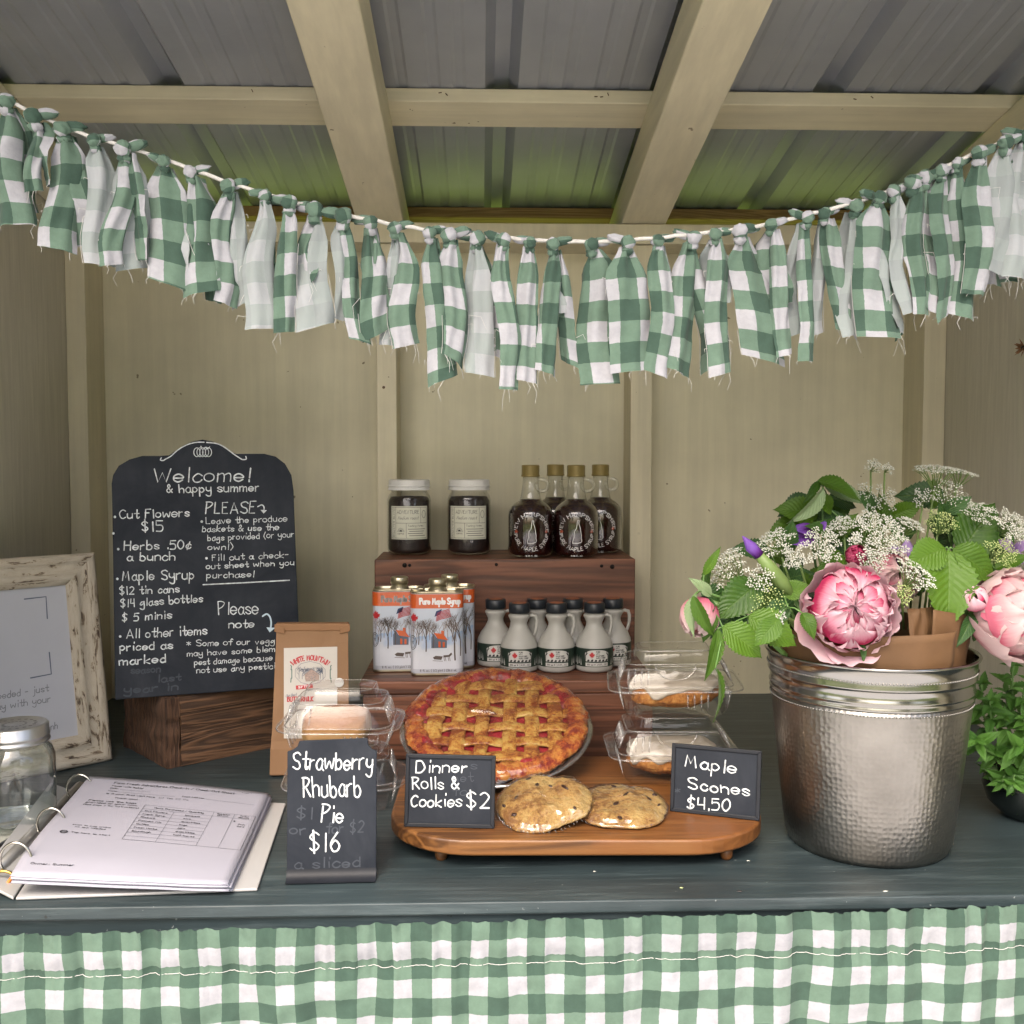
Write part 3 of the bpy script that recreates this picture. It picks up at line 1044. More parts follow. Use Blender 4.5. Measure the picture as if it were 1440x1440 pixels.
def rough_box(b, x0, x1, y0, y1, z0, z1, n, amp, seed):
    sz = (x1 - x0, y1 - y0, z1 - z0)
    for ax in range(3):
        for side in (0, 1):
            o = [1, 2] if ax == 0 else ([0, 2] if ax == 1 else [0, 1])
            nu = max(2, int(sz[o[0]] / n)); nv = max(2, int(sz[o[1]] / n))

            def f(u, v):
                p = [0, 0, 0]
                p[ax] = (x0, y0, z0)[ax] + side * sz[ax]
                p[o[0]] = (x0, y0, z0)[o[0]] + u * sz[o[0]]
                p[o[1]] = (x0, y0, z0)[o[1]] + v * sz[o[1]]
                q = Vector((p[0] * 9, p[1] * 30, p[2] * 60 + seed))
                w = Vector((noise.noise(q), noise.noise(q + Vector((9, 0, 0))), noise.noise(q + Vector((0, 9, 0))))) * amp
                if p[2] <= z0 + 1e-6: w.z = abs(w.z) * .2
                return (p[0] + w.x, p[1] + w.y, p[2] + w.z)
            fl = (side == 0) if ax != 1 else (side == 1)
            b.grid(f, nu, nv, 0, None, fl)


rough_box(b, 0.0205, 0.235, 0, .150, 0, BH, .004, .0030, 1)
b.build('beam', M['block_front'], block, True)
b = MB(); rough_box(b, 0, .0200, .001, .150, 0, BH - .001, .004, .0040, 5)
b.build('rough_end', M['block_side'], block, True)

# ---- the welcome chalkboard
wl = on_z(162, 986, CT + BH + .001); wr = on_z(424, 966, CT + BH + .001)
ang = math.atan2(wr.y - wl.y, wr.x - wl.x)
wc = (wl + wr) / 2
wb = thing('welcome_chalkboard', 'large arched chalkboard reading Welcome & happy summer, leaning on the timber block', 'chalkboard', tuple(wc), (R(-7), 0, ang))
pm = pixmap(wb, 0)
out = [(162, 984), (424, 965), (421, 900), (417, 800), (413, 690), (410, 668), (401, 652), (388, 642), (372, 638), (350, 638), (333, 638), (322, 634), (312, 627), (300, 621), (285, 618), (270, 621), (257, 627), (247, 634), (238, 640),
       (225, 641), (200, 641), (182, 646), (167, 655), (159, 668), (157, 680), (158, 720), (160, 850)]
ol = [pm(*p) for p in out]
panel('slate_panel', wb, [(p.x, p.z) for p in ol], .006, M['slate'], bevel=.0012)
b = MB(); b.tube([(0.02, .006, .012), (0.03, .05, .002)], .002, 6)
b = MB(); lw = -.1; b.box(-.06, .06, .0065, .0085, .02, .21); b.build('easel_back', M['slate_edge'], wb)


def z3(x, y): return (x / 3.2, 600 + y / 3.2)


pmw = pixmap(wb, -.0004)


def pixwrite(mb, text, x0, x1, yb0, yb1, cap, w, zf, pmf, mi=0, seed=1, jit=.8, n=4, slant=0.0):
    """x0..yb1 are positions read off the enlarged photograph, put on the surface"""
    fm = lambda a, c: pmf(*zf(a, -c))
    write(mb, text, x0, -yb0, x1 - x0, cap, w, fm, mi, y1=-yb1, jit=jit, seed=seed, n=n, slant=slant)


WELCOME = [
    ('Welcome!', 690, 1125, 250, 246, 62, 7.5), ('& happy summer', 750, 1165, 298, 290, 38, 6.5), ('PLEASE', 925, 1147, 391, 388, 50, 6.5),
    ('Cut Flowers', 538, 850, 415, 404, 38, 6.5), ('$15', 640, 732, 470, 470, 44, 7.5), ('Herbs .50\u00a2', 558, 857, 556, 548, 38, 6.5),
    ('a bunch', 572, 786, 604, 600, 36, 6.5), ('Maple Syrup', 550, 873, 693, 685, 44, 6.8), ('$12 tin cans', 540, 806, 756, 745, 34, 6.2),
    ('$14 glass bottles', 545, 910, 813, 788, 34, 6.2), ('$ 5 minis', 550, 770, 876, 862, 34, 6.2), ('All other items', 570, 929, 953, 935, 40, 6.4),
    ('priced as', 540, 775, 1008, 998, 34, 7.2), ('marked', 537, 745, 1074, 1060, 36, 7.2),
    ('Leave the produce', 928, 1290, 438, 425, 27, 4.6), ('baskets & use the', 910, 1253, 474, 465, 27, 4.6), ('bags provided (or your', 935, 1322, 514, 496, 27, 4.4),
    ('own!)', 935, 1047, 555, 552, 26, 4.4), ('Fill out a check-', 955, 1298, 604, 588, 27, 4.6), ('out sheet when you', 928, 1322, 641, 622, 26, 4.6),
    ('purchase!', 930, 1143, 682, 676, 27, 5), ('Please', 984, 1160, 846, 842, 58, 6), ('note', 1030, 1140, 906, 903, 34, 6),
    ('*', 838, 858, 988, 988, 20, 4), ('Some of our veggies', 885, 1290, 988, 974, 26, 4.4), ('may have some blemish &', 842, 1335, 1034, 1006, 25, 4.4),
    ('pest damage because we do', 875, 1335, 1073, 1044, 25, 4.4), ('not use any pesticides', 885, 1300, 1109, 1084, 25, 4.4)]
b = MB()
for i, (t, x0, x1, ya, yb, cap, w) in enumerate(WELCOME):
    pixwrite(b, t, x0, x1, ya, yb, cap, w * .78, z3, pmw, 0, i)
for x, y in ((517, 406), (532, 551), (528, 685), (541, 944), (908, 427), (929, 592), (510, 480)):
    poly(b, [(x + 6 * math.cos(t), -(y + 6 * math.sin(t))) for t in [k * PI / 4 for k in range(8)]], lambda a, c: pmw(*z3(a, -c)))


def pixline(mb, pts, w, zf, pmf, mi=0, n=5):
    ribbon(mb, smooth_poly([(x, -y) for x, y in pts], n), w, lambda a, c: pmf(*zf(a, -c)), mi)


def pixpoly(mb, pts, zf, pmf, mi=0):
    poly(mb, [(x, -y) for x, y in pts], lambda a, c: pmf(*zf(a, -c)), mi)


pixline(b, [(914, 711), (1100, 702), (1302, 691)], 5, z3, pmw)
pixline(b, [(1160, 360), (1178, 352), (1188, 362), (1187, 382)], 5, z3, pmw)
pixpoly(b, [(1172, 374), (1201, 376), (1186, 391)], z3, pmw)
# swags and pumpkin at the top
pixline(b, [(726, 140), (722, 150), (735, 152), (745, 146), (770, 132), (800, 105), (840, 82), (880, 71), (918, 70)], 5, z3, pmw)
pixline(b, [(1106, 134), (1108, 146), (1092, 148), (1080, 142), (1050, 122), (1010, 92), (975, 76), (930, 71)], 5, z3, pmw)
for cx, rx in ((886, 14), (900, 14), (912, 13), (925, 14), (938, 14)):
    pts = circle_pts(cx, 115, rx, 20, 10)
    pixline(b, pts + [pts[0]], 3.4, z3, pmw, 0, 2)
pixline(b, [(908, 98), (904, 88)], 5, z3, pmw)
pixline(b, [(915, 96), (928, 92), (936, 98), (944, 90)], 3, z3, pmw)
b.build('chalk_writing', M['chalk'], wb)
b = MB()
pixline(b, [(1182, 853), (1200, 843), (1214, 855), (1220, 880), (1218, 906)], 7, z3, pmw)
pixpoly(b, [(1199, 903), (1238, 905), (1214, 926)], z3, pmw)
b.build('chalk_arrow', M['chalk_blue'], wb)
pmg = pixmap(wb, -.0002)
b = MB()
for t, x0, x1, ya, yb, cap, w in (('season', 590, 720, 1112, 1104, 30, 6), ('last', 710, 810, 1150, 1142, 30, 6), ('year in', 560, 800, 1200, 1184, 32, 7)):
    pixwrite(b, t, x0, x1, ya, yb, cap, w, z3, pmg, 0, 5)
b.build('rubbed_writing', M['chalk_ghost'], wb)

# ---- small chalk signs
pl = on_z(401, 1241, CT); pr = on_z(529, 1237, CT)
sc_ = (pl + pr) / 2
s1 = thing('pie_price_sign', 'small upright chalk sign with notched corners reading Strawberry Rhubarb Pie $16', 'chalk sign', (sc_.x, sc_.y + .003, CT), (R(-5), 0, math.atan2(pr.y - pl.y, pr.x - pl.x) + R(-1)), group='small chalk signs')
pm = pixmap(s1, 0)
ol = [pm(*p) for p in ((403, 1238), (529, 1234), (530, 1056), (524, 1054), (518, 1048), (517, 1038), (421, 1042), (418, 1050), (411, 1055), (404, 1057))]
panel('slate_panel', s1, [(p.x, max(p.z, .001)) for p in ol], .003, M['slate'])
b = MB(); w0 = pm(403, 1238).x; w1 = pm(529, 1234).x
b.grid(lambda u, v: (w0 + (w1 - w0) * u, -.0115 + .0115 * math.sin(v * PI / 2), .0105 - .0105 * math.cos(v * PI / 2) + .0006), 2, 8)
b.build('foot_lip', M['slate_edge'], s1, True)
b = MB(); b.box(w0 + .02, w1 - .02, .0035, .006, .0, .085); b.build('easel_back', M['slate_edge'], s1, False, 0, Matrix.Rotation(R(-14), 4, 'X'))


def z5(x, y): return (370 + x / 3.6, 850 + y / 3.6)


pf = pixmap(s1, -.0004); pg = pixmap(s1, -.0002)
b = MB()
for i, (t, x0, x1, ya, yb, cap, w) in enumerate((('Strawberry', 150, 550, 838, 834, 88, 11), ('Rhubarb', 205, 492, 975, 968, 98, 11), ('Pie', 294, 402, 1100, 1106, 84, 11), ('$16', 238, 385, 1252, 1248, 92, 12))):
    pixwrite(b, t, x0, x1, ya, yb, cap, w * .7, z5, pf, 0, i, 3)
b.build('chalk_writing', M['chalk'], s1)
b = MB()
for i, (t, x0, x1, ya, yb, cap, w) in enumerate((('$1', 170, 250, 1085, 1085, 55, 7), ('or', 135, 215, 1165, 1162, 50, 7), ('for $2', 320, 505, 1160, 1150, 55, 7), ('a sliced', 160, 490, 1340, 1325, 50, 7))):
    pixwrite(b, t, x0, x1, ya, yb, cap, w, z5, pg, 0, i, 2)
b.build('rubbed_writing', M['chalk_ghost'], s1)

BT = CT + .032                                  # top of the serving board


def framed_sign(name, label, c4, lean, texts, zf, w, ghosts=()):
    bl = on_z(*c4[0], BT); br_ = on_z(*c4[1], BT)
    c = (bl + br_) / 2
    t = thing(name, label, 'chalk sign', (c.x, c.y, BT + .0004), (R(lean), 0, math.atan2(br_.y - bl.y, br_.x - bl.x)), group='small chalk signs')
    pm = pixmap(t, 0)
    P = [pm(*p) for p in c4]
    P[0].z = P[1].z = max(0.0, min(P[0].z, P[1].z))
    q = [(p.x, p.z) for p in P]
    cx = sum(p[0] for p in q) / 4; cz = sum(p[1] for p in q) / 4
    hw = (q[1][0] - q[0][0]) / 2; hh = (q[2][1] - q[0][1]) / 2

    def ins(d): return [(p[0] + (d if p[0] < cx else -d), p[1] + (d if p[1] < cz else -d)) for p in q]
    panel('slate_panel', t, ins(.0035), .003, M['slate'], y=.0012, bevel=0)
    b = MB()
    for k in range(4):
        o0, o1 = q[k], q[(k + 1) % 4]
        i_ = ins(.0042); i0, i1 = i_[k], i_[(k + 1) % 4]
        b.prism([o0, o1, i1, i0], lambda x, z, tt: (x, -.0008 + tt, z), .0055)
    b.build('frame', M['slate_edge'], t, False, .0007)
    b = MB(); b.box(cx - .02, cx + .02, .0, .0015, 0, hh * 1.3)
    b.build('easel_back', M['slate_edge'], t, False, 0, Matrix.Translation((0, .0045 + .012, 0)) @ Matrix.Rotation(R(10), 4, 'X'))
    pf = pixmap(t, .0008); pg = pixmap(t, .0010)
    b = MB()
    for i, (s, x0, x1, ya, yb, cap) in enumerate(texts):
        pixwrite(b, s, x0, x1, ya, yb, cap, w * (1.2 if s.startswith('$2') else 1), zf, pf, 0, i, w * .25)
    b.build('chalk_writing', M['chalk'], t)
    if ghosts:
        b = MB()
        for i, (s, x0, x1, ya, yb, cap) in enumerate(ghosts):
            pixwrite(b, s, x0, x1, ya, yb, cap, w * .6, zf, pg, 0, i, 1)
        b.build('rubbed_writing', M['chalk_ghost'], t)
    return t


framed_sign('rolls_price_sign', 'framed chalk sign reading Dinner Rolls & Cookies $2, at the left end of the serving board', [(568, 1163), (695, 1166), (697, 1063), (571, 1060)], -9,
            [('Dinner', 773, 1030, 852, 850, 58), ('Rolls &', 757, 990, 935, 932, 60), ('Cookies', 745, 1000, 1026, 1022, 60), ('$2', 1032, 1143, 1030, 1032, 78)], z5, 7.0,
            [('s', 1050, 1080, 835, 835, 45), ('net', 960, 1060, 900, 895, 45), ('fo', 960, 1030, 970, 965, 45)])


def z7(x, y): return (540 + x / 2.5714, 880 + y / 2.5714)


framed_sign('scones_price_sign', 'framed chalk sign reading Maple Scones $4.50, at the right end of the serving board', [(942, 1141), (1068, 1155), (1071, 1056), (945, 1045)], -9,
            [('Maple', 1088, 1270, 508, 536, 42), ('Scones', 1100, 1320, 590, 616, 42), ('$4.50', 1095, 1248, 662, 670, 42)], z7, 5.2, [('*', 1050, 1070, 606, 606, 16)])

# ---- serving board
board = thing('serving_board', 'honey coloured wooden serving board with rounded ends on small feet', 'serving board', tuple(on_z(815, 1150, CT)), (0, 0, R(-1.5)))
bl = on_z(555, 1128, BT); brr = on_z(1075, 1145, BT); bf = on_z(815, 1179, BT); bk = on_z(815, 1064, BT)
board.location = ((bl.x + brr.x) / 2, (bf.y + bk.y) / 2, CT)
hw = (brr.x - bl.x) / 2; hd = (bk.y - bf.y) / 2 + .004
b = MB()
rad = .092
rings = [rring(hw - .002, hd - .002, rad, .0145, 12), rring(hw, hd, rad, .0165, 12), rring(hw, hd, rad, .0300, 12), rring(hw - .002, hd - .002, rad, .032, 12)]
b.loft(rings)
b.build('board_slab', M['board'], board, False, .0012)
for x, y in ((-.145, -hd + .03), (.155, -hd + .03), (-.145, hd - .04), (.155, hd - .04)):
    b = MB(); b.lathe([(.005, 0), (.0065, .003), (.0065, .014)], 16, 0, (x, y, .0003))
    b.build('foot', M['board'], board, True)

# ---- stepped wooden riser
riser = thing('wooden_riser', 'two step display riser of red brown stained pine boards', 'riser', (0, 0, CT))
UX0, UX1 = on_y(527, 860, 1.58).x, on_y(893, 860, 1.58).x
LX0, LX1 = UX0 - .008, UX1 + .004
rc = Vector(((UX0 + UX1) / 2, 1.58, CT)); riser.location = rc
hwU = (UX1 - UX0) / 2
R1, R2 = .111, .2635


def rbox(name, x0, x1, y0, y1, z0, z1, mat='riser'):
    b = MB(); b.box(x0, x1, y0, y1, z0, z1)
    return b.build(name, M[mat], riser, False, .0022, None, 3)


rbox('step_board', -hwU - .004, hwU + .004, -.172, -.0005, R1 - .018, R1)
rbox('front_board', -hwU, hwU, -.170, -.152, .0004, R1 - .0185)
rbox('riser_panel', -hwU, hwU, 0, .018, .0004, R2)
rbox('top_board', -hwU, hwU, .0184, .166, R2 - .018, R2 - .0004)
for sx in (-1, 1):
    x0, x1 = (-hwU + .001, -hwU + .019) if sx < 0 else (hwU - .019, hwU - .001)
    rbox('end_board', x0, x1, .0185, .160, .0004, R2 - .0185)
    rbox('end_board', x0, x1, -.1515, -.0005, .0004, R1 - .0185)
M['hole'] = plain('dark_screw_recess', (0.012, 0.010, 0.010), 0.5, metal=0.4, var=0.2)
for px, py in ((569, 795), (576, 795), (861, 797), (698, 794), (846, 796)):
    p = on_y(px, py, 1.579) - rc
    b = MB(); b.lathe([(.0, -.0012), (.0032, -.0010), (.0036, .0006)], 12, 0, (0, 0, 0))
    b.build('screw', M['hole'], riser, True, 0, Matrix.Translation((p.x, -.0003, p.z)) @ Matrix.Rotation(R(90), 4, 'X') @ Matrix.Scale(.7 if px in (576, 698, 846) else 1, 4))

# ================================================================== glass and tins
M['glass'] = clear('clear_glass', (0.985, 0.99, 0.99), 1.3, 0.0, 0.01, 2.4)
M['glass_green'] = clear('greenish_clear_glass', (0.93, 0.975, 0.955), 1.7, 0.025, 0.01, 2.0)
M['plastic'] = clear('clear_food_plastic', (1, 1, 1), 0.62, 0.006, 0.05, 3.2)
M['coffee'] = plain('dark_ground_coffee', (0.016, 0.009, 0.008), 0.5, var=0.4, vs=120, bs=0.5, bscale=400)
M['white_lid'] = plain('white_metal_lid', (0.66, 0.66, 0.64), 0.35, var=0.04)
M['label'] = plain('cream_paper_label', (0.60, 0.60, 0.50), 0.7, var=0.03)
M['ink'] = plain('black_print', (0.02, 0.02, 0.022), 0.6, var=0.05)
M['ink_grey'] = plain('grey_print', (0.20, 0.20, 0.22), 0.6, var=0.05)
M['syrup'] = plain('dark_maple_syrup', (0.018, 0.003, 0.003), 0.08, var=0.2, vs=20, spec=0.6)
M['gold_cap'] = plain('gold_plastic_cap', (0.26, 0.20, 0.07), 0.38, metal=0.35, var=0.08)
M['white_ink'] = plain('white_print', (0.75, 0.75, 0.76), 0.6, var=0.05)
M['rust_ink'] = plain('rust_red_print', (0.35, 0.06, 0.02), 0.6, var=0.05)

RT = CT + R2 + .0004


def coffee_jar(px, label):
    p = on_z(px, 777, RT)
    t = thing('coffee_jar', label, 'jar', (p.x, 1.668, RT), (0, 0, R(4)), group='glass jars on the top shelf of the riser')
    r = .0352
    b = MB()
    b.lathe([(.0, .0015), (r - .006, .0005), (r - .002, .003), (r, .008), (r, .088), (r - .002, .095), (r - .0065, .1015), (r - .0065, .112)], 40)
    b.build('glass_body', M['glass'], t, True)
    b = MB()
    b.lathe([(.0, .0035), (r - .008, .003), (r - .0025, .006), (r - .0018, .010), (r - .0018, .086), (r - .006, .093), (0, .0945)], 32, 0, (0, 0, 0), lambda a, z, i: .0)
    b.build('coffee', M['coffee'], t, True)
    b = MB()
    b.lathe([(r - .001, .104), (r - .001, .1055), (r - .0022, .1065), (r - .0022, .109), (r - .0008, .110), (r - .0008, .1115), (r - .002, .1125), (r - .002, .119), (r - .003, .1208), (0, .1210)], 40, 0, (0, 0, 0), lambda a, z, i: .0003 * math.sin(a * 30) if 5 < i < 8 else 0)
    b.build('lid', M['white_lid'], t, False, .0003)
    fm = cyl_fm(r + .0004, 0, 0)
    W = .066; z0, z1 = .026, .079
    b = MB(); rect(b, -W / 2, W / 2, z0, z1, fm, 0, 14)
    b.build('paper_label', M['label'], t, True)
    f2 = cyl_fm(r + .0006)
    b = MB()
    x = -W / 2

    def ln(a, c, d, e, w=.0005): ribbon(b, [(a + (d - a) * k / 8, c + (e - c) * k / 8) for k in range(9)], w, f2)
    e = .002
    for a, c, d, e_ in ((x + e, z0 + e, -x - e, z0 + e), (x + e, z1 - e, -x - e, z1 - e), (x + e, z0 + e, x + e, z1 - e), (-x - e, z0 + e, -x - e, z1 - e),
                        (x + .010, z0 + e, x + .010, z1 - e), (x + .010, z0 + .026, -x - e, z0 + .026), (x + .028, z0 + e, x + .028, z0 + .026), (-x - .014, z0 + .026, -x - .014, z1 - e)):
        ln(a, c, d, e_)
    write(b, 'ADVENTURE', x + .0125, z1 - .012, .0365, .0055, .00055, f2, n=2)
    write(b, 'Medium roast', x + .014, z1 - .021, .033, .0048, .0004, f2, slant=.3, n=2)
    fv = lambda a, c: f2(x + .0078 - c, z0 + .004 + a)
    write(b, 'ROASTER BLEND', 0, 0, .045, .0034, .0004, fv, n=2)
    write(b, 'Tasting Notes', x + .0305, z0 + .0205, .026, .0028, .00035, f2, n=2)
    for k in range(4):
        ln(x + .031 + (k % 2) * .002, z0 + .0165 - k * .0035, x + .060 - (k % 3) * .002, z0 + .0165 - k * .0035, .0008)
    for k in range(9):
        a = PI * k / 8
        ribbon(b, [(x + .019 + .0035 * math.cos(a), z0 + .0125 + .0035 * math.sin(a)), (x + .019 + .0062 * math.cos(a), z0 + .0125 + .0062 * math.sin(a))], .0005, f2)
    poly(b, [(x + .019 + .0026 * math.cos(PI * k / 8), z0 + .0125 + .0026 * math.sin(PI * k / 8)) for k in range(9)], f2)
    write(b, 'COFFEE', x + .0135, z0 + .008, .011, .0022, .0004, f2, n=1)
    pts = circle_pts(-x - .008, z1 - .013, .0035, .0060, 14)
    ribbon(b, pts + [pts[0]], .0006, f2)
    b.build('label_print', M['ink'], t)
    return t


j1 = coffee_jar(577, 'left of two white lidded jars of dark coffee on the riser top')
j2 = coffee_jar(660, 'right of two white lidded jars of dark coffee on the riser top')
j2.rotation_euler = (0, 0, R(-3))

NH = [(.0, 0), (.0075, 0), (.0115, .001), (.0130, .0035), (.0118, .0065), (.0122, .011), (.0112, .0165), (.0103, .022), (.0085, .027), (.0088, .0315), (.0068, .0318), (.0060, .026), (.0050, .020), (.0022, .016), (.0018, .008), (.0003, .003), (.0, 0)]


def make_bottle(loc, label):
    t = thing('syrup_bottle', label, 'syrup bottle', loc, (0, 0, 0), group='glass bottles of dark maple syrup')
    r = .0357
    prof = [(.0, .002), (r - .008, .0005), (r - .002, .003), (r, .009), (r, .064), (r - .0012, .0712), (r - .0048, .0785), (r - .0110, .0842), (.0180, .0882), (.0162, .0930), (.0142, .103), (.0126, .114), (.0120, .130)]
    b = MB(); b.lathe(prof, 40, 0, (0, 0, 0)); b.build('glass_body', M['glass'], t, True)
    inner = [(.0, .004)] + [(max(a - .0016, 0), z + (.002 if i < 2 else 0)) for i, (a, z) in enumerate(prof[1:8])] + [(.0172, .0880), (.0160, .0905), (0, .0908)]
    b = MB(); b.lathe(inner, 40); b.build('syrup', M['syrup'], t, True)
    b = MB()
    b.lathe([(.0142, .126), (.0148, .127), (.0148, .1285), (.0142, .129), (.0142, .1435), (.0130, .1448), (0, .1450)], 48, 0, (0, 0, 0), lambda a, z, i: .0003 * math.sin(a * 24) if 3 <= i <= 4 else 0)
    b.build('cap', M['gold_cap'], t, True)
    b = MB()
    pts = [(.0115 + .0115 * math.sin(k / 10 * PI) + .002 * (k / 10), 0, .122 - .020 * k / 10 - .001 * math.sin(k / 10 * PI)) for k in range(11)]
    b.tube([(.0122, 0, .122)] + [(.0185 + .0095 * math.cos(a), 0, .1125 + .0095 * math.sin(a)) for a in [R(100 - 28 * k) for k in range(12)]], .0028, 8)
    b.build('handle', M['glass'], t, True)
    f2 = cyl_fm(r + .0003)
    b = MB()
    cy = .041
    write(b, 'NEW HAMPSHIRE', -.0395, 0, .079, .0058, .00085, arc_fm(0, cy, .0245, f2), n=2)
    write(b, 'PURE MAPLE SYRUP', -.0430, 0, .086, .0058, .00085, arc_fm(0, cy, .0300, f2, False), n=2)
    sc_ = 1.12
    ribbon(b, [(p[0] * sc_ - .0065, cy - .0175 + p[1] * sc_) for p in NH], .0009, f2)
    write(b, '8.45 FL OZ', -.009, .0025, .018, .0022, .0004, f2, n=1)
    b.build('printed_emblem', M['white_ink'], t)
    b = MB()
    for sx in (-1, 1):
        leaf = [(0, 1), (.25, .5), (.6, .6), (.5, .2), (1, 0), (.5, -.3), (.5, -.6), (0, -.45), (-.5, -.6), (-.5, -.3), (-1, 0), (-.5, .2), (-.6, .6), (-.25, .5)]
        poly(b, [(sx * .0255 + p[0] * .0038, cy + p[1] * .004) for p in leaf], f2)
    b.build('printed_leaf', M['rust_ink'], t)
    return t


for px, y, rz, lab in ((746, 1.622, 0, 'amber maple syrup bottle with gold cap, front left of the four'), (810, 1.620, -3, 'amber maple syrup bottle with gold cap, front right of the four, overlapping its neighbours'),
                       (781, 1.698, 25, 'amber maple syrup bottle mostly hidden between the two front bottles'), (844, 1.690, -12, 'amber maple syrup bottle at the back, nearest the right stud')):
    t = make_bottle((on_y(px, 730, y).x, y, RT), lab)
    t.rotation_euler = (0, 0, R(rz))

# ---- tins of maple syrup
ST = CT + R1 + .0004
M['tin'] = plain('bare_tin_metal', (0.55, 0.50, 0.36), 0.28, metal=0.9, var=0.1, vs=40)
M['tin_white'] = plain('white_printed_tin', (0.50, 0.52, 0.58), 0.3, var=0.06, vs=25, coat=0.4)
M['tin_orange'] = plain('orange_tin_print', (0.55, 0.095, 0.018), 0.3, var=0.04, coat=0.4)
m, nt, b_ = newmat('winter_sky_print'); b_.inputs['Roughness'].default_value = 0.3
sp = nd(nt, 'ShaderNodeSeparateXYZ'); nt.links.new(coords(nt, 'Object'), sp.inputs[0])
zz = math_n(nt, 'ADD', math_n(nt, 'MULTIPLY', sp.outputs[2], 12.0), math_n(nt, 'MULTIPLY', nz(nt, coords(nt, 'Object'), 45, 4), 0.6))
nt.links.new(ramp(nt, zz, [(0.62, (0.64, 0.66, 0.72)), (0.78, (0.58, 0.60, 0.66)), (0.98, (0.30, 0.42, 0.62)), (1.0, (0.50, 0.55, 0.64))]), b_.inputs['Base Color'])
M['tin_scene'] = m
M['tree_ink'] = plain('brown_tree_print', (0.10, 0.075, 0.065), 0.4, var=0.2)
M['tree_ink_pale'] = plain('pale_brown_tree_print', (0.26, 0.21, 0.19), 0.4, var=0.2)
M['barn_blue'] = plain('grey_blue_barn_print', (0.10, 0.12, 0.17), 0.4, var=0.2)
M['red_ink'] = plain('red_print', (0.42, 0.022, 0.028), 0.4, var=0.06)
M['blue_ink'] = plain('navy_print', (0.022, 0.035, 0.12), 0.4, var=0.06)
MAPLE = [(0, 1), (.22, .55), (.5, .72), (.45, .3), (1, .32), (.8, .05), (.95, -.1), (.45, -.4), (.55, -.62), (.08, -.55), (.05, -1), (-.05, -1), (-.08, -.55), (-.55, -.62), (-.45, -.4), (-.95, -.1), (-.8, .05), (-1, .32), (-.45, .3), (-.5, .72), (-.22, .55)]


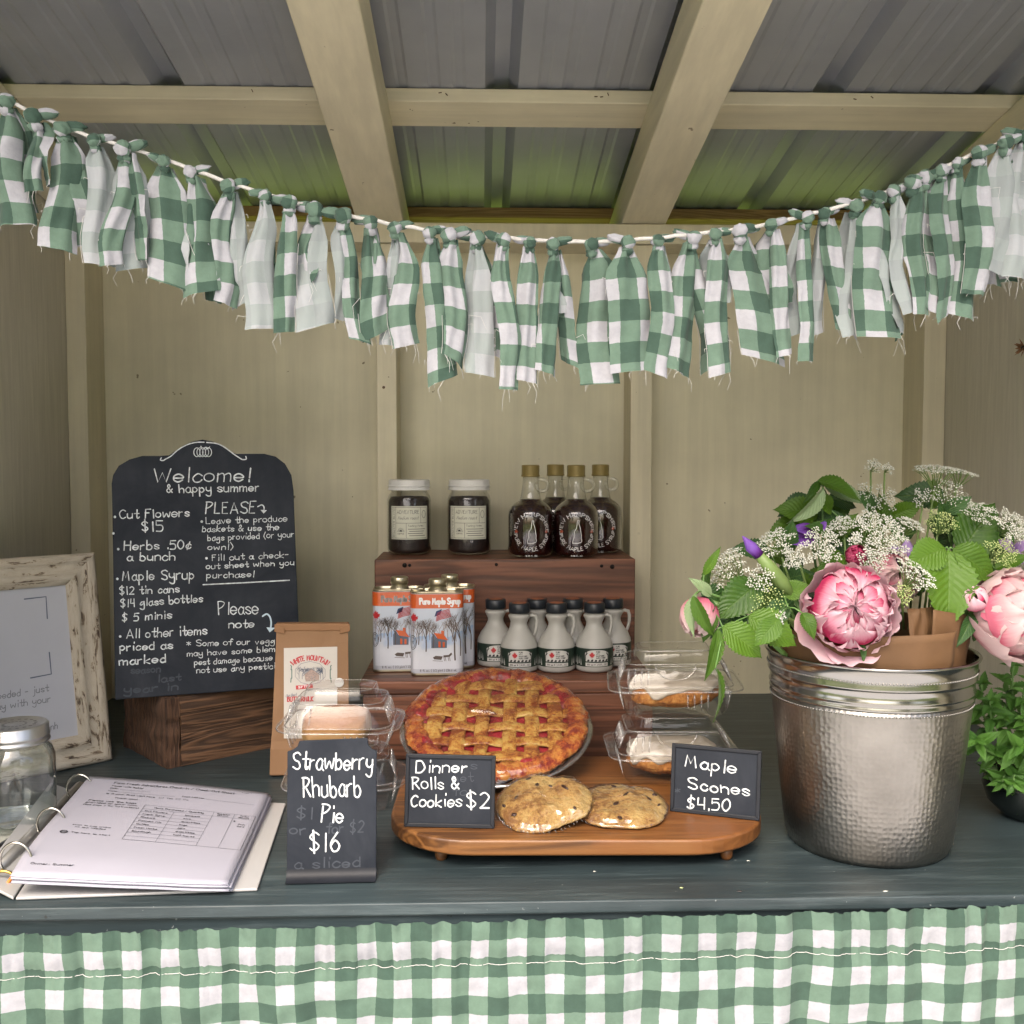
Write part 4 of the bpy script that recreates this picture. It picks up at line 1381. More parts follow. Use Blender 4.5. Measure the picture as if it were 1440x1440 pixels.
def make_tin():
    t = thing('syrup_tin', 'tin', 'tin', (0, 0, ST), (0, 0, 0), group='tins of pure maple syrup')
    W, D, H = .0375, .0215, .120
    rad = .012
    b = MB()
    n = 8
    b.loft([rring(W - .001, D - .001, rad, .0, n), rring(W, D, rad, .0015, n), rring(W, D, rad, .004, n)], 1, True, False)
    b.loft([rring(W, D, rad, .004, n), rring(W, D, rad, H - .003, n)], 0, False, False)
    b.loft([rring(W, D, rad, H - .003, n), rring(W + .0005, D + .0005, rad, H - .001, n), rring(W, D, rad, H, n), rring(W - .002, D - .002, rad, H, n), rring(W - .003, D - .003, rad, H - .003, n)], 1, False, True)
    b.build('tin_body', [M['tin_white'], M['tin']], t, False, 0)
    b = MB()
    b.lathe([(.0135, H - .0028), (.0135, H + .001), (.0115, H + .002), (.0115, H + .009)], 32, 0, (.001, 0, 0))
    b.build('neck', M['tin'], t, True)
    b = MB()
    b.lathe([(.0128, H + .0065), (.0128, H + .0150), (.0120, H + .0160), (.0100, H + .0160), (.0095, H + .0145), (0, H + .0145)], 40, 0, (.001, 0, 0), lambda a, z, i: .0003 * math.sin(a * 20) if i < 2 else 0)
    b.build('cap', M['tin'], t, True)
    # printed face: a wrap around the front and the rounded edges

    def wrap(off):
        def f(a, c):
            s = a
            e = W - rad
            if abs(s) <= e: return Vector((s, -D - off, c))
            sg = 1 if s > 0 else -1
            th = min((abs(s) - e) / rad, PI / 2)
            ex = abs(s) - e - rad * PI / 2
            if ex > 0: return Vector((sg * (W + off), -D + rad + ex, c))
            return Vector((sg * (e + (rad + off) * math.sin(th)), -D + rad - (rad + off) * math.cos(th), c))
        return f
    f1, f2, f3, f4 = wrap(.0003), wrap(.0005), wrap(.0007), wrap(.0009)
    E = W + .010
    b = MB(); rect(b, -W + .003, W + .001, .010, .0985, f1, 0, 20); b.build('printed_scene', M['tin_scene'], t, True)
    b = MB(); rect(b, -E, E, .0965, .1165, f2, 0, 26); b.build('orange_band', M['tin_orange'], t, True)
    b = MB()
    for o in (-.0002, .0002):
        write(b, 'Pure Maple Syrup', -.0240 + o, .1025, .057, .0085, .0019, f3, n=2)
    b.build('band_lettering', M['white_ink'], t)
    rt = random.Random(5)
    b = MB()

    def branch(x, z, a, l, w, dep, mi):
        x2, z2 = x + math.sin(a) * l, z + math.cos(a) * l
        if z2 > .095: return
        ribbon(b, [(x, z), ((x + x2) / 2 + rt.uniform(-.0004, .0004), (z + z2) / 2), (x2, z2)], w, f3 if mi else f4, mi, False)
        if dep:
            for k in range(3 if dep > 1 else 2):
                branch(x2, z2, a + rt.uniform(-.75, .75), l * rt.uniform(.55, .8), w * .6, dep - 1, mi)
    for k in range(11):
        branch(-.034 + k * .0062 + rt.uniform(-.001, .001), rt.uniform(.046, .054), rt.uniform(-.1, .1), .011, .0009, 3, 1)
    for x, z, l, w in ((.0255, .022, .026, .0021), (-.0155, .035, .017, .0016), (-.026, .045, .014, .0012), (.033, .028, .022, .0014), (-.005, .040, .013, .0012)):
        branch(x, z, rt.uniform(-.05, .05), l, w, 4, 0)
    b.build('printed_trees', [M['tree_ink'], M['tree_ink_pale']], t)
    b = MB()
    poly(b, [(-.008, .040), (-.001, .040), (-.001, .055), (-.0045, .061), (-.008, .055)], f3)
    poly(b, [(-.001, .040), (.014, .040), (.014, .051), (-.001, .055)], f3)
    b.build('printed_cabin', M['barn_blue'], t)
    b = MB()
    poly(b, [(-.0045, .0618), (.009, .0600), (.0155, .0510), (.0008, .0535)], f4)
    poly(b, [(.006, .0600), (.006, .0650), (.0098, .0645), (.0098, .0592)], f4)
    poly(b, [(.002, .041), (.005, .041), (.005, .049), (.002, .0495)], f4); poly(b, [(.008, .041), (.011, .041), (.011, .048), (.008, .0485)], f4)
    b.build('printed_cabin_roof', M['tin_orange'], t)
    b = MB()
    poly(b, [(-.004, .024), (.006, .023), (.008, .028), (-.002, .029), (-.006, .0265)], f4)
    poly(b, [(.009, .0265), (.018, .0275), (.0215, .031), (.020, .0335), (.0165, .030), (.009, .0295)], f4)
    for x in (.0095, .0115, .0155, .0175): ribbon(b, [(x, .028), (x + .001, .0215)], .0007, f4)
    ribbon(b, [(-.006, .022), (.008, .0212)], .0006, f4)
    b.build('printed_sleigh', M['tree_ink'], t)
    b = MB()
    for k in range(7):
        z = .0945 - k * .0018
        ribbon(b, [(.0005 - .001 * k * .3, z - .0052), (.006, z - .0022), (.012, z - .001), (.0175 + .0004 * k, z + .0012)], .0010, f4)
    b.build('printed_flag_stripes', M['red_ink'], t)
    b = MB(); poly(b, [(-.0035, .0845), (.005, .0885), (.007, .0955), (-.0010, .0925)], f4); b.build('printed_flag_field', M['blue_ink'], t)
    b = MB(); poly(b, [(-.0325 + p[0] * .0065, .0830 + p[1] * .0075) for p in MAPLE], f4); b.build('printed_maple_leaf', M['red_ink'], t)
    b = MB()
    write(b, '8 fl. oz. ( 1/2 pint ) 236.6 mL', -.024, .0065, .052, .0030, .0007, f3, n=2)
    b.build('printed_volume', M['ink_grey'], t)
    b = MB()
    pts = circle_pts(-.0345, .0480, .0056, .0100, 20)
    ribbon(b, pts + [pts[0]], .0008, f4)
    pts = circle_pts(-.0345, .0480, .0040, .0076, 16)
    ribbon(b, pts + [pts[0]], .0005, f4)
    write(b, 'VT', -.0365, .046, .0040, .0040, .0006, f4, n=1)
    b.build('printed_seal', M['ink'], t)
    return t


tin = make_tin()
for i, (px, py, y, rz, lab) in enumerate(((614, 949, 1.442, 2, 'frontmost maple syrup tin, its orange band and cabin picture fully in view'), (560, 944, 1.468, 3, 'left maple syrup tin, its right side tucked behind the frontmost tin'),
                                          (575, 938, 1.50, 2, 'third'), (632, 938, 1.515, -2, 'maple syrup tin at the back right, only a strip showing beside the frontmost'))):
    if i == 2: continue
    t = tin if i == 0 else copy_tree(tin)
    p = on_y(px, py, y)
    t.location = (p.x, y + (.0215 if i < 2 else 0), ST)
    t.rotation_euler = (0, 0, R(rz))
    t['label'] = lab
# ---- little jugs
M['jug'] = plain('grey_white_plastic_jug', (0.385, 0.38, 0.355), 0.42, var=0.03)
M['black_cap'] = plain('black_plastic_cap', (0.012, 0.016, 0.022), 0.4, var=0.1)
M['cap_seal'] = plain('orange_brown_cap_seal', (0.30, 0.10, 0.045), 0.45, var=0.15)
M['jug_band'] = plain('dark_green_print_band', (0.012, 0.026, 0.018), 0.5, var=0.1)
M['jug_white'] = plain('pale_grey_label', (0.52, 0.52, 0.49), 0.5, var=0.04)


def make_jug():
    t = thing('syrup_jug', 'jug', 'jug', (0, 0, ST), group='small plastic jugs of maple syrup')
    r = .0275
    b = MB()
    b.lathe([(0, .0006), (r - .005, .0), (r - .001, .002), (r, .005), (r, .034), (r - .0008, .0395), (r - .005, .049), (r - .011, .057), (.0135, .062), (.0118, .066), (.0116, .070), (.0135, .0745), (.0155, .0785), (.0158, .0805), (.0145, .082), (.0110, .083), (.0110, .090)], 36)
    b.build('jug_body', M['jug'], t, True)
    b = MB()
    b.lathe([(.0145, .0845), (.0152, .0852), (.0152, .0970), (.0140, .0985), (0, .0985)], 40, 0, (0, 0, 0), lambda a, z, i: .00035 * math.sin(a * 22) if i in (1, 2) else 0)
    b.build('cap', M['black_cap'], t, True)
    b = MB(); b.lathe([(.0105, .0986), (.0105, .0990), (0, .0990)], 24)
    b.build('cap_seal', M['cap_seal'], t)
    b = MB()
    pts = [(.0135, 0, .0785), (.0185, 0, .0805), (.0235, 0, .0790), (.0255, 0, .0730), (.0253, 0, .0640), (.0235, 0, .0560), (.0215, 0, .0500)]
    sp_ = [Vector(p) for p in pts]
    b.tube(sp_, [.0024, .0024, .0026, .0026, .0025, .0024, .0022], 8)
    b.build('handle', M['jug'], t, True)
    f1, f2, f3 = cyl_fm(r + .0002), cyl_fm(r + .0004), cyl_fm(r + .0006)
    b = MB(); rect(b, -.042, .042, .0090, .0355, f1, 0, 26); b.build('printed_band', M['jug_band'], t, True)
    b = MB()
    pts = [(-.016, .0165), (-.020, .020), (-.0190, .0275), (-.0165, .0325), (.0165, .0325), (.0200, .0290), (.0185, .0225), (.0190, .0180), (.016, .0165)]
    for k in range(16):
        a, c = -.018 + .036 * k / 16, -.018 + .036 * (k + 1) / 16
        h = lambda x: .0335 - .0045 * abs(x / .018) ** 3
        poly(b, [(a, .0170), (c, .0170), (c, h(c)), (a, h(a))], f2)
        l = lambda x: .0022 * (abs(x / .018) > .93)
        poly(b, [(a * .95, .0100), (c * .95, .0100), (c * .95, .0152), (a * .95, .0152)], f2)
    for sx in (-1, 1):
        for k in range(4):
            poly(b, [(sx * (.024 + k * .004), .011 + (k % 2) * .002), (sx * (.026 + k * .004), .011 + (k % 2) * .002), (sx * (.0255 + k * .004), .022 + (k % 3) * .002)], f2)
    b.build('printed_panel', M['jug_white'], t)
    b = MB(); poly(b, [(-.0075 + p[0] * .0042, .0262 + p[1] * .0055) for p in MAPLE], f3); b.build('printed_maple_leaf', M['red_ink'], t)
    b = MB()
    for k, s in enumerate(('PURE', 'NEW', 'HAMPSHIRE', 'MAPLE SYRUP')):
        write(b, s, -.0015, .0300 - k * .0029, (.006, .005, .0125, .0140)[k], .0020, .00045, f3, n=1)
    write(b, '100 ml * 3.4 FL. OZ.', -.0145, .0113, .030, .0026, .0005, f3, n=1)
    for k in range(6):
        x = -.015 + k * .0055
        poly(b, [(x, .0172), (x + .0035, .0172), (x + .0040, .0192 + .001 * (k % 2)), (x + .002, .0202), (x + .0005, .0188)], f3)
    for sx in (-1, 1):
        ribbon(b, [(sx * .0175, .017), (sx * .0170, .026), (sx * .0150, .031)], .0012, f3)
        ribbon(b, [(sx * .0170, .025), (sx * .0140, .029)], .0008, f3)
    b.build('label_print', M['ink'], t)
    return t


jug = make_jug()
JL = [(730, 1.484, 0, 'front left of the three front jugs, beside the tins'), (782, 1.484, -2, 'middle of the three front jugs'), (835, 1.484, 3, 'right of the three front jugs, beside the scone boxes'),
      (697, 1.526, 8, 'leftmost jug of the back row, nearest the tins'), (755, 1.526, 4, 'back row jug showing between the left and middle front jugs'), (805, 1.526, 0, 'back row jug showing between the middle and right front jugs'), (861, 1.526, 6, 'rightmost jug of the back row')]
for i, (px, y, rz, lab) in enumerate(JL):
    t = jug if i == 0 else copy_tree(jug)
    t.location = (on_y(px, 900, y).x, y - .005, ST)
    t.rotation_euler = (0, 0, R(rz))
    t['label'] = 'small grey maple syrup jug, ' + lab
# ================================================================== lattice pie
def crustmat(name, c0, c1, c2, film=0.6, wr=1.0):
    """baked pastry under taut cling film"""
    m, nt, b = newmat(name)
    b.inputs['Roughness'].default_value = 0.55
    v = coords(nt, 'Object')
    a = nz(nt, v, 60, 5, 0.7); c = nz(nt, v, 320, 4, 0.75)
    f = math_n(nt, 'ADD', math_n(nt, 'MULTIPLY', a, 0.75), math_n(nt, 'MULTIPLY', c, 0.35))
    nt.links.new(ramp(nt, f, [(0.47, c0), (0.555, c1), (0.64, c2)]), b.inputs['Base Color'])
    bump(nt, b, math_n(nt, 'ADD', a, c), 0.9, 0.0045)
    b.inputs['Coat Weight'].default_value = film
    b.inputs['Coat Roughness'].default_value = 0.08
    w = nz(nt, coords(nt, 'Object', (14, 60, 30)), 1.0, 4, 0.6, 1.5)
    bn = nd(nt, 'ShaderNodeBump'); bn.inputs['Strength'].default_value = 0.5 * wr; bn.inputs['Distance'].default_value = 0.004
    nt.links.new(w, bn.inputs['Height']); nt.links.new(bn.outputs[0], b.inputs['Coat Normal'])
    return m


M['crust'] = crustmat('golden_baked_crust', (0.22, 0.042, 0.004), (0.43, 0.185, 0.028), (0.54, 0.34, 0.085), 0.45)
M['rimcrust'] = crustmat('red_stained_crust', (0.18, 0.010, 0.006), (0.38, 0.085, 0.012), (0.52, 0.22, 0.040), 0.6)
M['filling'] = crustmat('strawberry_rhubarb_filling', (0.16, 0.001, 0.006), (0.30, 0.004, 0.014), (0.38, 0.02, 0.03), 0.5)
M['foil'] = plain('aluminium_pie_tin', (0.62, 0.62, 0.64), 0.25, metal=0.95, var=0.08, vs=60, bs=0.3, bscale=120)

pf_ = on_z(697, 1106, CT + .032)
tl = R(21)
pie = thing('lattice_pie', 'round lattice topped strawberry rhubarb pie under film, propped against the riser', 'pie', (on_y(697, 1000, 1.31).x, 1.270, CT + .0868), (tl, 0, R(-3)))
PR = .1145
b = MB()
b.lathe([(0, -.022), (PR - .024, -.022), (PR - .022, -.020), (PR - .004, -.001), (PR + .004, .0005), (PR + .006, -.0008), (PR + .0055, -.0022), (PR - .003, -.0028)], 64, 0, (0, 0, 0), lambda a, z, i: .0006 * math.sin(a * 40) if 2 < i < 5 else 0)
b.build('foil_tin', M['foil'], pie, True)
b = MB()


def fillf(u, v):
    a = u * 2 * PI; r = v * (PR - .012)
    p = Vector((math.cos(a) * r, math.sin(a) * r, 0))
    return (p.x, p.y, .0035 + .0022 * (1 - v * v) + .0030 * noise.noise(p * 60) + .0012 * noise.noise(p * 160))


b.grid(fillf, 64, 24, 0, None, True)
b.build('fruit_filling', M['filling'], pie, True)
b = MB()


def rimf(u, v):
    a = u * 2 * PI; e = v * 2 * PI
    w = .013 * (1 + .12 * noise.noise(Vector((math.cos(a) * 3, math.sin(a) * 3, 1))) + .06 * math.sin(a * 17 + 2 * math.sin(a * 3)))
    h = .0078 * (1 + .18 * noise.noise(Vector((math.cos(a) * 5, math.sin(a) * 5, 7))) + .10 * math.sin(a * 17 + 2 * math.sin(a * 3) + .8))
    R0 = PR - .0125 + .003 * noise.noise(Vector((math.cos(a) * 2, math.sin(a) * 2, 4)))
    n_ = .0030 * noise.noise(Vector((math.cos(a) * 22, math.sin(a) * 22, e * 1.4))) + .0014 * noise.noise(Vector((math.cos(a) * 60, math.sin(a) * 60, e * 3)))
    rr = R0 + (w + n_) * math.cos(e)
    return (math.cos(a) * rr, math.sin(a) * rr, .0058 + (h + n_) * math.sin(e))


b.grid(rimf, 220, 18, 0, None)
b.build('crimped_rim', M['rimcrust'], pie, True)
rp = random.Random(8)
SPC = .0300; off = [(-2.5 + k) * SPC for k in range(6)]
for d in (0, 1):
    for k in range(6):
        o = off[k] * .98 + rp.uniform(-.0025, .0025)
        half = math.sqrt(max((PR - .013) ** 2 - o * o, .0004))
        W = .0090 + rp.uniform(-.0008, .0008)
        b = MB()
        sgn = (1 if (k + d) % 2 else -1)

        def lat(u, v, o=o, half=half, W=W, sgn=sgn, k=k, d=d):
            t = -half + 2 * half * v
            e = u * 2 * PI
            wav = sgn * .0019 * math.sin((t / SPC) * PI + 0)
            n_ = noise.noise(Vector((t * 90, math.cos(e) * 1.5 + k * 7 + d * 50, math.sin(e))))
            cx = o + W * (1 + .14 * n_ + .08 * noise.noise(Vector((t * 200, math.copysign(4, math.cos(e)), k)))) * math.cos(e) + .0012 * noise.noise(Vector((t * 30, k, d)))
            z = .0083 + wav + (.0026 + .0012 * n_ + .0007 * noise.noise(Vector((t * 260, e * 3, k)))) * math.sin(e) - .0025 * (abs(t) / half) ** 6
            return (cx, t, z) if d == 0 else (t, cx, z)
        b.grid(lat, 12, 70, 0, None, d == 0)
        b.build('lattice_strip', M['crust'], pie, True)
# juice that boiled over the rim
for a0, r0, s0 in ((2.2, .080, .026), (1.85, .088, .018), (2.6, .082, .024), (3.0, .088, .017), (1.5, .092, .012), (.50, .090, .016), (.75, .092, .010), (-1.15, .094, .009), (-2.6, .093, .010), (2.4, .062, .014)):
    b = MB()

    def jf(u, v, a0=a0, r0=r0, s0=s0):
        a = u * 2 * PI
        n_ = 1 + .35 * noise.noise(Vector((math.cos(a) * 1.3, math.sin(a) * 1.3, a0 * 5)))
        r = s0 * v * n_
        p = Vector((r0 * math.cos(a0) + math.cos(a) * r * (1.0), r0 * math.sin(a0) + math.sin(a) * r, 0))
        dd = max(0, 1 - ((p.length - PR + .0125) / .0135) ** 2)
        return (p.x, p.y, .0062 + .0072 * math.sqrt(dd) * 1.06 + .0018 * (1 - v ** 3) + .0014 * noise.noise(p * 110) - .004 * v ** 6)
    b.grid(jf, 26, 10, 0, None, True)
    b.build('juice_patch', M['filling'], pie, True)

b = MB()
M['pie_film'] = clear('cling_film_over_pie', (1, 1, 1), 1.2, 0.0, 0.07)


def pfilm(u, v):
    a = u * 2 * PI
    r = v * (PR + .007)
    p = Vector((math.cos(a) * r, math.sin(a) * r, 0))
    edge = max(0, (v - .86) / .14)
    left = max(0, math.cos(a - 2.5))
    rid = abs(noise.noise(Vector((a * 7, v * 2.2, 3)))) * (.3 + left) + .5 * abs(noise.noise(Vector((p.x * 40 + p.y * 25, p.y * 14, 8)))) * (.25 + left)
    z = .0150 + .0045 * rid * (1 - edge) - .0165 * edge ** 1.6
    return (p.x, p.y, z)


b.grid(pfilm, 160, 40, 0, None, True)
b.build('cling_film', M['pie_film'], pie, True)

# ================================================================== cookies
m, nt, b_ = newmat('wrapped_cookie_dough')
v = coords(nt, 'Object')
a = nz(nt, v, 34, 5, 0.65); c = nz(nt, v, 240, 4, 0.75)
nt.links.new(ramp(nt, math_n(nt, 'ADD', math_n(nt, 'MULTIPLY', a, .7), math_n(nt, 'MULTIPLY', c, .4)), [(0.46, (0.20, 0.085, 0.020)), (0.54, (0.38, 0.215, 0.062)), (0.66, (0.48, 0.33, 0.120))]), b_.inputs['Base Color'])
b_.inputs['Roughness'].default_value = 0.6
bump(nt, b_, math_n(nt, 'ADD', a, c), 0.9, 0.006)
b_.inputs['Coat Weight'].default_value = 0.45; b_.inputs['Coat Roughness'].default_value = 0.06
w = nz(nt, coords(nt, 'Object', (50, 22, 60)), 1.0, 4, 0.65, 2.0)
bn = nd(nt, 'ShaderNodeBump'); bn.inputs['Strength'].default_value = 0.9; bn.inputs['Distance'].default_value = 0.010
nt.links.new(w, bn.inputs['Height']); nt.links.new(bn.outputs[0], b_.inputs['Coat Normal'])
M['cookie'] = m
M['choc'] = plain('dark_chocolate_chip', (0.030, 0.012, 0.009), 0.35, var=0.2)


M['film'] = clear('cling_film', (1, 1, 1), 1.5, 0.0, 0.06)
M['plastic_crease'] = clear('film_crease', (0.98, 0.98, 0.98), 3.0, 0.08, 0.08, 3.5)


def cookie(label, loc, rot, r, h, seed, sc=(1, 1)):
    t = thing('wrapped_cookie', label, 'cookie', loc, rot, group='film wrapped chocolate chip cookies')
    b = MB()

    def top(p): return h * (1 - (min(1, Vector((p[0] / sc[0], p[1] / sc[1])).length / r)) ** 3.2 * .55) + .0042 * noise.noise(Vector((p[0] * 40, p[1] * 40, seed))) + .0016 * noise.noise(Vector((p[0] * 130, p[1] * 130, seed)))

    def f(u, v):
        a = u * 2 * PI
        rr = r * (1 + .13 * noise.noise(Vector((math.cos(a) * 1.6, math.sin(a) * 1.6, seed))) + .04 * noise.noise(Vector((math.cos(a) * 5, math.sin(a) * 6, seed))))
        if v < .7:
            q = v / .7 * .93
            p = (math.cos(a) * rr * q * sc[0], math.sin(a) * rr * q * sc[1])
            return (p[0], p[1], top(p))
        e = (v - .7) / .3
        q = .93 + .07 * max(0, math.sin(e * PI)) ** .7 - .10 * max(0, e - .5) * 2
        zz = h * .47 * (1 - e)
        return (math.cos(a) * rr * q * sc[0], math.sin(a) * rr * q * sc[1], zz + .0008 * noise.noise(Vector((a * 9, e * 5, seed))))
    b.grid(f, 72, 30, 0, None, True)
    b.build('cookie_disc', M['cookie'], t, True)
    rr = random.Random(seed)
    for k in range(8):
        a = rr.uniform(0, 6.28); q = r * math.sqrt(rr.uniform(.02, .75))
        x, y = math.cos(a) * q * sc[0], math.sin(a) * q * sc[1]
        b = MB()
        sx, sy = rr.uniform(.0022, .0062), rr.uniform(.0014, .0030)
        b.lathe([(0, -.001), (1 * sx, -.0005), (.8 * sx, .0006), (0, .0009)], 9, 0, (0, 0, 0), lambda a_, z, i: sx * .2 * math.sin(a_ * 2 + k))
        b.build('chocolate_chip', M['choc'], t, True, 0, Matrix.Translation((x, y, top((x, y)) + .0002)) @ Matrix.Rotation(rr.uniform(0, 3), 4, 'Z') @ Matrix.Diagonal((1, sy / sx, 1, 1)))
    b = MB()
    ph = seed * 1.7

    def film(u, v):
        p = Vector(f(u, v))
        a = u * 2 * PI
        ridge = abs(noise.noise(Vector((math.cos(a + p.x * 20) * 5, p.y * 55, p.x * 26 + ph)))) + .6 * abs(noise.noise(Vector((a * 6, p.z * 90, ph))))
        k = .0006 + .0030 * ridge * (.35 + v)
        d = Vector((math.cos(a) * v * v * .8, math.sin(a) * v * v * .8, 1 - v * .6)).normalized()
        return p + d * k
    b.grid(film, 110, 50, 0, None, True)
    b.build('cling_film', M['film'], t, True)
    # gathered film under the front edge
    b = MB()
    for k in range(26):
        a = -PI / 2 + (k - 13) * .11 + rr.uniform(-.03, .03)
        p = Vector((math.cos(a) * r * .985 * sc[0], math.sin(a) * r * .985 * sc[1], h * .34))
        q = Vector((math.cos(a + .06) * r * .95 * sc[0], math.sin(a + .06) * r * .95 * sc[1], .0004))
        mdl = (p + q) / 2 + Vector((math.cos(a) * .0012, math.sin(a) * .0012, 0))
        b.tube([p, mdl, q], [.0003, .0007, .0005], 4)
    tag(b.build('film_crease', M['plastic_crease'], t, True), kind='stuff')
    return t


p1_ = on_z(872, 1150, BT)
cookie('flat wrapped chocolate chip cookie, the right one, partly under its neighbour', (p1_.x, 1.098, BT + .0042), (R(7), 0, R(8)), .0520, .0155, 3, (1.04, .92))
cookie('tilted wrapped chocolate chip cookie resting on the edge of the right hand cookie', (on_z(763, 1150, BT).x, 1.086, BT + .0125), (R(19), R(-7), R(4)), .0490, .0165, 9, (1.03, .95))

# ================================================================== clear hinged food boxes
def box_shell(root, W, D, h1, h2, rad, style):
    b = MB()
    n = 6
    b.loft([rring(W * .70, D * .70, rad, .0006, n), rring(W * .73, D * .73, rad, .0030, n), rring(W * .76, D * .76, rad, .006, n), rring(W * .84, D * .84, rad * 1.1, h1 - .004, n), rring(W * .855, D * .855, rad * 1.1, h1, n),
            rring(W * .96, D * .96, rad * 1.5, h1 + .0008, n), rring(W, D, rad * 1.6, h1 + .0004, n), rring(W, D, rad * 1.6, h1 - .0022, n)], 0, True, False)
    b.build('base_tub', M['plastic'], root, 'auto')
    b = MB()
    z = h1 + .0022
    rings = [rring(W, D, rad * 1.6, z - .001, n), rring(W, D, rad * 1.6, z + .001, n), rring(W * .955, D * .955, rad * 1.5, z + .0018, n), rring(W * .86, D * .86, rad * 1.1, z + .0022, n),
             rring(W * .84, D * .84, rad * 1.1, z + .005, n), rring(W * .74, D * .72, rad, z + h2 * .62, n), rring(W * .70, D * .68, rad, z + h2 * .68, n), rring(W * .60, D * .56, rad, z + h2 * .72, n), rring(W * .56, D * .52, rad * .8, z + h2 * .96, n), rring(W * .53, D * .49, rad * .8, z + h2, n)]
    b.loft(rings, 0, False, True)
    b.build('hinged_lid', M['plastic'], root, 'auto')
    # moulded ribs and bright folded edges
    b = MB()

    def loop(w_, d_, r_, zz, th):
        pts = rring(w_, d_, r_, zz, n); b.tube(pts + [pts[0]], th, 5, 0, False)
    loop(W * 1.001, D * 1.001, rad * 1.6, h1, .0009)
    loop(W * .86, D * .86, rad * 1.1, h1 + .0035, .0008)
    loop(W * .72, D * .70, rad, z + h2 * .66, .0006)
    loop(W * .545, D * .505, rad * .8, z + h2 * .985, .0006)
    if style == 'arc':
        pts = []
        for k in range(13):
            a = PI * k / 12
            t_ = (1 - math.sin(a))
            pts.append((W * .30 * math.cos(a), -D * (.845 - .105 * (.25 + .75 * t_)) - .001, z + .004 + h2 * .58 * (.25 + .75 * t_)))
        b.tube(pts, .0007, 5)
        b.tube([(-W * .3, -D * .742, z + h2 * .615), (W * .3, -D * .742, z + h2 * .615)], .0006, 5)
    for sx in (-1, 1):
        for k in range(5):
            yy = D * (-.5 + .22 * k)
            b.tube([(sx * W * .845, yy, z + .004), (sx * (W * .755), yy * .9, z + h2 * .56)], [.0012, .0022], 6)
            b.tube([(sx * W * .775, yy, .008), (sx * W * .835, yy, h1 - .006)], [.0010, .0016], 6)
    for k in range(4):
        xx = W * (-.72 + .10 * k)
        b.tube([(xx, -D * .835, z + .005), (xx + .002, -D * .745, z + h2 * .55)], [.0008, .0012], 6)
        b.tube([(-xx - .02, -D * .78, .010), (-xx - .02, -D * .83, h1 - .006)], [.0008, .0012], 6)
    b.build('moulded_edges', M['plastic_edge'], root, True)


M['plastic_edge'] = clear('clear_plastic_edge', (1, 1, 1), 2.0, 0.08, 0.06, 3.0)
m, nt, b_ = newmat('golden_scone_crumb')
v = coords(nt, 'Object')
a = nz(nt, v, 55, 5, 0.7); c = nz(nt, v, 260, 4, 0.8)
f = math_n(nt, 'ADD', math_n(nt, 'MULTIPLY', a, .6), math_n(nt, 'MULTIPLY', c, .45))
nt.links.new(ramp(nt, f, [(0.38, (0.11, 0.028, 0.004)), (0.52, (0.32, 0.12, 0.020)), (0.68, (0.46, 0.23, 0.06))]), b_.inputs['Base Color'])
b_.inputs['Roughness'].default_value = 0.8
bump(nt, b_, f, 0.9, 0.004)
M['scone'] = m
M['icing'] = plain('cream_maple_icing', (0.345, 0.305, 0.25), 0.5, var=0.05, vs=40, bs=0.4, bscale=90, coat=0.15)


def scone(root, seed):
    b = MB()
    A, B_, H = .052, .038, .033

    def bodyf(u, v):
        a = u * 2 * PI; e = (v - .5) * PI
        d = Vector((math.cos(e) * math.cos(a), math.cos(e) * math.sin(a), math.sin(e)))
        n_ = 1 + .10 * noise.noise(d * 2.2 + Vector((seed, 0, 0))) + .07 * noise.noise(d * 8 + Vector((seed, 3, 0)))
        sq = lambda x: math.copysign(abs(x) ** .7, x)
        return (sq(d.x) * A * n_, sq(d.y) * B_ * n_, .006 + H / 2 + sq(d.z) * H / 2 * n_ + .004 * (d.x > 0) * d.x)
    b.grid(bodyf, 64, 32, 0, None)
    b.build('scone_body', M['scone'], root, True)
    b = MB()

    def icf(u, v):
        a = u * 2 * PI
        drip = .72 + .26 * noise.noise(Vector((math.cos(a) * 2.2, math.sin(a) * 2.2, seed + 5))) + .20 * max(0, math.sin(a * 3 + seed)) ** 3
        q = v * (1.0)
        el = (1 - q) * PI / 2 + q * (PI / 2 * (1 - min(1.12, .98 * drip + .2)))
        d = Vector((math.cos(el) * math.cos(a), math.cos(el) * math.sin(a), math.sin(el)))
        n_ = 1.05 + .10 * noise.noise(d * 2.2 + Vector((seed, 0, 0))) + .03 * noise.noise(d * 7 + Vector((seed, 3, 0)))
        sq = lambda x: math.copysign(abs(x) ** .7, x)
        th = .0012 - .003 * (v > .97)
        return (sq(d.x) * (A * n_ + th), sq(d.y) * (B_ * n_ + th), .0075 + H / 2 + sq(d.z) * (H / 2 * n_ + th) + .004 * (d.x > 0) * d.x)
    b.grid(icf, 72, 26, 0, None, True)
    b.build('icing', M['icing'], root, True)


cs = on_y(945, 1080, 1.236)
for k, (z, dx, rz, lab) in enumerate(((BT + .0005, -.002, -2, 'lower clear plastic box holding an iced maple scone, standing on the serving board'), (BT + .0815, .001, -6, 'upper clear plastic box holding an iced maple scone, stacked on the lower one'))):
    t = thing('scone_box', lab, 'food box', (cs.x + dx, 1.236, z), (0, R(0 if k == 0 else -1.5), R(rz)), group='stacked clear boxes of iced scones')
    box_shell(t, .079, .062, .0345, .041, .014, 'arc')
    scone(t, 3 + k * 4)

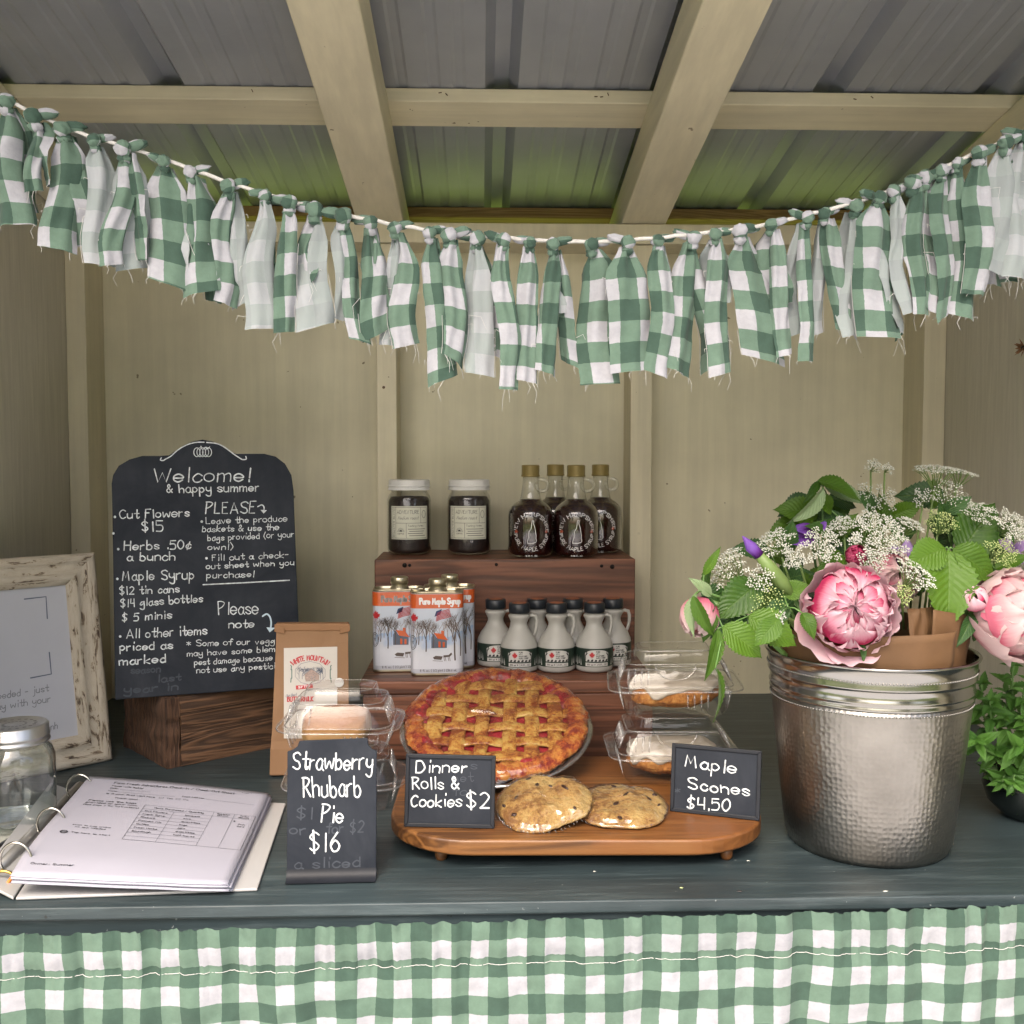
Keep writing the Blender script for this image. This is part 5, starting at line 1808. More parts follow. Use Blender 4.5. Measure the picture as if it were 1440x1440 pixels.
M['bread'] = None
m, nt, b_ = newmat('pale_golden_bread')
v = coords(nt, 'Object')
sp = nd(nt, 'ShaderNodeSeparateXYZ'); nt.links.new(v, sp.inputs[0])
g = math_n(nt, 'ADD', math_n(nt, 'MULTIPLY', sp.outputs[2], 20.0), math_n(nt, 'MULTIPLY', nz(nt, v, 40, 4), .35))
nt.links.new(ramp(nt, g, [(0.50, (0.31, 0.20, 0.080)), (0.76, (0.29, 0.14, 0.034)), (0.96, (0.19, 0.062, 0.009))]), b_.inputs['Base Color'])
b_.inputs['Roughness'].default_value = 0.55
bump(nt, b_, nz(nt, v, 120, 4), .3, .002)
M['bread'] = m
M['berry'] = plain('dark_red_jam', (0.07, 0.004, 0.006), 0.25, var=0.3, vs=60, bs=0.4, bscale=120)
cs = on_y(482, 1080, 1.240)
for k, (z, dx, rz, lab) in enumerate(((CT + .0004, .003, 4, 'lower clear plastic box behind the pie sign, a dark red bake inside'), (CT + .0685, 0, -2, 'upper clear plastic box holding a golden dinner roll behind the pie sign'))):
    t = thing('roll_box', lab, 'food box', (cs.x + dx, 1.240, z), (0, 0, R(rz)), group='stacked clear boxes of dinner rolls')
    box_shell(t, .0735, .060, .032, .0425, .020, 'fold')
    b = MB()

    def rollf(u, v, k=k):
        a = u * 2 * PI; e = (v - .5) * PI
        d = Vector((math.cos(e) * math.cos(a), math.cos(e) * math.sin(a), math.sin(e)))
        sq = lambda x: math.copysign(abs(x) ** .55, x)
        n_ = 1 + .05 * noise.noise(d * 2.5 + Vector((k * 4, 0, 0))) + .02 * noise.noise(d * 9)
        return (sq(d.x) * .040 * n_ - .007, sq(d.y) * .036 * n_, .027 + sq(d.z) * (.0205 if k else .014) * n_ - (0 if k else .006))
    b.grid(rollf, 64, 32, 0, None)
    b.build('dinner_roll' if k else 'baked_filling', M['bread'] if k else M['berry'], t, True)

# ================================================================== paper bag of mix
M['kraft'] = plain('brown_kraft_paper', (0.235, 0.130, 0.064), 0.75, var=0.08, vs=14, bs=0.4, bscale=55)
M['kraft_dark'] = plain('folded_kraft_paper', (0.25, 0.13, 0.06), 0.75, var=0.08, vs=14, bs=0.4, bscale=55)
q0 = on_z(381, 1095, CT); 
bag = thing('kraft_paper_bag', 'brown kraft paper bag of baking mix with a white label, behind the clear boxes', 'paper bag', (on_y(437, 1000, 1.375).x, 1.372, CT + .0003), (R(-2), R(1.2), R(7)))
b = MB()


def bagring(z, hw_, d0, d1, off=0):
    n = 6
    pts = []
    for k in range(n + 1): pts.append((-hw_ + 2 * hw_ * k / n, d0 + .0012 * noise.noise(Vector((k * 2.1, z * 40, 1))), z))
    mid = (d0 + d1) / 2
    pts.append((hw_ - .003 - off, mid, z))
    for k in range(n + 1): pts.append((hw_ - 2 * hw_ * k / n, d1, z))
    pts.append((-hw_ + .003 + off, mid, z))
    return pts


H_ = .192
rings = [bagring(0, .0510, -.028, .028, -.003), bagring(.002, .0525, -.029, .029, -.003), bagring(.035, .0520, -.0285, .028, 0), bagring(.045, .0512, -.0265, .0265, 0)]
for k in range(1, 9):
    t_ = k / 8
    rings.append(bagring(.045 + (H_ - .045) * t_, .0505 - .003 * t_, -.0265 + .020 * t_ ** 1.3, .0265 - .0215 * t_ ** 1.3, .004))
b.loft(rings)
b.build('bag_body', M['kraft'], bag, False, .0008)
yt = -.0075


def bagy(z): return -.0265 + .020 * max(0, (z - .045) / (H_ - .045)) ** 1.3 if z > .045 else -.0285 + .002 * z / .045


b = MB(); b.box(-.0485, .0485, yt - .0012, yt + .0160, H_ - .004, H_ + .0065); b.build('rolled_top', M['kraft_dark'], bag, False, .0018)
for sx in (-1, 1):
    b = MB(); b.prism([(sx * .0495, H_ + .006), (sx * .0365, H_ + .0005), (sx * .0360, H_ - .0075), (sx * .0497, H_ - .0040)], lambda x, z, t_: (x, yt - .0030 + t_, z), .0016)
    b.build('folded_tab', M['kraft_dark'], bag, False, .0005)


def zb(x, y): return (370 + x / 6.26, 880 + y / 6.26)


pmb = pixmap(bag, -.018)
inv = MAT4[bag.name].inverted(); o_ = inv @ CAM; r3 = inv.to_3x3()


def bagfm(off):
    def f(px, py):
        d = r3 @ ray(px, py)
        y = -.018
        for _ in range(4):
            p = o_ + d * ((y - o_.y) / d.y); y = bagy(p.z)
        return Vector((p.x, y - off, p.z))
    return f


b = MB()
lw = [(183, 195), (650, 180), (655, 700), (655, 985), (182, 990)]
fm0 = bagfm(.0010)
b.grid(lambda u, v: fm0(*zb(183 + 470 * u, 990 - (795 + 12 * u) * v)), 8, 16)
b.build('paper_label', M['label_white'] if 'label_white' in M else M.setdefault('label_white', plain('white_paper_label', (0.50, 0.475, 0.435), 0.6, var=0.03)), bag, True)
f1 = bagfm(.0014); f2 = bagfm(.0016)


def wb2(mb, text, x0, x1, yb0, yb1, cap, w, pmf, seed=1, slant=0.0): pixwrite(mb, text, x0, x1, yb0, yb1, cap, w, zb, pmf, 0, seed, 0, 2, slant)


b = MB()
arc = arc_fm(415, -(300 + 250), 250, lambda a, c: f1(*zb(a, -c)))
write(b, 'WHITE MOUNTAIN', -160, 0, 322, 42, 10, arc, n=2)
pixpoly(b, [(288, 524), (345, 522), (436, 508), (440, 544), (345, 556), (290, 560)], zb, f1)
wb2(b, 'BUTTERMILK', 215, 440, 664, 660, 38, 9, f1)
b.build('red_lettering', M['red_ink'], bag)
b = MB()
pts = [(415 + 138 * math.cos(a) * 1.0, -(415 - 103 * math.sin(a))) for a in [2 * PI * k / 10 + .31 for k in range(11)]]
ribbon(b, pts, 3.2, lambda a, c: f1(*zb(a, -c)))
wb2(b, 'Our Best', 200, 292, 628, 612, 24, 2.6, f2, 1, .25)
rt = random.Random(3)


def br_(x, y, a, l, w, dep):
    x2, y2 = x + math.sin(a) * l, y - math.cos(a) * l
    if (x2 - 415) ** 2 / 125 ** 2 + (y2 - 415) ** 2 / 92 ** 2 > 1: return
    ribbon(b, [(x, -y), (x2, -y2)], w, lambda p, c: f1(*zb(p, -c)), 0, False)
    if dep:
        for _ in range(3): br_(x2, y2, a + rt.uniform(-.8, .8), l * rt.uniform(.55, .8), w * .65, dep - 1)


for x in (318, 345, 372, 480, 505, 528, 400, 455): br_(x, 475 - abs(x - 415) * .1, rt.uniform(-.1, .1), 38, 4, 4)
b.build('printed_trees', M['blue_grey_ink'] if 'blue_grey_ink' in M else M.setdefault('blue_grey_ink', plain('blue_grey_print', (0.10, 0.12, 0.17), 0.6, var=0.1)), bag)
b = MB()
pixpoly(b, [(365, 430), (425, 378), (492, 425), (492, 480), (375, 488)], zb, bagfm(.0019))
b.build('printed_cabin', M['brown_ink'] if 'brown_ink' in M else M.setdefault('brown_ink', plain('soft_brown_print', (0.34, 0.25, 0.21), 0.6, var=0.3, vs=600)), bag)
b = MB()
fb = bagfm(.0022)
pixline(b, [(352, 438), (425, 372), (500, 428)], 6, zb, fb, 0, 1)
for y in (410, 425, 440, 455, 470): pixline(b, [(378 + max(0, 430 - y) * .8, y + 4), (490, y)], 1.6, zb, fb, 0, 1)
pixline(b, [(430, 440), (430, 480)], 4, zb, fb, 0, 1); pixline(b, [(455, 440), (455, 478)], 4, zb, fb, 0, 1)
b.build('printed_cabin_lines', M['ink_grey'], bag)
b = MB()
write(b, 'SIFTED', 0, 0, 100, 18, 3.4, lambda a, c: bagfm(.0018)(*zb(312 + a, 549 - a * .13 - c)), n=2)
b.build('ribbon_lettering', M['white_ink'], bag)
b = MB()
for sx, x in ((-1, 247), (1, 597)):
    pixline(b, [(x + sx * 4, 348), (x - sx * 3, 352), (x, 385)], 9, zb, f1, 0, 1); pixline(b, [(x - sx * 6, 385), (x - sx * 6, 460)], 9, zb, f1, 0, 1); pixline(b, [(x, 460), (x + sx * 3, 495)], 9, zb, f1, 0, 1)
b.build('printed_side_marks', M['green_ink'] if 'green_ink' in M else M.setdefault('green_ink', plain('grey_green_print', (0.10, 0.17, 0.15), 0.6, var=0.1)), bag)
b = MB(); b.prism([(x, z) for x, z in circle_pts(0, 0, .0062, None, 20)], lambda x, z, t_: (x, t_, z), .0006)
pst = bagfm(.0026)(*zb(670, 497))
b.build('price_sticker', M['white_lid'], bag, False, 0, Matrix.Translation(pst))

# ================================================================== whitewashed picture frame
m, nt, b_ = newmat('chipped_whitewashed_wood')
b_.inputs['Roughness'].default_value = 0.75
v = coords(nt, 'UV', (1, 1, 1))
n1 = nz(nt, coords(nt, 'UV', (22, 160, 1)), 1.0, 5, 0.72, 0.6)
n2 = nz(nt, coords(nt, 'UV', (14, 14, 1)), 1.0, 3, 0.6)
f = math_n(nt, 'ADD', n1, math_n(nt, 'MULTIPLY', math_n(nt, 'SUBTRACT', n2, 0.5), 0.55))
colr = ramp(nt, f, [(0.33, (0.055, 0.038, 0.028)), (0.395, (0.20, 0.15, 0.10)), (0.435, (0.47, 0.41, 0.32)), (0.8, (0.60, 0.55, 0.46))])
nt.links.new(colr, b_.inputs['Base Color'])
bump(nt, b_, f, 0.9, 0.003)
M['whitewash'] = m
M['paper'] = plain('white_paper', (0.47, 0.48, 0.53), 0.7, var=0.02)
fr_ = on_z(156, 1069, CT); fl_ = on_z(75, 1086, CT)
ang = math.atan2(fr_.y - fl_.y, fr_.x - fl_.x)
frame = thing('picture_frame', 'chipped whitewashed picture frame with a printed payment notice, at the left edge of the counter', 'picture frame', (fr_.x, fr_.y, CT + .0006), (R(-9), 0, ang))
pmf_ = pixmap(frame, 0)
tr_ = pmf_(133, 777); FH = tr_.z; FWd = .252; FB = .042
fx1 = max(tr_.x, 0) * .5; fx0 = fx1 - FWd


def frame_rail(p0, p1, name):
    """p0->p1 outer edge, mitred, moulded profile towards the inside"""
    b = MB()
    p0 = Vector(p0); p1 = Vector(p1)
    d = (p1 - p0).normalized(); nrm = Vector((-d.y, d.x))
    L = (p1 - p0).length
    prof = [(0, .016), (0, -.003), (.004, -.0055), (.012, -.0050), (.0135, -.0030), (.026, -.0030), (.0275, -.0045), (.034, -.0040), (.036, -.0015), (.042, -.0010), (.042, .004)]
    nn = 30

    def f(u, v):
        k = v * (len(prof) - 1); i = min(int(k), len(prof) - 2); t_ = k - i
        w = prof[i][0] + (prof[i + 1][0] - prof[i][0]) * t_; y = prof[i][1] + (prof[i + 1][1] - prof[i][1]) * t_
        s_ = w + (L - 2 * w) * u
        q = p0 + d * s_ + nrm * w
        return (q.x, y + .0005 * noise.noise(Vector((s_ * 60, w * 300, p0.x * 9))), q.y)
    hsh = (p0.x * 3.7 + p0.y * 1.9)
    b.grid(f, nn, len(prof) - 1, 0, lambda u, v: (L * u + hsh, v * .05 + hsh))
    b.build(name, M['whitewash'], frame, True)


c00, c10, c11, c01 = (fx0, 0), (fx1, 0), (fx1, FH), (fx0, FH)
for a_, c_ in ((c00, c10), (c10, c11), (c11, c01), (c01, c00)): frame_rail(a_, c_, 'frame_rail')
b = MB(); b.box(fx0 + FB - .003, fx1 - FB + .003, .0022, .004, FB - .003, FH - FB + .003); b.build('notice_sheet', M['paper'], frame)
b = MB(); b.box(fx0 + .004, fx1 - .004, .0105, .0155, .004, FH - .004); b.build('back_board', M['slate_edge'], frame)
pmn = pixmap(frame, .0019)
b = MB()
for t_, x0, x1, ya, yb in (('No app needed - just', -175, 216, 1254, 1190), ('tap to pay with your', -175, 226, 1302, 1238)):
    pixwrite(b, t_, x0, x1, ya, yb, 30, 3.8, z3, pmn, 0, 1, 0, 3)
pixwrite(b, 'enh', 212, 258, 1369, 1358, 30, 3.8, z3, pmn, 0, 1, 0, 3)
b.build('notice_lettering', M['ink_grey'], frame)
b = MB()
pixline(b, [(110, 776), (207, 765), (213, 863)], 6, z3, pmn, 0, 1)
pixline(b, [(222, 1016), (231, 1113), (138, 1131)], 6, z3, pmn, 0, 1)
b.build('notice_corner_marks', M['blue_grey_ink'], frame)

# ================================================================== empty mason jar
M['zinc'] = plain('brushed_zinc_lid', (0.50, 0.50, 0.49), 0.32, metal=0.85, var=0.08, vs=60)
M['zinc_dark'] = plain('punched_lid_pattern', (0.20, 0.20, 0.20), 0.4, metal=0.7, var=0.15)
jp = on_z(20, 1136, CT)
jar = thing('mason_jar', 'empty clear glass jar with a silver screw lid, at the left edge of the counter', 'jar', (on_y(20, 1000, 1.172).x, 1.172, CT + .0016), (0, 0, .4))
r = .0425


def dent(a, z, i):
    return -.0016 * max(0, math.cos(a * 8)) ** 8 if 4 <= i <= 6 else 0


b = MB()
prof = [(.0, .004), (r - .012, .0035), (r - .009, .001), (r - .004, .0022), (r - .0005, .008), (r, .014), (r, .074), (r - .0005, .080), (r - .004, .089), (r - .009, .0945), (r - .010, .097), (r - .010, .104)]
b.lathe(prof, 64, 0, (0, 0, 0), dent)
b.build('glass_body', M['glass_green'], jar, True)
b = MB(); b.lathe([(.0, .0055), (r - .008, .006), (r - .0045, .009), (r - .008, .0075), (0, .0065)], 48); b.build('glass_base', M['glass_green'], jar, True)
b = MB()
lr = r - .0065
b.lathe([(lr, .0960), (lr + .0012, .0965), (lr + .0012, .0990), (lr, .0998), (lr, .1022), (lr + .001, .1030), (lr + .001, .1050), (lr, .1060), (lr, .1150), (lr - .0016, .1168), (lr - .0040, .1170), (lr - .0050, .1158), (0, .1158)], 56)
b.build('screw_lid', M['zinc'], jar, True)
b = MB()
for k in range(18):
    a = 2 * PI * k / 18
    for q, rr in ((.012, .0016), (.022, .0022)):
        c_ = (q * math.cos(a + q * 30), q * math.sin(a + q * 30))
        b.add([(c_[0] + rr * math.cos(t_), c_[1] + rr * .8 * math.sin(t_), .11605) for t_ in [PI / 3 * j for j in range(6)]], [(0, 1, 2, 3, 4, 5)])
b.build('punched_pattern', M['zinc_dark'], jar)

# loose sheet, pens
M['cream_paper'] = plain('cream_paper_sheet', (0.55, 0.56, 0.49), 0.7, var=0.03)
sheet = thing('printed_note', 'pale printed note lying flat under the empty glass jar', 'paper note', tuple(on_z(20, 1160, CT)), (0, 0, 0))
S = [on_z(-70, 1205, CT), on_z(52, 1183, CT), on_z(92, 1130, CT), on_z(-50, 1140, CT)]
b = MB()
o = Vector(sheet.location)
b.add([p - o + Vector((0, 0, .0002)) for p in S] + [p - o + Vector((0, 0, .0012)) for p in S], [(3, 2, 1, 0), (4, 5, 6, 7), (0, 1, 5, 4), (1, 2, 6, 5), (2, 3, 7, 6), (3, 0, 4, 7)])
b.build('paper_sheet', M['cream_paper'], sheet)


def on_sheet(px, py): return on_z(px, py, CT + .0015) - o


def zs(x, y): return (x / 4.8, 980 + y / 4.8)


b = MB()
for t_, x0, x1, ya, yb in (('using your home', -40, 255, 905, 893), ('in our the public', -60, 185, 928, 914), ('please!', 40, 130, 962, 950)):
    pixwrite(b, t_, x0, x1, ya, yb, 12, 2.4, zs, on_sheet, 0, 1, 0, 2)
b.build('note_lettering', M['ink_grey'], sheet)
M['pen_black'] = plain('black_plastic_pen', (0.015, 0.015, 0.018), 0.3, var=0.1)
for k, (a_, c_, lab) in enumerate((((-25, 1207), (18, 1182), 'black pen beside the binder, the left of two'), ((-10, 1216), (32, 1187), 'black pen beside the binder, the right of two, closest to its rings'))):
    A_, B2 = on_z(*a_, CT + .006), on_z(*c_, CT + .006)
    t = thing('black_pen', lab, 'pen', tuple((A_ + B2) / 2), group='pens at the left edge of the counter')
    mid = (A_ + B2) / 2
    b = MB(); b.tube([A_ - mid, (B2 - mid) * .7, (B2 - mid) * .8, (B2 - mid)], [.0048, .0048, .0030, .0012], 12); b.build('barrel', M['pen_black'], t, True)
    b = MB(); e = Vector((0, -.001, .0052)); b.tube([(A_ - mid) * .9 + e, (A_ - mid) * .1 + e], .0010, 6); b.build('clip', M['zinc'], t, True)
t = thing('gold_ring_clasp', 'small gold and orange clasp at the lower left corner of the binder', 'clasp', tuple(on_z(4, 1232, CT + .012)))
M['brass'] = plain('worn_brass', (0.40, 0.27, 0.08), 0.3, metal=0.9, var=0.15)
M['orange_cord'] = plain('orange_cord', (0.65, 0.20, 0.04), 0.5)
b = MB(); b.tube([(.011 * math.cos(a), 0, .007 * math.sin(a) - .002) for a in [2 * PI * k / 20 for k in range(21)]], .0016, 8, 0, False); b.build('ring', M['brass'], t, True)
b = MB(); b.tube([(-.012, -.004, -.009), (.0, -.006, -.008), (.006, -.004, -.006), (.009, .0, -.001)], .0019, 8); b.build('cord_end', M['orange_cord'], t, True)

# ================================================================== binder
M['vinyl'] = plain('white_vinyl_binder', (0.40, 0.40, 0.40), 0.35, var=0.02, coat=0.2)
M['page'] = plain('lilac_white_paper', (0.325, 0.325, 0.385), 0.65, var=0.015)
M['chrome'] = plain('nickel_ring', (0.55, 0.53, 0.48), 0.2, metal=1.0, var=0.05)
binder = thing('ring_binder', 'open white ring binder of printed check-in sheets lying on the counter', 'binder', tuple(on_z(200, 1190, CT)))
o = Vector(binder.location)


def bz(px, py, h): return on_z(px, py, CT + h) - o


def slab(c4, h0, h1, name, mat, bev=.001):
    b = MB()
    v = [Vector((p.x, p.y, h0)) for p in c4] + [Vector((p.x, p.y, h1)) for p in c4]
    b.add(v, [(3, 2, 1, 0), (4, 5, 6, 7), (0, 1, 5, 4), (1, 2, 6, 5), (2, 3, 7, 6), (3, 0, 4, 7)])
    return b.build(name, mat, binder, False, bev)


C4 = [bz(22, 1267, 0), bz(362, 1254, 0), bz(402, 1133, 0), bz(118, 1120, 0)]
slab(C4, .0004, .0034, 'back_cover', M['vinyl'], .0012)
C5 = [C4[0] + Vector((-.045, .018, 0)), C4[0] + Vector((-.002, 0, 0)), C4[3] + Vector((-.002, 0, 0)), C4[3] + Vector((-.045, 0.01, 0))]
b = MB()
v = [Vector((C5[0].x, C5[0].y, .0120)), Vector((C5[1].x, C5[1].y, .0006)), Vector((C5[2].x, C5[2].y, .0006)), Vector((C5[3].x, C5[3].y, .0120))]
b.add(v + [p + Vector((0, 0, .003)) for p in v], [(3, 2, 1, 0), (4, 5, 6, 7), (0, 1, 5, 4), (1, 2, 6, 5), (2, 3, 7, 6), (3, 0, 4, 7)])
b.build('spine', M['vinyl'], binder, False, .001)
PG = [Vector(bz(14, 1224, .030)), Vector(bz(320, 1244, .012)), Vector(bz(378, 1116, .014)), Vector(bz(126, 1090, .038))]
for i, h in enumerate((.030, .012, .014, .038)): PG[i].z = h


def pagefm(off, sh=0.0, sx=0.0, sag=0.0):
    def f(u, v):
        p = (PG[0] * (1 - u) + PG[1] * u) * (1 - v) + (PG[3] * (1 - u) + PG[2] * u) * v
        z = p.z + .0030 * math.sin(u * PI) * (1 - .3 * v) - .0045 * math.sin(u * 3.0) * (1 - v) ** 2 + .0016 * math.sin(v * 5 + u * 2) * .6 + .0010 * noise.noise(Vector((u * 3, v * 4, 2)))
        z -= .006 * max(0, .12 - v) / .12 * (1 - u) * .9 + sag * (1 - u) * .6
        return Vector((p.x + sx, p.y + sh, max(z - off, .0042)))
    return f


fm_ = pagefm(0)
for k, (off, sh, sx) in enumerate(((.0072, .0035, .0035), (.0052, -.002, .0015), (.0032, .0015, .003), (.0016, -.0012, .0008), (0, 0, 0))):
    b = MB(); b.grid(pagefm(off, sh, sx), 24, 24)
    pgm = b.build('page', M['page'], binder, True)
    s_ = pgm.modifiers.new('thickness', 'SOLIDIFY'); s_.thickness = .0005 if k == 4 else .0012; s_.offset = -1
# invert photo position -> (u,v) on the top page
from_px = {}


def page_uv(px, py):
    u, v = .5, .5
    for _ in range(14):
        def proj(u, v):
            p = fm_(u, v) + o - CAM
            q = CROT.transposed() @ p
            return 720 + FPX * q.x / -q.z, 720 - FPX * q.y / -q.z
        x, y = proj(u, v)
        e = 1e-3
        xu, yu = proj(u + e, v); xv, yv = proj(u, v + e)
        a_, b2, c_, d_ = (xu - x) / e, (xv - x) / e, (yu - y) / e, (yv - y) / e
        det = a_ * d_ - b2 * c_
        if abs(det) < 1e-6: break
        dx, dy = px - x, py - y
        u += (d_ * dx - b2 * dy) / det; v += (-c_ * dx + a_ * dy) / det
    return u, v


def on_page(px, py):
    u, v = page_uv(px, py)
    return fm_(u, v) + Vector((0, 0, .0006))


def z4(x, y): return (x / 2.938, 950 + y / 2.939)


# measured in the page's own frame so that the lettering lies square on the sheet
def puv(a, c): return fm_(a, c) + Vector((0, 0, .0005))


b = MB()


def pw(text, u0, v0, wd, cap, w=.0020, slant=0.0): write(b, text, u0, v0, wd, cap, w * 1.15, puv, 0, n=2, slant=slant)


pw('Farm Fresh Adventures Check-In / Check-Out Sheet', .16, .925, .66, .021, .0026)
pw('page 1', .86, .955, .05, .010, .0012)
pw('Please write legibly!', .16, .892, .17, .012)
pw('Date:', .16, .862, .045, .012); pw('Name:', .16, .830, .05, .012); pw('Email Address:', .56, .830, .12, .012)
pw('Is it your first visit here?', .16, .795, .27, .012, .0022)
pw('Yes', .485, .795, .032, .012); pw('No', .575, .795, .026, .012)
pw('Thank you!', .22, .748, .12, .013, .0022)
pw('Please use the bags', .10, .700, .25, .014, .0026); pw('provided or your own.', .095, .674, .27, .014, .0026); pw('(See page 2 for instructions)', .09, .648, .29, .011)
pw('scan to pay online', .12, .425, .19, .009); pw('no app needed', .14, .405, .15, .009); pw('Tap here to start', .14, .350, .19, .010)
pw('Owner: Summer', .06, .075, .20, .011)


def pl_(u0, v0, u1, v1, w=.0014): ribbon(b, [(u0 + (u1 - u0) * k / 6, v0 + (v1 - v0) * k / 6) for k in range(7)], w, puv)


pl_(.215, .860, .38, .860); pl_(.215, .828, .52, .828); pl_(.69, .828, .95, .828)
for x in (.445, .535):
    for q in (((x, .793), (x + .022, .793)), ((x, .808), (x + .022, .808)), ((x, .793), (x, .808)), ((x + .022, .793), (x + .022, .808))): pl_(*q[0], *q[1])
TX = (.40, .565, .765, .875, .985); 
for y in (.700, .655): pl_(.40, y, .985, y)
for k in range(10): pl_(.40, .655 - k * .0365, .765 if k < 9 else .985, .655 - k * .0365)
for k in (9,): pl_(.40, .655 - k * .0365, .985, .655 - k * .0365, .0018)
for x in (.40, .985): pl_(x, .700, x, .3265, .0018)
for x in (.765, .875): pl_(x, .700, x, .3265)
pl_(.565, .655, .565, .3265)
pw('Items Purchased / Quantity', .455, .671, .26, .013, .0020)
pw('Subtotal', .785, .682, .065, .009); pw('($X.XX)', .79, .664, .055, .009); pw('Total', .905, .682, .045, .009); pw('($X.XX)', .90, .664, .055, .009)
for k, (s_, s2) in enumerate((('Cut Flowers', 'bouquets'), ('Maple Syrup', 'size'), ('Rhubarb', 'quantities'), ('Pancake Mix', 'bags'), ('Coffee', 'jars'), ('Fresh Herbs', 'quantities'), ('Sourdough', 'half loaves'))):
    y = .655 - (k + 1) * .0365 + .009
    pw(s_, .420, y, .0105 * len(s_), .012); pw(s2, .63, y, .0095 * len(s2), .011)
pw('$', .885, .615, .010, .012); pw('Cash', .915, .588, .035, .010); pw('Card', .915, .565, .035, .010)
# round mark beside the footer line
pts = [(.105 + .017 * math.cos(t_), .352 + .012 * math.sin(t_)) for t_ in [2 * PI * k / 12 for k in range(13)]]
ribbon(b, pts, .006, puv); pl_(.09, .352, .12, .352, .004)
b.build('page_print', M['ink'], binder)
for (px, py) in ((112, 1106), (72, 1155), (22, 1205)):
    c = bz(px, py, .030); c.z = .027
    b = MB()
    R_ = .0150
    dirp = (PG[1] - PG[0]); dirp.z = 0; dirp.normalize()
    b.tube([c + dirp * (R_ * math.cos(a)) + Vector((0, 0, R_ * 1.15 * math.sin(a))) for a in [R(-15 + 10 * k) for k in range(24)]], .00135, 8)
    b.build('ring', M['chrome'], binder, True)
A_ = bz(122, 1110, .006); B2 = bz(8, 1230, .006)
b = MB(); b.tube([Vector((A_.x - .008, A_.y, .010)), Vector((B2.x - .008, B2.y, .010))], .0065, 8); b.build('ring_plate', M['zinc'], binder, True)
# ================================================================== hammered bucket
m, nt, b_ = newmat('hammered_steel')
b_.inputs['Metallic'].default_value = 1.0
b_.inputs['Roughness'].default_value = 0.34
v = coords(nt, 'UV', (118, 190, 1))
vo = nd(nt, 'ShaderNodeTexVoronoi'); vo.feature = 'SMOOTH_F1'; vo.inputs['Scale'].default_value = 1.0; vo.inputs['Randomness'].default_value = 0.45; vo.inputs['Smoothness'].default_value = 0.5
nt.links.new(v, vo.inputs['Vector'])
nt.links.new(ramp(nt, nz(nt, coords(nt, 'Object'), 14, 5), [(0.3, (0.21, 0.20, 0.182)), (0.7, (0.34, 0.325, 0.30))]), b_.inputs['Base Color'])
bump(nt, b_, vo.outputs['Distance'], 0.4, 0.0014)
M['hammered'] = m
M['polished'] = plain('polished_steel', (0.335, 0.33, 0.315), 0.18, metal=1.0, var=0.04, vs=10)

BX, BY = on_y(1222, 1000, 1.100).x, 1.100
bucket = thing('flower_bucket', 'tall hammered steel bucket with beaded bands holding the bouquet', 'bucket', (BX, BY, CT + .0004))
r0, r1, BHt = .0865, .1095, .2105


def br2(z): return r0 + (r1 - r0) * (z / BHt) ** .92


b = MB()
prof = [(0, .004), (.070, .004), (.078, .0), (.084, .001), (r0 - .0005, .006)] + [(br2(z), z) for z in [.010 + .0075 * k for k in range(21)]] + [(br2(.166), .166)]
b.lathe(prof, 96)
b.build('hammered_wall', M['hammered'], bucket, True)
b = MB()
prof = [(br2(.1655) - .0004, .1655), (br2(.167) + .0012, .1672), (br2(.170) + .0014, .1690), (br2(.171) + .0002, .1708), (br2(.174) + .0004, .1735), (br2(.175) + .0012, .1746), (br2(.177) + .0012, .1758), (br2(.178), .1782), (br2(.186) - .0008, .186), (br2(.1875), .1878), (br2(.189) + .0012, .1888),
        (br2(.191) + .0012, .1900), (br2(.192) + .0004, .1925), (br2(.2) + .0002, .200), (br2(.208), .208), (r1 + .0022, .2095), (r1 + .0028, .2110), (r1 + .0018, .2125), (r1 - .0006, .2122), (r1 - .0014, .2090), (br2(.17) - .002, .170)]
b.lathe(prof, 128)
b.build('rim_bands', M['polished'], bucket, True)
b = MB(); b.lathe([(br2(z) - .0012, z) for z in (.170, .12, .06, .012)] + [(0, .0105)], 64); b.build('inner_wall', M['polished'], bucket, True)
for z, nb in ((.1965, 200), (.1625, 190)):
    b = MB()
    for k in range(nb):
        a = 2 * PI * k / nb; rr = br2(z) + .0008
        c = Vector((rr * math.cos(a), rr * math.sin(a), z)); s_ = .00125
        b.add([c + Vector(w) * s_ for w in ((1, 0, 0), (0, 1, 0), (-1, 0, 0), (0, -1, 0), (0, 0, 1), (0, 0, -1))], [(0, 1, 4), (1, 2, 4), (2, 3, 4), (3, 0, 4), (1, 0, 5), (2, 1, 5), (3, 2, 5), (0, 3, 5)])
    tag(b.build('bead_band', M['polished'], bucket, True), kind='stuff')

wrap = thing('kraft_paper_wrap', 'brown kraft paper wrapped round the stems inside the steel bucket', 'paper wrap', (BX, BY, CT + .18))


M['kraft_wrap'] = plain('crumpled_kraft_wrap', (0.105, 0.053, 0.020), 0.75, var=0.2, vs=14, bs=0.6, bscale=40)


def sheet_arc(a0, a1, z0, z1, ra, rb, slope, seed):
    b = MB()

    def f(u, v):
        a = R(a0 + (a1 - a0) * u)
        z = z0 + (z1 + slope * u - z0) * v
        rr = ra + (rb - ra) * v + .0040 * noise.noise(Vector((u * 6, v * 3, seed))) + .0018 * abs(noise.noise(Vector((u * 17, v * 9, seed + 4))))
        return (rr * math.cos(a), rr * math.sin(a), z)
    b.grid(f, 40, 10, 0, None, False)
    o_ = b.build('paper_fold', M['kraft_wrap'], wrap, True)
    s_ = o_.modifiers.new('thickness', 'SOLIDIFY'); s_.thickness = .0008


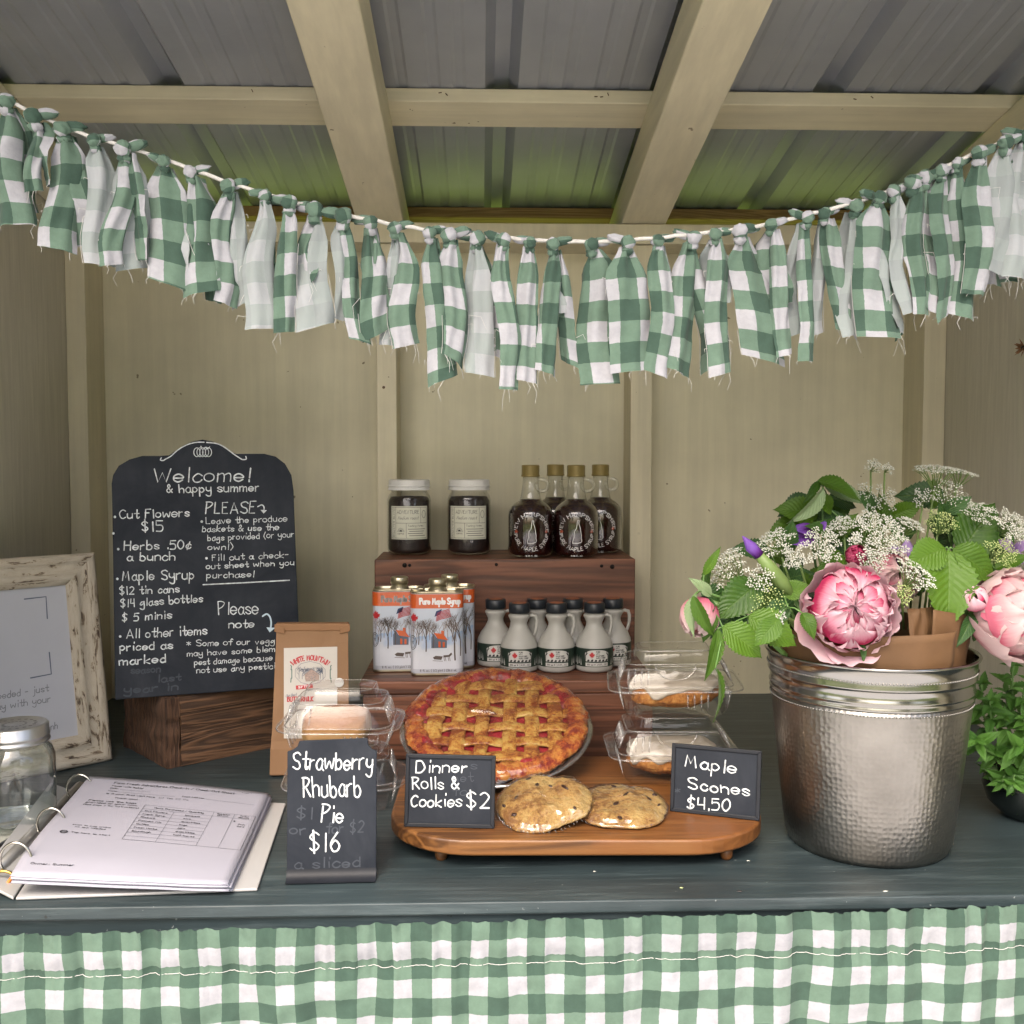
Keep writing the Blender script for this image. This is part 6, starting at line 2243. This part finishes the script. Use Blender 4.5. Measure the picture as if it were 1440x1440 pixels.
sheet_arc(-185, -62, -.02, .058, .098, .1085, .010, 1)
sheet_arc(-75, 20, -.02, .090, .094, .100, -.03, 2)
sheet_arc(-84, -50, .02, .088, .090, .076, .0, 3)
sheet_arc(20, 180, -.02, .060, .098, .108, .0, 4)

# ================================================================== leaves and petals
M['leaf'] = leafmat('raspberry_leaf', (0.022, 0.075, 0.004), (0.080, 0.175, 0.008), vein=(0.11, 0.20, 0.03), tl=0.32)
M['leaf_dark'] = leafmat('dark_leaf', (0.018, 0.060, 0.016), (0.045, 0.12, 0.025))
M['leaf_pale'] = leafmat('pale_leaf_underside', (0.16, 0.24, 0.11), (0.24, 0.33, 0.17))
M['mint'] = leafmat('mint_leaf', (0.035, 0.115, 0.016), (0.085, 0.215, 0.030), vein=(0.14, 0.26, 0.08))
M['stem'] = plain('green_stem', (0.10, 0.20, 0.05), 0.5, var=0.15)
M['stem_pale'] = plain('pale_green_stem', (0.13, 0.20, 0.055), 0.5, var=0.15)


def leafmesh(name, wr, fold, droop, serr, mat, seed, nteeth=13, tip=1.0):
    rr = random.Random(seed)
    b = MB()
    nu, nv = 8, 52

    def f(u, v):
        s = u * 2 - 1
        t = v
        w = wr / 2 * max(0, math.sin(PI * t ** .80)) ** .85 * (1 - .35 * t ** 3) * tip + .004
        if t > .85: w = w * max(0, 1 - (t - .85) / .15) ** .5 + .002
        te = (t * nteeth) % 1.0
        w *= 1 + serr * (.55 - te) * (abs(s) ** 3) * (1 if .06 < t < .93 else .2)
        x = s * w
        side = abs(s)
        rib = math.cos((t - side * .22) * nteeth * 2 * PI) * .006 * side * (1 - t * .6)
        z = fold * side * w * 1.2 - droop * t * t + rib + .025 * noise.noise(Vector((s * 1.3, t * 3.5, seed))) - .10 * side ** 2 * w
        return (x, t * (1 - .12 * droop), z)
    b.grid(f, nu, nv, 0, None, False)
    return b.mesh(name, mat, True)


LM = {
    'a': leafmesh('leaf', .62, .30, .22, .20, M['leaf'], 1), 'b': leafmesh('leaf', .56, .45, .40, .20, M['leaf'], 2),
    'c': leafmesh('leaf', .70, .20, .10, .22, M['leaf'], 3), 'n': leafmesh('leaf', .30, .55, .35, .18, M['leaf'], 4, 11),
    'd': leafmesh('leaf', .60, .30, .30, .18, M['leaf_dark'], 5), 'p': leafmesh('leaf', .40, .5, .3, .12, M['leaf_pale'], 6),
    'dn': leafmesh('leaf', .34, .5, .2, .0, M['leaf_dark'], 7),
}
MINT = [leafmesh('leaf', .38, .50, .30, .34, M['mint'], 20 + k, 9) for k in range(3)]


def place(base, tip, nrm, scale_w=1.0):
    base = Vector(base); tip = Vector(tip)
    y = tip - base; L = y.length; y.normalize()
    z = Vector(nrm) - y * Vector(nrm).dot(y)
    if z.length < 1e-4: z = Vector((1, 0, 0)) - y * y.x
    z.normalize()
    x = y.cross(z)
    m_ = Matrix((x * L * scale_w, y * L, z * L)).transposed().to_4x4()
    m_.translation = base
    return m_


HUB = Vector((BX, BY, CT + .12))


def sprig(label, leaves, stem_to, group='leafy sprigs in the bouquet', name='leafy_sprig'):
    """leaves: (kind, base px, tip px, y base, y tip, normal)"""
    t = thing(name, label, 'sprig', tuple(stem_to), group=group)
    inv = Matrix.Translation(-Vector(stem_to))
    bs = []
    for kd, bp_, tp, yb, yt, nr in leaves:
        B_ = on_y(*bp_, yb); T_ = on_y(*tp, yt)
        inst('leaf', LM[kd] if isinstance(kd, str) else kd, t, inv @ place(B_, T_, nr))
        bs.append(B_)
    b = MB()
    c = sum(bs, Vector((0, 0, 0))) / len(bs)
    st = Vector(stem_to)
    mid = (c + st) / 2 + Vector((0, .015, .01))
    b.tube([st - st, mid - st, c - st], [.0019, .0016, .0012], 6)
    for B_ in bs:
        if (B_ - c).length > .003: b.tube([c - st, (c + B_) / 2 - st + Vector((0, 0, .002)), B_ - st], .0008, 5)
    b.build('stem', M['stem'], t, True)
    return t


F = (0, -1, .45)
U = (-.2, -.7, 1)
hub = lambda px, py, y: on_y(px, py, y)
sprig('three part bright green raspberry leaf facing forward between the two large peonies', [('a', (1333, 774), (1341, 886), 1.035, 1.00, F), ('c', (1329, 771), (1276, 792), 1.035, 1.02, F), ('a', (1340, 772), (1411, 814), 1.035, 1.03, F)], hub(1325, 900, 1.10))
sprig('broad green leaves standing behind the right hand white umbels', [('c', (1350, 778), (1404, 704), 1.09, 1.10, (-.2, -1, .1)), ('d', (1385, 775), (1436, 745), 1.12, 1.12, F), ('a', (1400, 800), (1446, 775), 1.09, 1.08, U)], hub(1330, 900, 1.12))
sprig('arching bright green leaf spray rising above the bouquet at its upper left', [('a', (1150, 676), (1217, 694), 1.10, 1.09, (0, -.6, 1)), ('p', (1160, 684), (1226, 703), 1.12, 1.11, (0, -1, .4)), ('d', (1164, 700), (1212, 708), 1.14, 1.14, (0, -1, .6)), ('p', (1158, 688), (1124, 742), 1.09, 1.07, (1, -.6, .3)), ('n', (1152, 678), (1136, 700), 1.10, 1.08, F)], hub(1170, 900, 1.13))
sprig('cluster of green leaves at the upper left edge of the bouquet', [('a', (1150, 722), (1092, 712), 1.13, 1.12, F), ('d', (1140, 700), (1096, 722), 1.15, 1.14, F), ('a', (1125, 735), (1078, 756), 1.14, 1.13, F), ('b', (1130, 745), (1150, 720), 1.15, 1.14, F), ('d', (1160, 735), (1128, 708), 1.17, 1.16, F), ('a', (1120, 760), (1082, 778), 1.12, 1.12, F)], hub(1170, 900, 1.14))
sprig('large green leaf spray at the left over the bucket rim', [('a', (1068, 818), (1008, 868), 1.04, 1.02, F), ('d', (1045, 850), (1002, 894), 1.05, 1.03, F), ('b', (1088, 826), (1060, 860), 1.06, 1.05, F), ('p', (1058, 874), (1108, 852), 1.04, 1.03, U)], hub(1130, 900, 1.08))
sprig('green leaf spray drooping over the left of the bucket, one long leaf hanging down', [('n', (1009, 884), (1004, 960), 1.00, .985, (.3, -1, .1)), ('a', (1017, 880), (1078, 924), 1.00, .99, F), ('a', (1053, 866), (1128, 906), 1.01, 1.00, F), ('b', (1005, 862), (985, 900), 1.02, 1.01, (-.5, -1, .4)), ('n', (1006, 940), (1029, 1014), .985, .98, (1, -.5, .2))], hub(1130, 900, 1.06))
sprig('extra green leaves spilling over the front left rim of the bucket', [('a', (1095, 870), (1062, 908), .985, .975, F), ('b', (1128, 862), (1150, 896), 1.0, .985, F), ('d', (1108, 850), (1075, 872), 1.02, 1.0, F), ('c', (1100, 835), (1140, 822), 1.04, 1.03, F)], hub(1130, 900, 1.05))
sprig('slender young leaf tips curling outwards at the far left of the bouquet', [('n', (996, 838), (990, 776), 1.04, 1.03, (-1, -.5, .2)), ('n', (990, 808), (1013, 770), 1.03, 1.02, F), ('p', (1000, 838), (975, 812), 1.03, 1.02, F), ('p', (980, 835), (962, 890), 1.02, 1.0, (-1, -.6, 0)), ('n', (975, 838), (1000, 905), 1.00, .99, (-.6, -1, 0)), ('d', (985, 832), (1040, 850), 1.05, 1.05, F)], hub(1110, 900, 1.08))
sprig('grey green leaves at the upper right behind the tallest white umbel', [('p', (1340, 725), (1388, 704), 1.16, 1.16, F), ('d', (1345, 718), (1384, 708), 1.18, 1.18, U), ('d', (1330, 700), (1262, 690), 1.2, 1.2, F), ('a', (1325, 730), (1352, 716), 1.15, 1.14, F), ('n', (1312, 715), (1318, 668), 1.16, 1.16, F)], hub(1310, 900, 1.16))
sprig('dark narrow peony leaves under the right hand peony', [('dn', (1370, 862), (1350, 908), 1.03, 1.01, F), ('dn', (1385, 868), (1372, 902), 1.04, 1.03, F)], hub(1370, 900, 1.1), name='peony_leaf_sprig')
sprig('dark green leaf tip poking out below the central peony', [('dn', (1212, 905), (1216, 932), 1.0, .99, F), ('b', (1185, 780), (1155, 800), 1.06, 1.04, F)], hub(1212, 905, 1.05), name='peony_leaf_sprig')
rf = random.Random(21)
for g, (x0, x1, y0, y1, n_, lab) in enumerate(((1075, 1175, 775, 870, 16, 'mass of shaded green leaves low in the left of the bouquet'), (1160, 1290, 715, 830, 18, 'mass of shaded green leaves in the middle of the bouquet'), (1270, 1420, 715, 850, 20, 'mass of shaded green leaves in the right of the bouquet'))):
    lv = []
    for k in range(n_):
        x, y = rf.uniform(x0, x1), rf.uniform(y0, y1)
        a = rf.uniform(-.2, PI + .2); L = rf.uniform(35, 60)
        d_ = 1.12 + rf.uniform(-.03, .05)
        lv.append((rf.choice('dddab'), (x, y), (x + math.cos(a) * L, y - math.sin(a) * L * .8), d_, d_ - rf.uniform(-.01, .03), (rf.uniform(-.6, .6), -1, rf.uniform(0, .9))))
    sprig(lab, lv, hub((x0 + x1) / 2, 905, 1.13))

# ---- Queen Anne's lace
M['floret'] = plain('white_floret', (0.54, 0.55, 0.49), 0.7, var=0.06, vs=300)
M['floret_green'] = plain('yellow_green_floret', (0.42, 0.50, 0.20), 0.7, var=0.15, vs=300)


def umbel(px, py, rpx, y, nrm, label, n=24, dens=15, green=0, base=None, dome=.28, seed=0):
    rr = random.Random(seed * 13 + int(px))
    rpx = rpx * .92; c = on_y(px, py, y); S_ = rpx * y / FPX
    nrm = Vector(nrm).normalized()
    ax = nrm.orthogonal().normalized(); ay = nrm.cross(ax)
    t = thing('white_umbel_flower', label, 'umbel flower', tuple(c), group='lacy white umbel flowers in the bouquet')
    root = -nrm * S_ * .95
    fl = MB(); st = MB()
    dens = max(6, int(dens * .8))
    for k in range(n):
        q = math.sqrt((k + .5) / n); a = k * 2.39996 + rr.uniform(-.2, .2)
        q *= rr.uniform(.9, 1.08)
        p = ax * (q * S_ * math.cos(a)) + ay * (q * S_ * math.sin(a)) + nrm * (S_ * dome * (1 - q * q) + rr.uniform(-.04, .04) * S_)
        um = S_ * 1.05 / math.sqrt(n)
        jn = root + (p - root) * .80
        st.tube([root, root + (p - root) * .45 + nrm * S_ * .0 - (p - root).cross(ax) * .03, jn], [.00045, .0004, .00035], 4, 0, False)
        for j in range(dens):
            qq = math.sqrt((j + .5) / dens); b_a = j * 2.39996 + rr.uniform(-.3, .3)
            e = p + ax * (qq * um * math.cos(b_a)) + ay * (qq * um * math.sin(b_a)) + nrm * (um * .35 * (1 - qq * qq) + rr.uniform(-.0006, .0006))
            if j % 3 == 0: st.tube([jn, e], .00022, 3, 0, False)
            s_ = rr.uniform(.0007, .00130) * (.8 if green else 1)
            tl_ = (nrm + Vector((rr.uniform(-.6, .6), rr.uniform(-.6, .6), rr.uniform(-.6, .6)))).normalized()
            u_ = tl_.orthogonal().normalized(); w_ = tl_.cross(u_)
            ph = rr.uniform(0, 6)
            vs = [e + tl_ * s_ * .5]
            for i in range(10):
                rad = s_ * (1.15 if i % 2 == 0 else .55)
                vs.append(e + (u_ * math.cos(ph + i * PI / 5) + w_ * math.sin(ph + i * PI / 5)) * rad)
            fl.add(vs, [(0, i + 1, (i + 1) % 10 + 1) for i in range(10)], 0)
    bpt = (base or hub(px + (1230 - px) * .3, 885, y + .03)) - c
    st.tube([root, root * .6 + bpt * .4 + Vector((0, .004, .004)), bpt], [.0011, .0013, .0015], 6)
    tag(fl.build('florets', M['floret_green'] if green else M['floret'], t), kind='stuff')
    st.build('stems', M['stem_pale'], t, True)


for i, (px, py, rp_, y, nr, lab, n, dens, gr, dome) in enumerate((
    (1022, 800, 40, 1.06, (-.75, -.35, .75), 'white umbel at the far left of the bouquet, tilted outwards', 30, 15, 0, .3),
    (1070, 812, 22, 1.03, (-.5, -1, .2), 'small white umbel just above the large left leaf, below the iris bud', 14, 10, 0, .3),
    (1090, 765, 30, 1.06, (-.55, -.5, .8), 'white umbel right beside the purple iris bud', 22, 15, 0, .3),
    (1118, 785, 18, 1.05, (-.6, -.8, .3), 'white umbel side on between the iris bud and the central peony', 16, 12, 0, .3),
    (1155, 768, 30, 1.05, (-.1, -.9, .5), 'white umbel above the central peony, left of the dark pink bud', 22, 18, 0, .3),
    (1184, 740, 22, 1.08, (-.4, -.5, .9), 'white umbel under the arching leaf spray', 18, 16, 0, .3),
    (1233, 755, 46, 1.05, (.05, -.85, .6), 'largest white umbel, facing forward right of centre', 44, 19, 0, .25),
    (1280, 738, 21, 1.09, (.3, -.4, .9), 'white umbel behind the right edge of the largest one', 18, 15, 0, .25),
    (1228, 788, 24, 1.03, (0, -1, -.1), 'white umbel spilling onto the top of the central peony', 14, 14, 0, .3),
    (1288, 808, 34, 1.02, (.35, -.6, .75), 'white umbel side on above the kraft paper, left of the three part leaf', 26, 15, 0, .3),
    (1316, 662, 34, 1.12, (.0, -.16, 1), 'flat topped tallest white umbel, its left half highest', 26, 13, 0, .12),
    (1352, 665, 26, 1.13, (.25, -.15, 1), 'flat topped white umbel at the very top right of the bouquet', 18, 13, 0, .1),
    (1228, 657, 13, 1.13, (0, -.8, .6), 'small round white umbel near the top, left of its neighbour', 7, 10, 0, .5),
    (1248, 660, 9, 1.13, (.2, -.8, .6), 'tiniest round white umbel near the top', 5, 9, 0, .5),
    (1242, 700, 20, 1.12, (0, -.9, .3), 'loose white umbel at the top centre below two tiny ones', 12, 10, 0, .5),
    (1217, 690, 13, 1.12, (-.7, -.6, .3), 'loose small white umbel beside the arching leaf tip', 6, 9, 0, .5),
    (1222, 716, 9, 1.12, (-.6, -.6, .6), 'tiny curled white umbel under the loose one at top centre', 5, 8, 0, .5),
    (1335, 694, 30, 1.11, (.1, -.7, .8), 'loose greenish white umbel below the flat topped ones', 18, 11, 0, .3),
    (1298, 700, 16, 1.12, (-.3, -.7, .6), 'small loose white umbel between the top centre and the flat topped ones', 9, 10, 0, .4),
    (1325, 735, 26, 1.08, (0, -.6, .8), 'yellow green umbel above the three part leaf', 18, 13, 1, .25),
    (1376, 722, 30, 1.10, (0, -.5, .9), 'white umbel at the upper right above the broad leaf', 22, 15, 0, .25),
    (1424, 742, 30, 1.08, (.3, -.9, .5), 'white umbel at the right frame edge above the pale peony', 24, 17, 0, .25),
    (1408, 778, 26, 1.05, (.1, -.8, .6), 'yellow green umbel just above the pale peony', 18, 14, 1, .3),
    (1268, 835, 18, 1.01, (.1, -1, .2), 'small yellow green umbel right of the central peony', 12, 12, 1, .4),
    (1082, 846, 26, 1.02, (-.2, -.9, .4), 'loose greenish white umbel over the large left leaf', 14, 9, 1, .4),
    (1096, 868, 10, 1.01, (-.2, -.9, .4), 'tiny white umbel by the rim, left of the central peony', 5, 9, 0, .4))):
    umbel(px, py, rp_, y, nr, lab, n, dens, gr, None, dome, i)

# ---- peonies
def petalmat(name, base, mid, tip):
    m, nt, b = newmat(name)
    tc = nd(nt, 'ShaderNodeTexCoord')
    sp = nd(nt, 'ShaderNodeSeparateXYZ'); nt.links.new(tc.outputs['UV'], sp.inputs[0])
    n_ = nz(nt, coords(nt, 'UV', (26, 2, 1)), 1.0, 4, 0.6)
    f = math_n(nt, 'ADD', sp.outputs[1], math_n(nt, 'MULTIPLY', math_n(nt, 'SUBTRACT', n_, 0.5), 0.35))
    inf = nd(nt, 'ShaderNodeObjectInfo')
    f = math_n(nt, 'ADD', f, math_n(nt, 'MULTIPLY', math_n(nt, 'SUBTRACT', inf.outputs['Random'], 0.5), 0.25))
    col = ramp(nt, f, [(0.22, base), (0.52, mid), (0.88, tip)])
    nt.links.new(col, b.inputs['Base Color'])
    b.inputs['Roughness'].default_value = 0.6
    b.inputs['Specular IOR Level'].default_value = 0.25
    bump(nt, b, n_, 0.15, 0.0010)
    tr = nd(nt, 'ShaderNodeBsdfTranslucent'); nt.links.new(col, tr.inputs[0])
    mx = nd(nt, 'ShaderNodeMixShader'); mx.inputs[0].default_value = 0.38
    nt.links.new(b.outputs[0], mx.inputs[1]); nt.links.new(tr.outputs[0], mx.inputs[2])
    nt.links.new(mx.outputs[0], nt.nodes['Material Output'].inputs[0])
    return m


M['petal'] = petalmat('pink_petal', (0.56, 0.07, 0.17), (0.70, 0.30, 0.41), (0.68, 0.44, 0.50))
M['petal_inner'] = petalmat('rich_pink_inner_petal', (0.50, 0.035, 0.12), (0.66, 0.27, 0.37), (0.70, 0.50, 0.56))
M['petal_outer'] = petalmat('soft_pink_outer_petal', (0.60, 0.16, 0.26), (0.72, 0.42, 0.50), (0.74, 0.54, 0.59))
M['petal_pale'] = petalmat('pale_pink_petal', (0.60, 0.16, 0.24), (0.66, 0.40, 0.43), (0.66, 0.52, 0.52))
M['petal_deep'] = petalmat('deep_pink_petal', (0.22, 0.01, 0.05), (0.36, 0.03, 0.10), (0.48, 0.09, 0.18))


def peony(label, c, Rr, axis, mat, n_out, n_in, seed, name='peony', open_=76, group='pink peonies in the bouquet'):
    rr = random.Random(seed)
    t = thing(name, label, 'peony', tuple(c), group=group)
    A_ = Vector(axis).normalized()
    X_ = A_.orthogonal().normalized(); Y_ = A_.cross(X_)

    def patch(nm, a0, da, th0, th1, rad, ruf, flare, mi, nu=10, nv=10, shift=Vector((0, 0, 0)), notch=.1):
        ph = rr.uniform(0, 6)
        b = MB()

        def f(u, v):
            s = u * 2 - 1
            w = (max(0, math.sin(PI * min(1, .18 + v * .72))) ** .6)
            a = a0 + s * da * w
            tipv = 1 - notch * (s * s) - .06 * abs(math.sin(s * 5 + ph)) * (v > .5)
            th = R(th0) + (R(th1) - R(th0)) * v * tipv
            k = v ** 2.5
            r_ = rad * (1 + flare * k + ruf * k * math.sin(s * 6.5 + ph) + .5 * ruf * noise.noise(Vector((s * 2.4 + seed, v * 3, ph))) + .03 * s * s)
            d = A_ * math.cos(th) + (X_ * math.cos(a) + Y_ * math.sin(a)) * math.sin(th)
            return d * r_ + shift
        b.grid(f, nu, nv, 0, lambda u, v: (u, v), False)
        b.build(nm, mi, t, True)
    for k in range(n_out):
        a0 = 2 * PI * k / n_out * 1.618 * 1 + rr.uniform(-.15, .15)
        lay = k / n_out
        patch('outer_petal', a0, rr.uniform(.70, .98), 158, open_ + rr.uniform(-8, 14) - lay * 14, Rr * (.92 - .12 * lay), .045, rr.uniform(.10, .34) * (1 - lay) if open_ > 50 else rr.uniform(-.03, .05), mat if mat != M['petal'] else M['petal_outer'], 12, 12)
    for k in range(n_in):
        q = (k + .5) / n_in
        a0 = k * 2.39996
        rad = Rr * (.90 - .26 * (1 - q) + rr.uniform(-.08, .06))
        th1 = -14 + 62 * q + rr.uniform(-16, 16)
        patch('inner_petal', a0 + rr.uniform(-.3, .3), rr.uniform(.30, .62) / (.45 + q * .55), th1 + rr.uniform(55, 75), th1, rad, .10, rr.uniform(-.05, .12), mat if mat != M['petal'] else (M['petal_inner'] if rr.random() > .10 else M['petal_deep']), 9, 8, A_ * Rr * rr.uniform(.0, .16), .25)
    b = MB()
    st_end = HUB - Vector(c)
    b.tube([-A_ * Rr * .9, -A_ * Rr * 1.3 + st_end * .2, st_end], [.003, .003, .003], 8)
    b.build('stem', M['stem'], t, True)
    for k in range(4):
        a = k * PI / 2 + .4
        base_ = -A_ * Rr * .98; tip_ = -A_ * Rr * .35 + (X_ * math.cos(a) + Y_ * math.sin(a)) * Rr * 1.06
        inst('sepal', LM['dn'], t, place(base_, tip_, (X_ * math.cos(a) + Y_ * math.sin(a)) - A_ * .6))
    return t


peony('full open pink peony with ruffled centre, in the middle over the bucket rim', on_y(1194, 856, 1.01), .0475, (-.22, -1, .22), M['petal'], 13, 34, 5)
peony('large pale pink peony at the right frame edge', on_y(1424, 864, 1.03), .047, (.55, -1, .30), M['petal_pale'], 13, 46, 9)
peony('half hidden pale pink peony behind the central one', on_y(1246, 812, 1.075), .034, (.2, -1, .35), M['petal_pale'], 9, 14, 12)
peony('small dark pink bud between the white umbels above the central peony', on_y(1204, 781, 1.045), .0125, (-.1, -1, .3), M['petal_deep'], 7, 12, 15, 'peony_bud', 30)
peony('closed pale pink bud at the far left of the bouquet', on_y(984, 868, 1.03), .0225, (-.35, -.35, -.75), M['petal_pale'], 8, 3, 18, 'peony_bud', 12)
peony('small pink bud against the left side of the right hand peony', on_y(1371, 842, 1.02), .0150, (-.5, -.6, .6), M['petal'], 6, 6, 22, 'peony_bud', 20)

# ---- irises
M['iris'] = petalmat('purple_iris_petal', (0.10, 0.02, 0.16), (0.17, 0.05, 0.33), (0.22, 0.10, 0.45))
M['iris_pale'] = petalmat('pale_purple_iris_petal', (0.22, 0.12, 0.35), (0.34, 0.22, 0.48), (0.40, 0.28, 0.54))


def irispetal(mat, seed):
    b = MB()

    def f(u, v):
        s = u * 2 - 1
        w = .62 / 2 * max(0, math.sin(PI * min(1, v * .9 + .05))) ** .7
        return (s * w, v, .10 * math.sin(s * 5 + v * 6 + seed) * v * .5 + .25 * abs(s) * w - .3 * v * v)
    b.grid(f, 12, 14)
    return b.mesh('iris_petal', mat, True)


IP, IPP = irispetal(M['iris'], 1), irispetal(M['iris_pale'], 3)
A1, A2, A3 = on_y(1044, 754, 1.03), on_y(1068, 781, 1.03), on_y(1118, 842, 1.04)
t = thing('iris_bud', 'pointed purple iris bud in its yellow green sheath, leaning left', 'iris bud', tuple(A3), group='purple irises in the bouquet')
b = MB(); b.tube([A2 - A3, (A1 * .45 + A2 * .55) - A3 + Vector((-.001, 0, 0)), (A1 * .85 + A2 * .15) - A3, A1 - A3], [.0052, .0062, .0022, .0006], 12); b.build('furled_petals', M['iris'], t, True)
b = MB(); b.tube([Vector((0, 0, 0)), (A3 * .6 + A2 * .4) - A3, (A3 * .3 + A2 * .7) - A3, A2 - A3], [.0022, .0078, .0072, .0050], 12); b.build('sheath', M['stem_pale'], t, True)
b = MB(); b.tube([Vector((0, .002, 0)), HUB - A3], [.0025, .003], 8); b.build('stem', M['stem'], t, True)


def iris(label, px, py, y, mesh, petals):
    c = on_y(px, py, y)
    t = thing('iris_flower', label, 'iris', tuple(c), group='purple irises in the bouquet')
    for (tx, ty, nr) in petals:
        inst('petal', mesh, t, place(Vector((0, 0, 0)), on_y(tx, ty, y - .01) - c, nr))
    b = MB(); b.tube([Vector((0, .003, 0)), HUB - c], [.002, .003], 8); b.build('stem', M['stem'], t, True)


iris('dark purple iris petals showing between the white umbels at the upper left', 1150, 750, 1.09, IP, [(1122, 738, (0, -1, 1)), (1158, 736, (0, -1, .8)), (1118, 760, (0, -1, .3))])
iris('pale purple iris petals behind the half hidden pink peony', 1266, 800, 1.085, IPP, [(1280, 765, (0, -1, .2)), (1262, 770, (0, -1, .4)), (1290, 795, (0, -1, .2))])
iris('dark purple iris petals between the three part leaf and the right hand peony', 1382, 838, 1.06, IP, [(1370, 812, (0, -1, .3)), (1400, 810, (0, -1, .4)), (1362, 832, (0, -1, .3))])
iris('purple iris petals at the right edge above the pale peony', 1425, 775, 1.10, IPP, [(1445, 762, (0, -1, .3)), (1412, 760, (0, -1, .4)), (1440, 790, (0, -1, .3))])

# ================================================================== mint in a dark bowl
M['dark_glass'] = plain('dark_smoked_glass', (0.010, 0.014, 0.014), 0.12, var=0.1, spec=0.6)
M['soil'] = plain('dark_water', (0.02, 0.016, 0.012), 0.9)
MX, MY = on_y(1452, 1100, 1.16).x, 1.165
mint = thing('mint_plant', 'leafy green mint bunch in a dark round glass bowl at the right frame edge', 'potted herb', (MX, MY, CT + .0004))
b = MB(); b.lathe([(0, .0012), (.024, .0), (.030, .002), (.046, .018), (.052, .036), (.049, .052), (.041, .062), (.043, .066), (.040, .066), (.038, .060), (0, .058)], 48); b.build('glass_bowl', M['dark_glass'], mint, True)
rm = random.Random(33)
tops = [(1424, 938), (1392, 985), (1370, 1005), (1372, 1040), (1440, 975), (1412, 1010), (1398, 1058), (1436, 1050), (1425, 1100), (1395, 1085), (1455, 1020), (1380, 962), (1462, 940), (1470, 1060), (1450, 1120), (1440, 1010), (1415, 975), (1418, 1050), (1410, 1100), (1440, 1130)]
nleaf = 0
b = MB()
for k, (px, py) in enumerate(tops):
    yt = rm.uniform(1.08, 1.17)
    T_ = on_y(px, py, yt) - Vector(mint.location)
    B_ = Vector((rm.uniform(-.015, .015), rm.uniform(-.015, .015), .055))
    mid = (T_ + B_) / 2 + Vector((T_.x * .25, 0, .012))
    P_ = [B_, mid, T_]
    b.tube(P_, [.0016, .0013, .0008], 6)
    dirn = (T_ - mid).normalized()
    for j in range(4):
        s_ = j / 3
        pos = mid.lerp(T_, .30 + .70 * s_)
        L = .031 * (1.0 - .45 * s_) * rm.uniform(.85, 1.15)
        o1 = dirn.orthogonal().normalized(); o2 = dirn.cross(o1)
        for q in range(3 if j == 3 else 2):
            a = j * 1.45 + q * (PI if j < 3 else 2.1) + rm.uniform(-.3, .3)
            od = (o1 * math.cos(a) + o2 * math.sin(a))
            tipd = (od * .95 + dirn * (.35 + .7 * s_) + Vector((0, 0, -.10))).normalized()
            inst('leaf', MINT[nleaf % 3], mint, place(pos, pos + tipd * L, dirn * .9 + Vector((0, -.35, .3))))
            nleaf += 1
b.build('stems', M['stem'], mint, True)

# dried flower head fixed to the right hand wall
M['dried'] = plain('dried_brown_petal', (0.20, 0.10, 0.045), 0.8, var=0.3, vs=60)
d_ = ray(1441, 489)
dp = CAM + d_ * ((RW - .012 - CAM.x) / d_.x)
t = thing('dried_flower', 'small dried brown flower head on the right hand wall at the frame edge', 'dried flower', tuple(dp), (0, 0, 0))
for k in range(13):
    a = 2 * PI * k / 13
    b = MB()
    L = .012 + .003 * math.sin(k * 2.3)
    e = Vector((-.008 - .004 * (k % 3) * .4, math.cos(a) * L, math.sin(a) * L))
    sd_ = Vector((0, -math.sin(a), math.cos(a))) * .0022
    b.add([Vector((0, 0, 0)) - sd_ * .4, e * .55 - sd_, e, e * .55 + sd_, sd_ * .4, e * .55 + Vector((-.0012, 0, 0))], [(0, 1, 5), (1, 2, 5), (2, 3, 5), (3, 4, 5), (4, 0, 5)])
    b.build('petal', M['dried'], t)
b = MB(); b.lathe([(0, 0), (.004, .001), (.003, .004), (0, .005)], 12); b.build('seed_head', M['hole'], t, True, 0, Matrix.Rotation(R(-90), 4, 'Y'))
b = MB(); b.tube([(.012, 0, 0), (-.001, 0, 0)], .0012, 6); b.build('stalk', M['dried'], t, True)

# crumbs on the counter
for px, py, s_, mt, lab in ((1040, 1254, .0020, 'hole', 'tiny dark red petal crumb on the counter edge, left of the bucket'), (1245, 1254, .0015, 'floret', 'tiny pale fallen floret on the counter in front of the bucket'), (958, 1249, .0013, 'floret_green', 'tiny pale green crumb on the counter below the board'), (836, 1226, .0010, 'floret', 'tiny white crumb on the counter in front of the board'), (1052, 1211, .0011, 'floret', 'tiny white crumb between the serving board and the bucket')):
    p = on_z(px, py, CT)
    b = MB(); b.lathe([(0, 0), (s_, .0002), (s_ * .6, s_ * .5), (0, s_ * .6)], 7, 0, (0, 0, 0), lambda a, z, i: s_ * .3 * math.sin(a * 3 + px) if 0 < i < 3 else 0)
    o_ = b.build('crumb', M[mt], None, False, 0)
    o_.location = (p.x, p.y, CT + .0002); o_.scale = (1.4, .8, 1)
    tag(o_, lab, 'crumb', 'crumbs and bits of blossom on the counter')
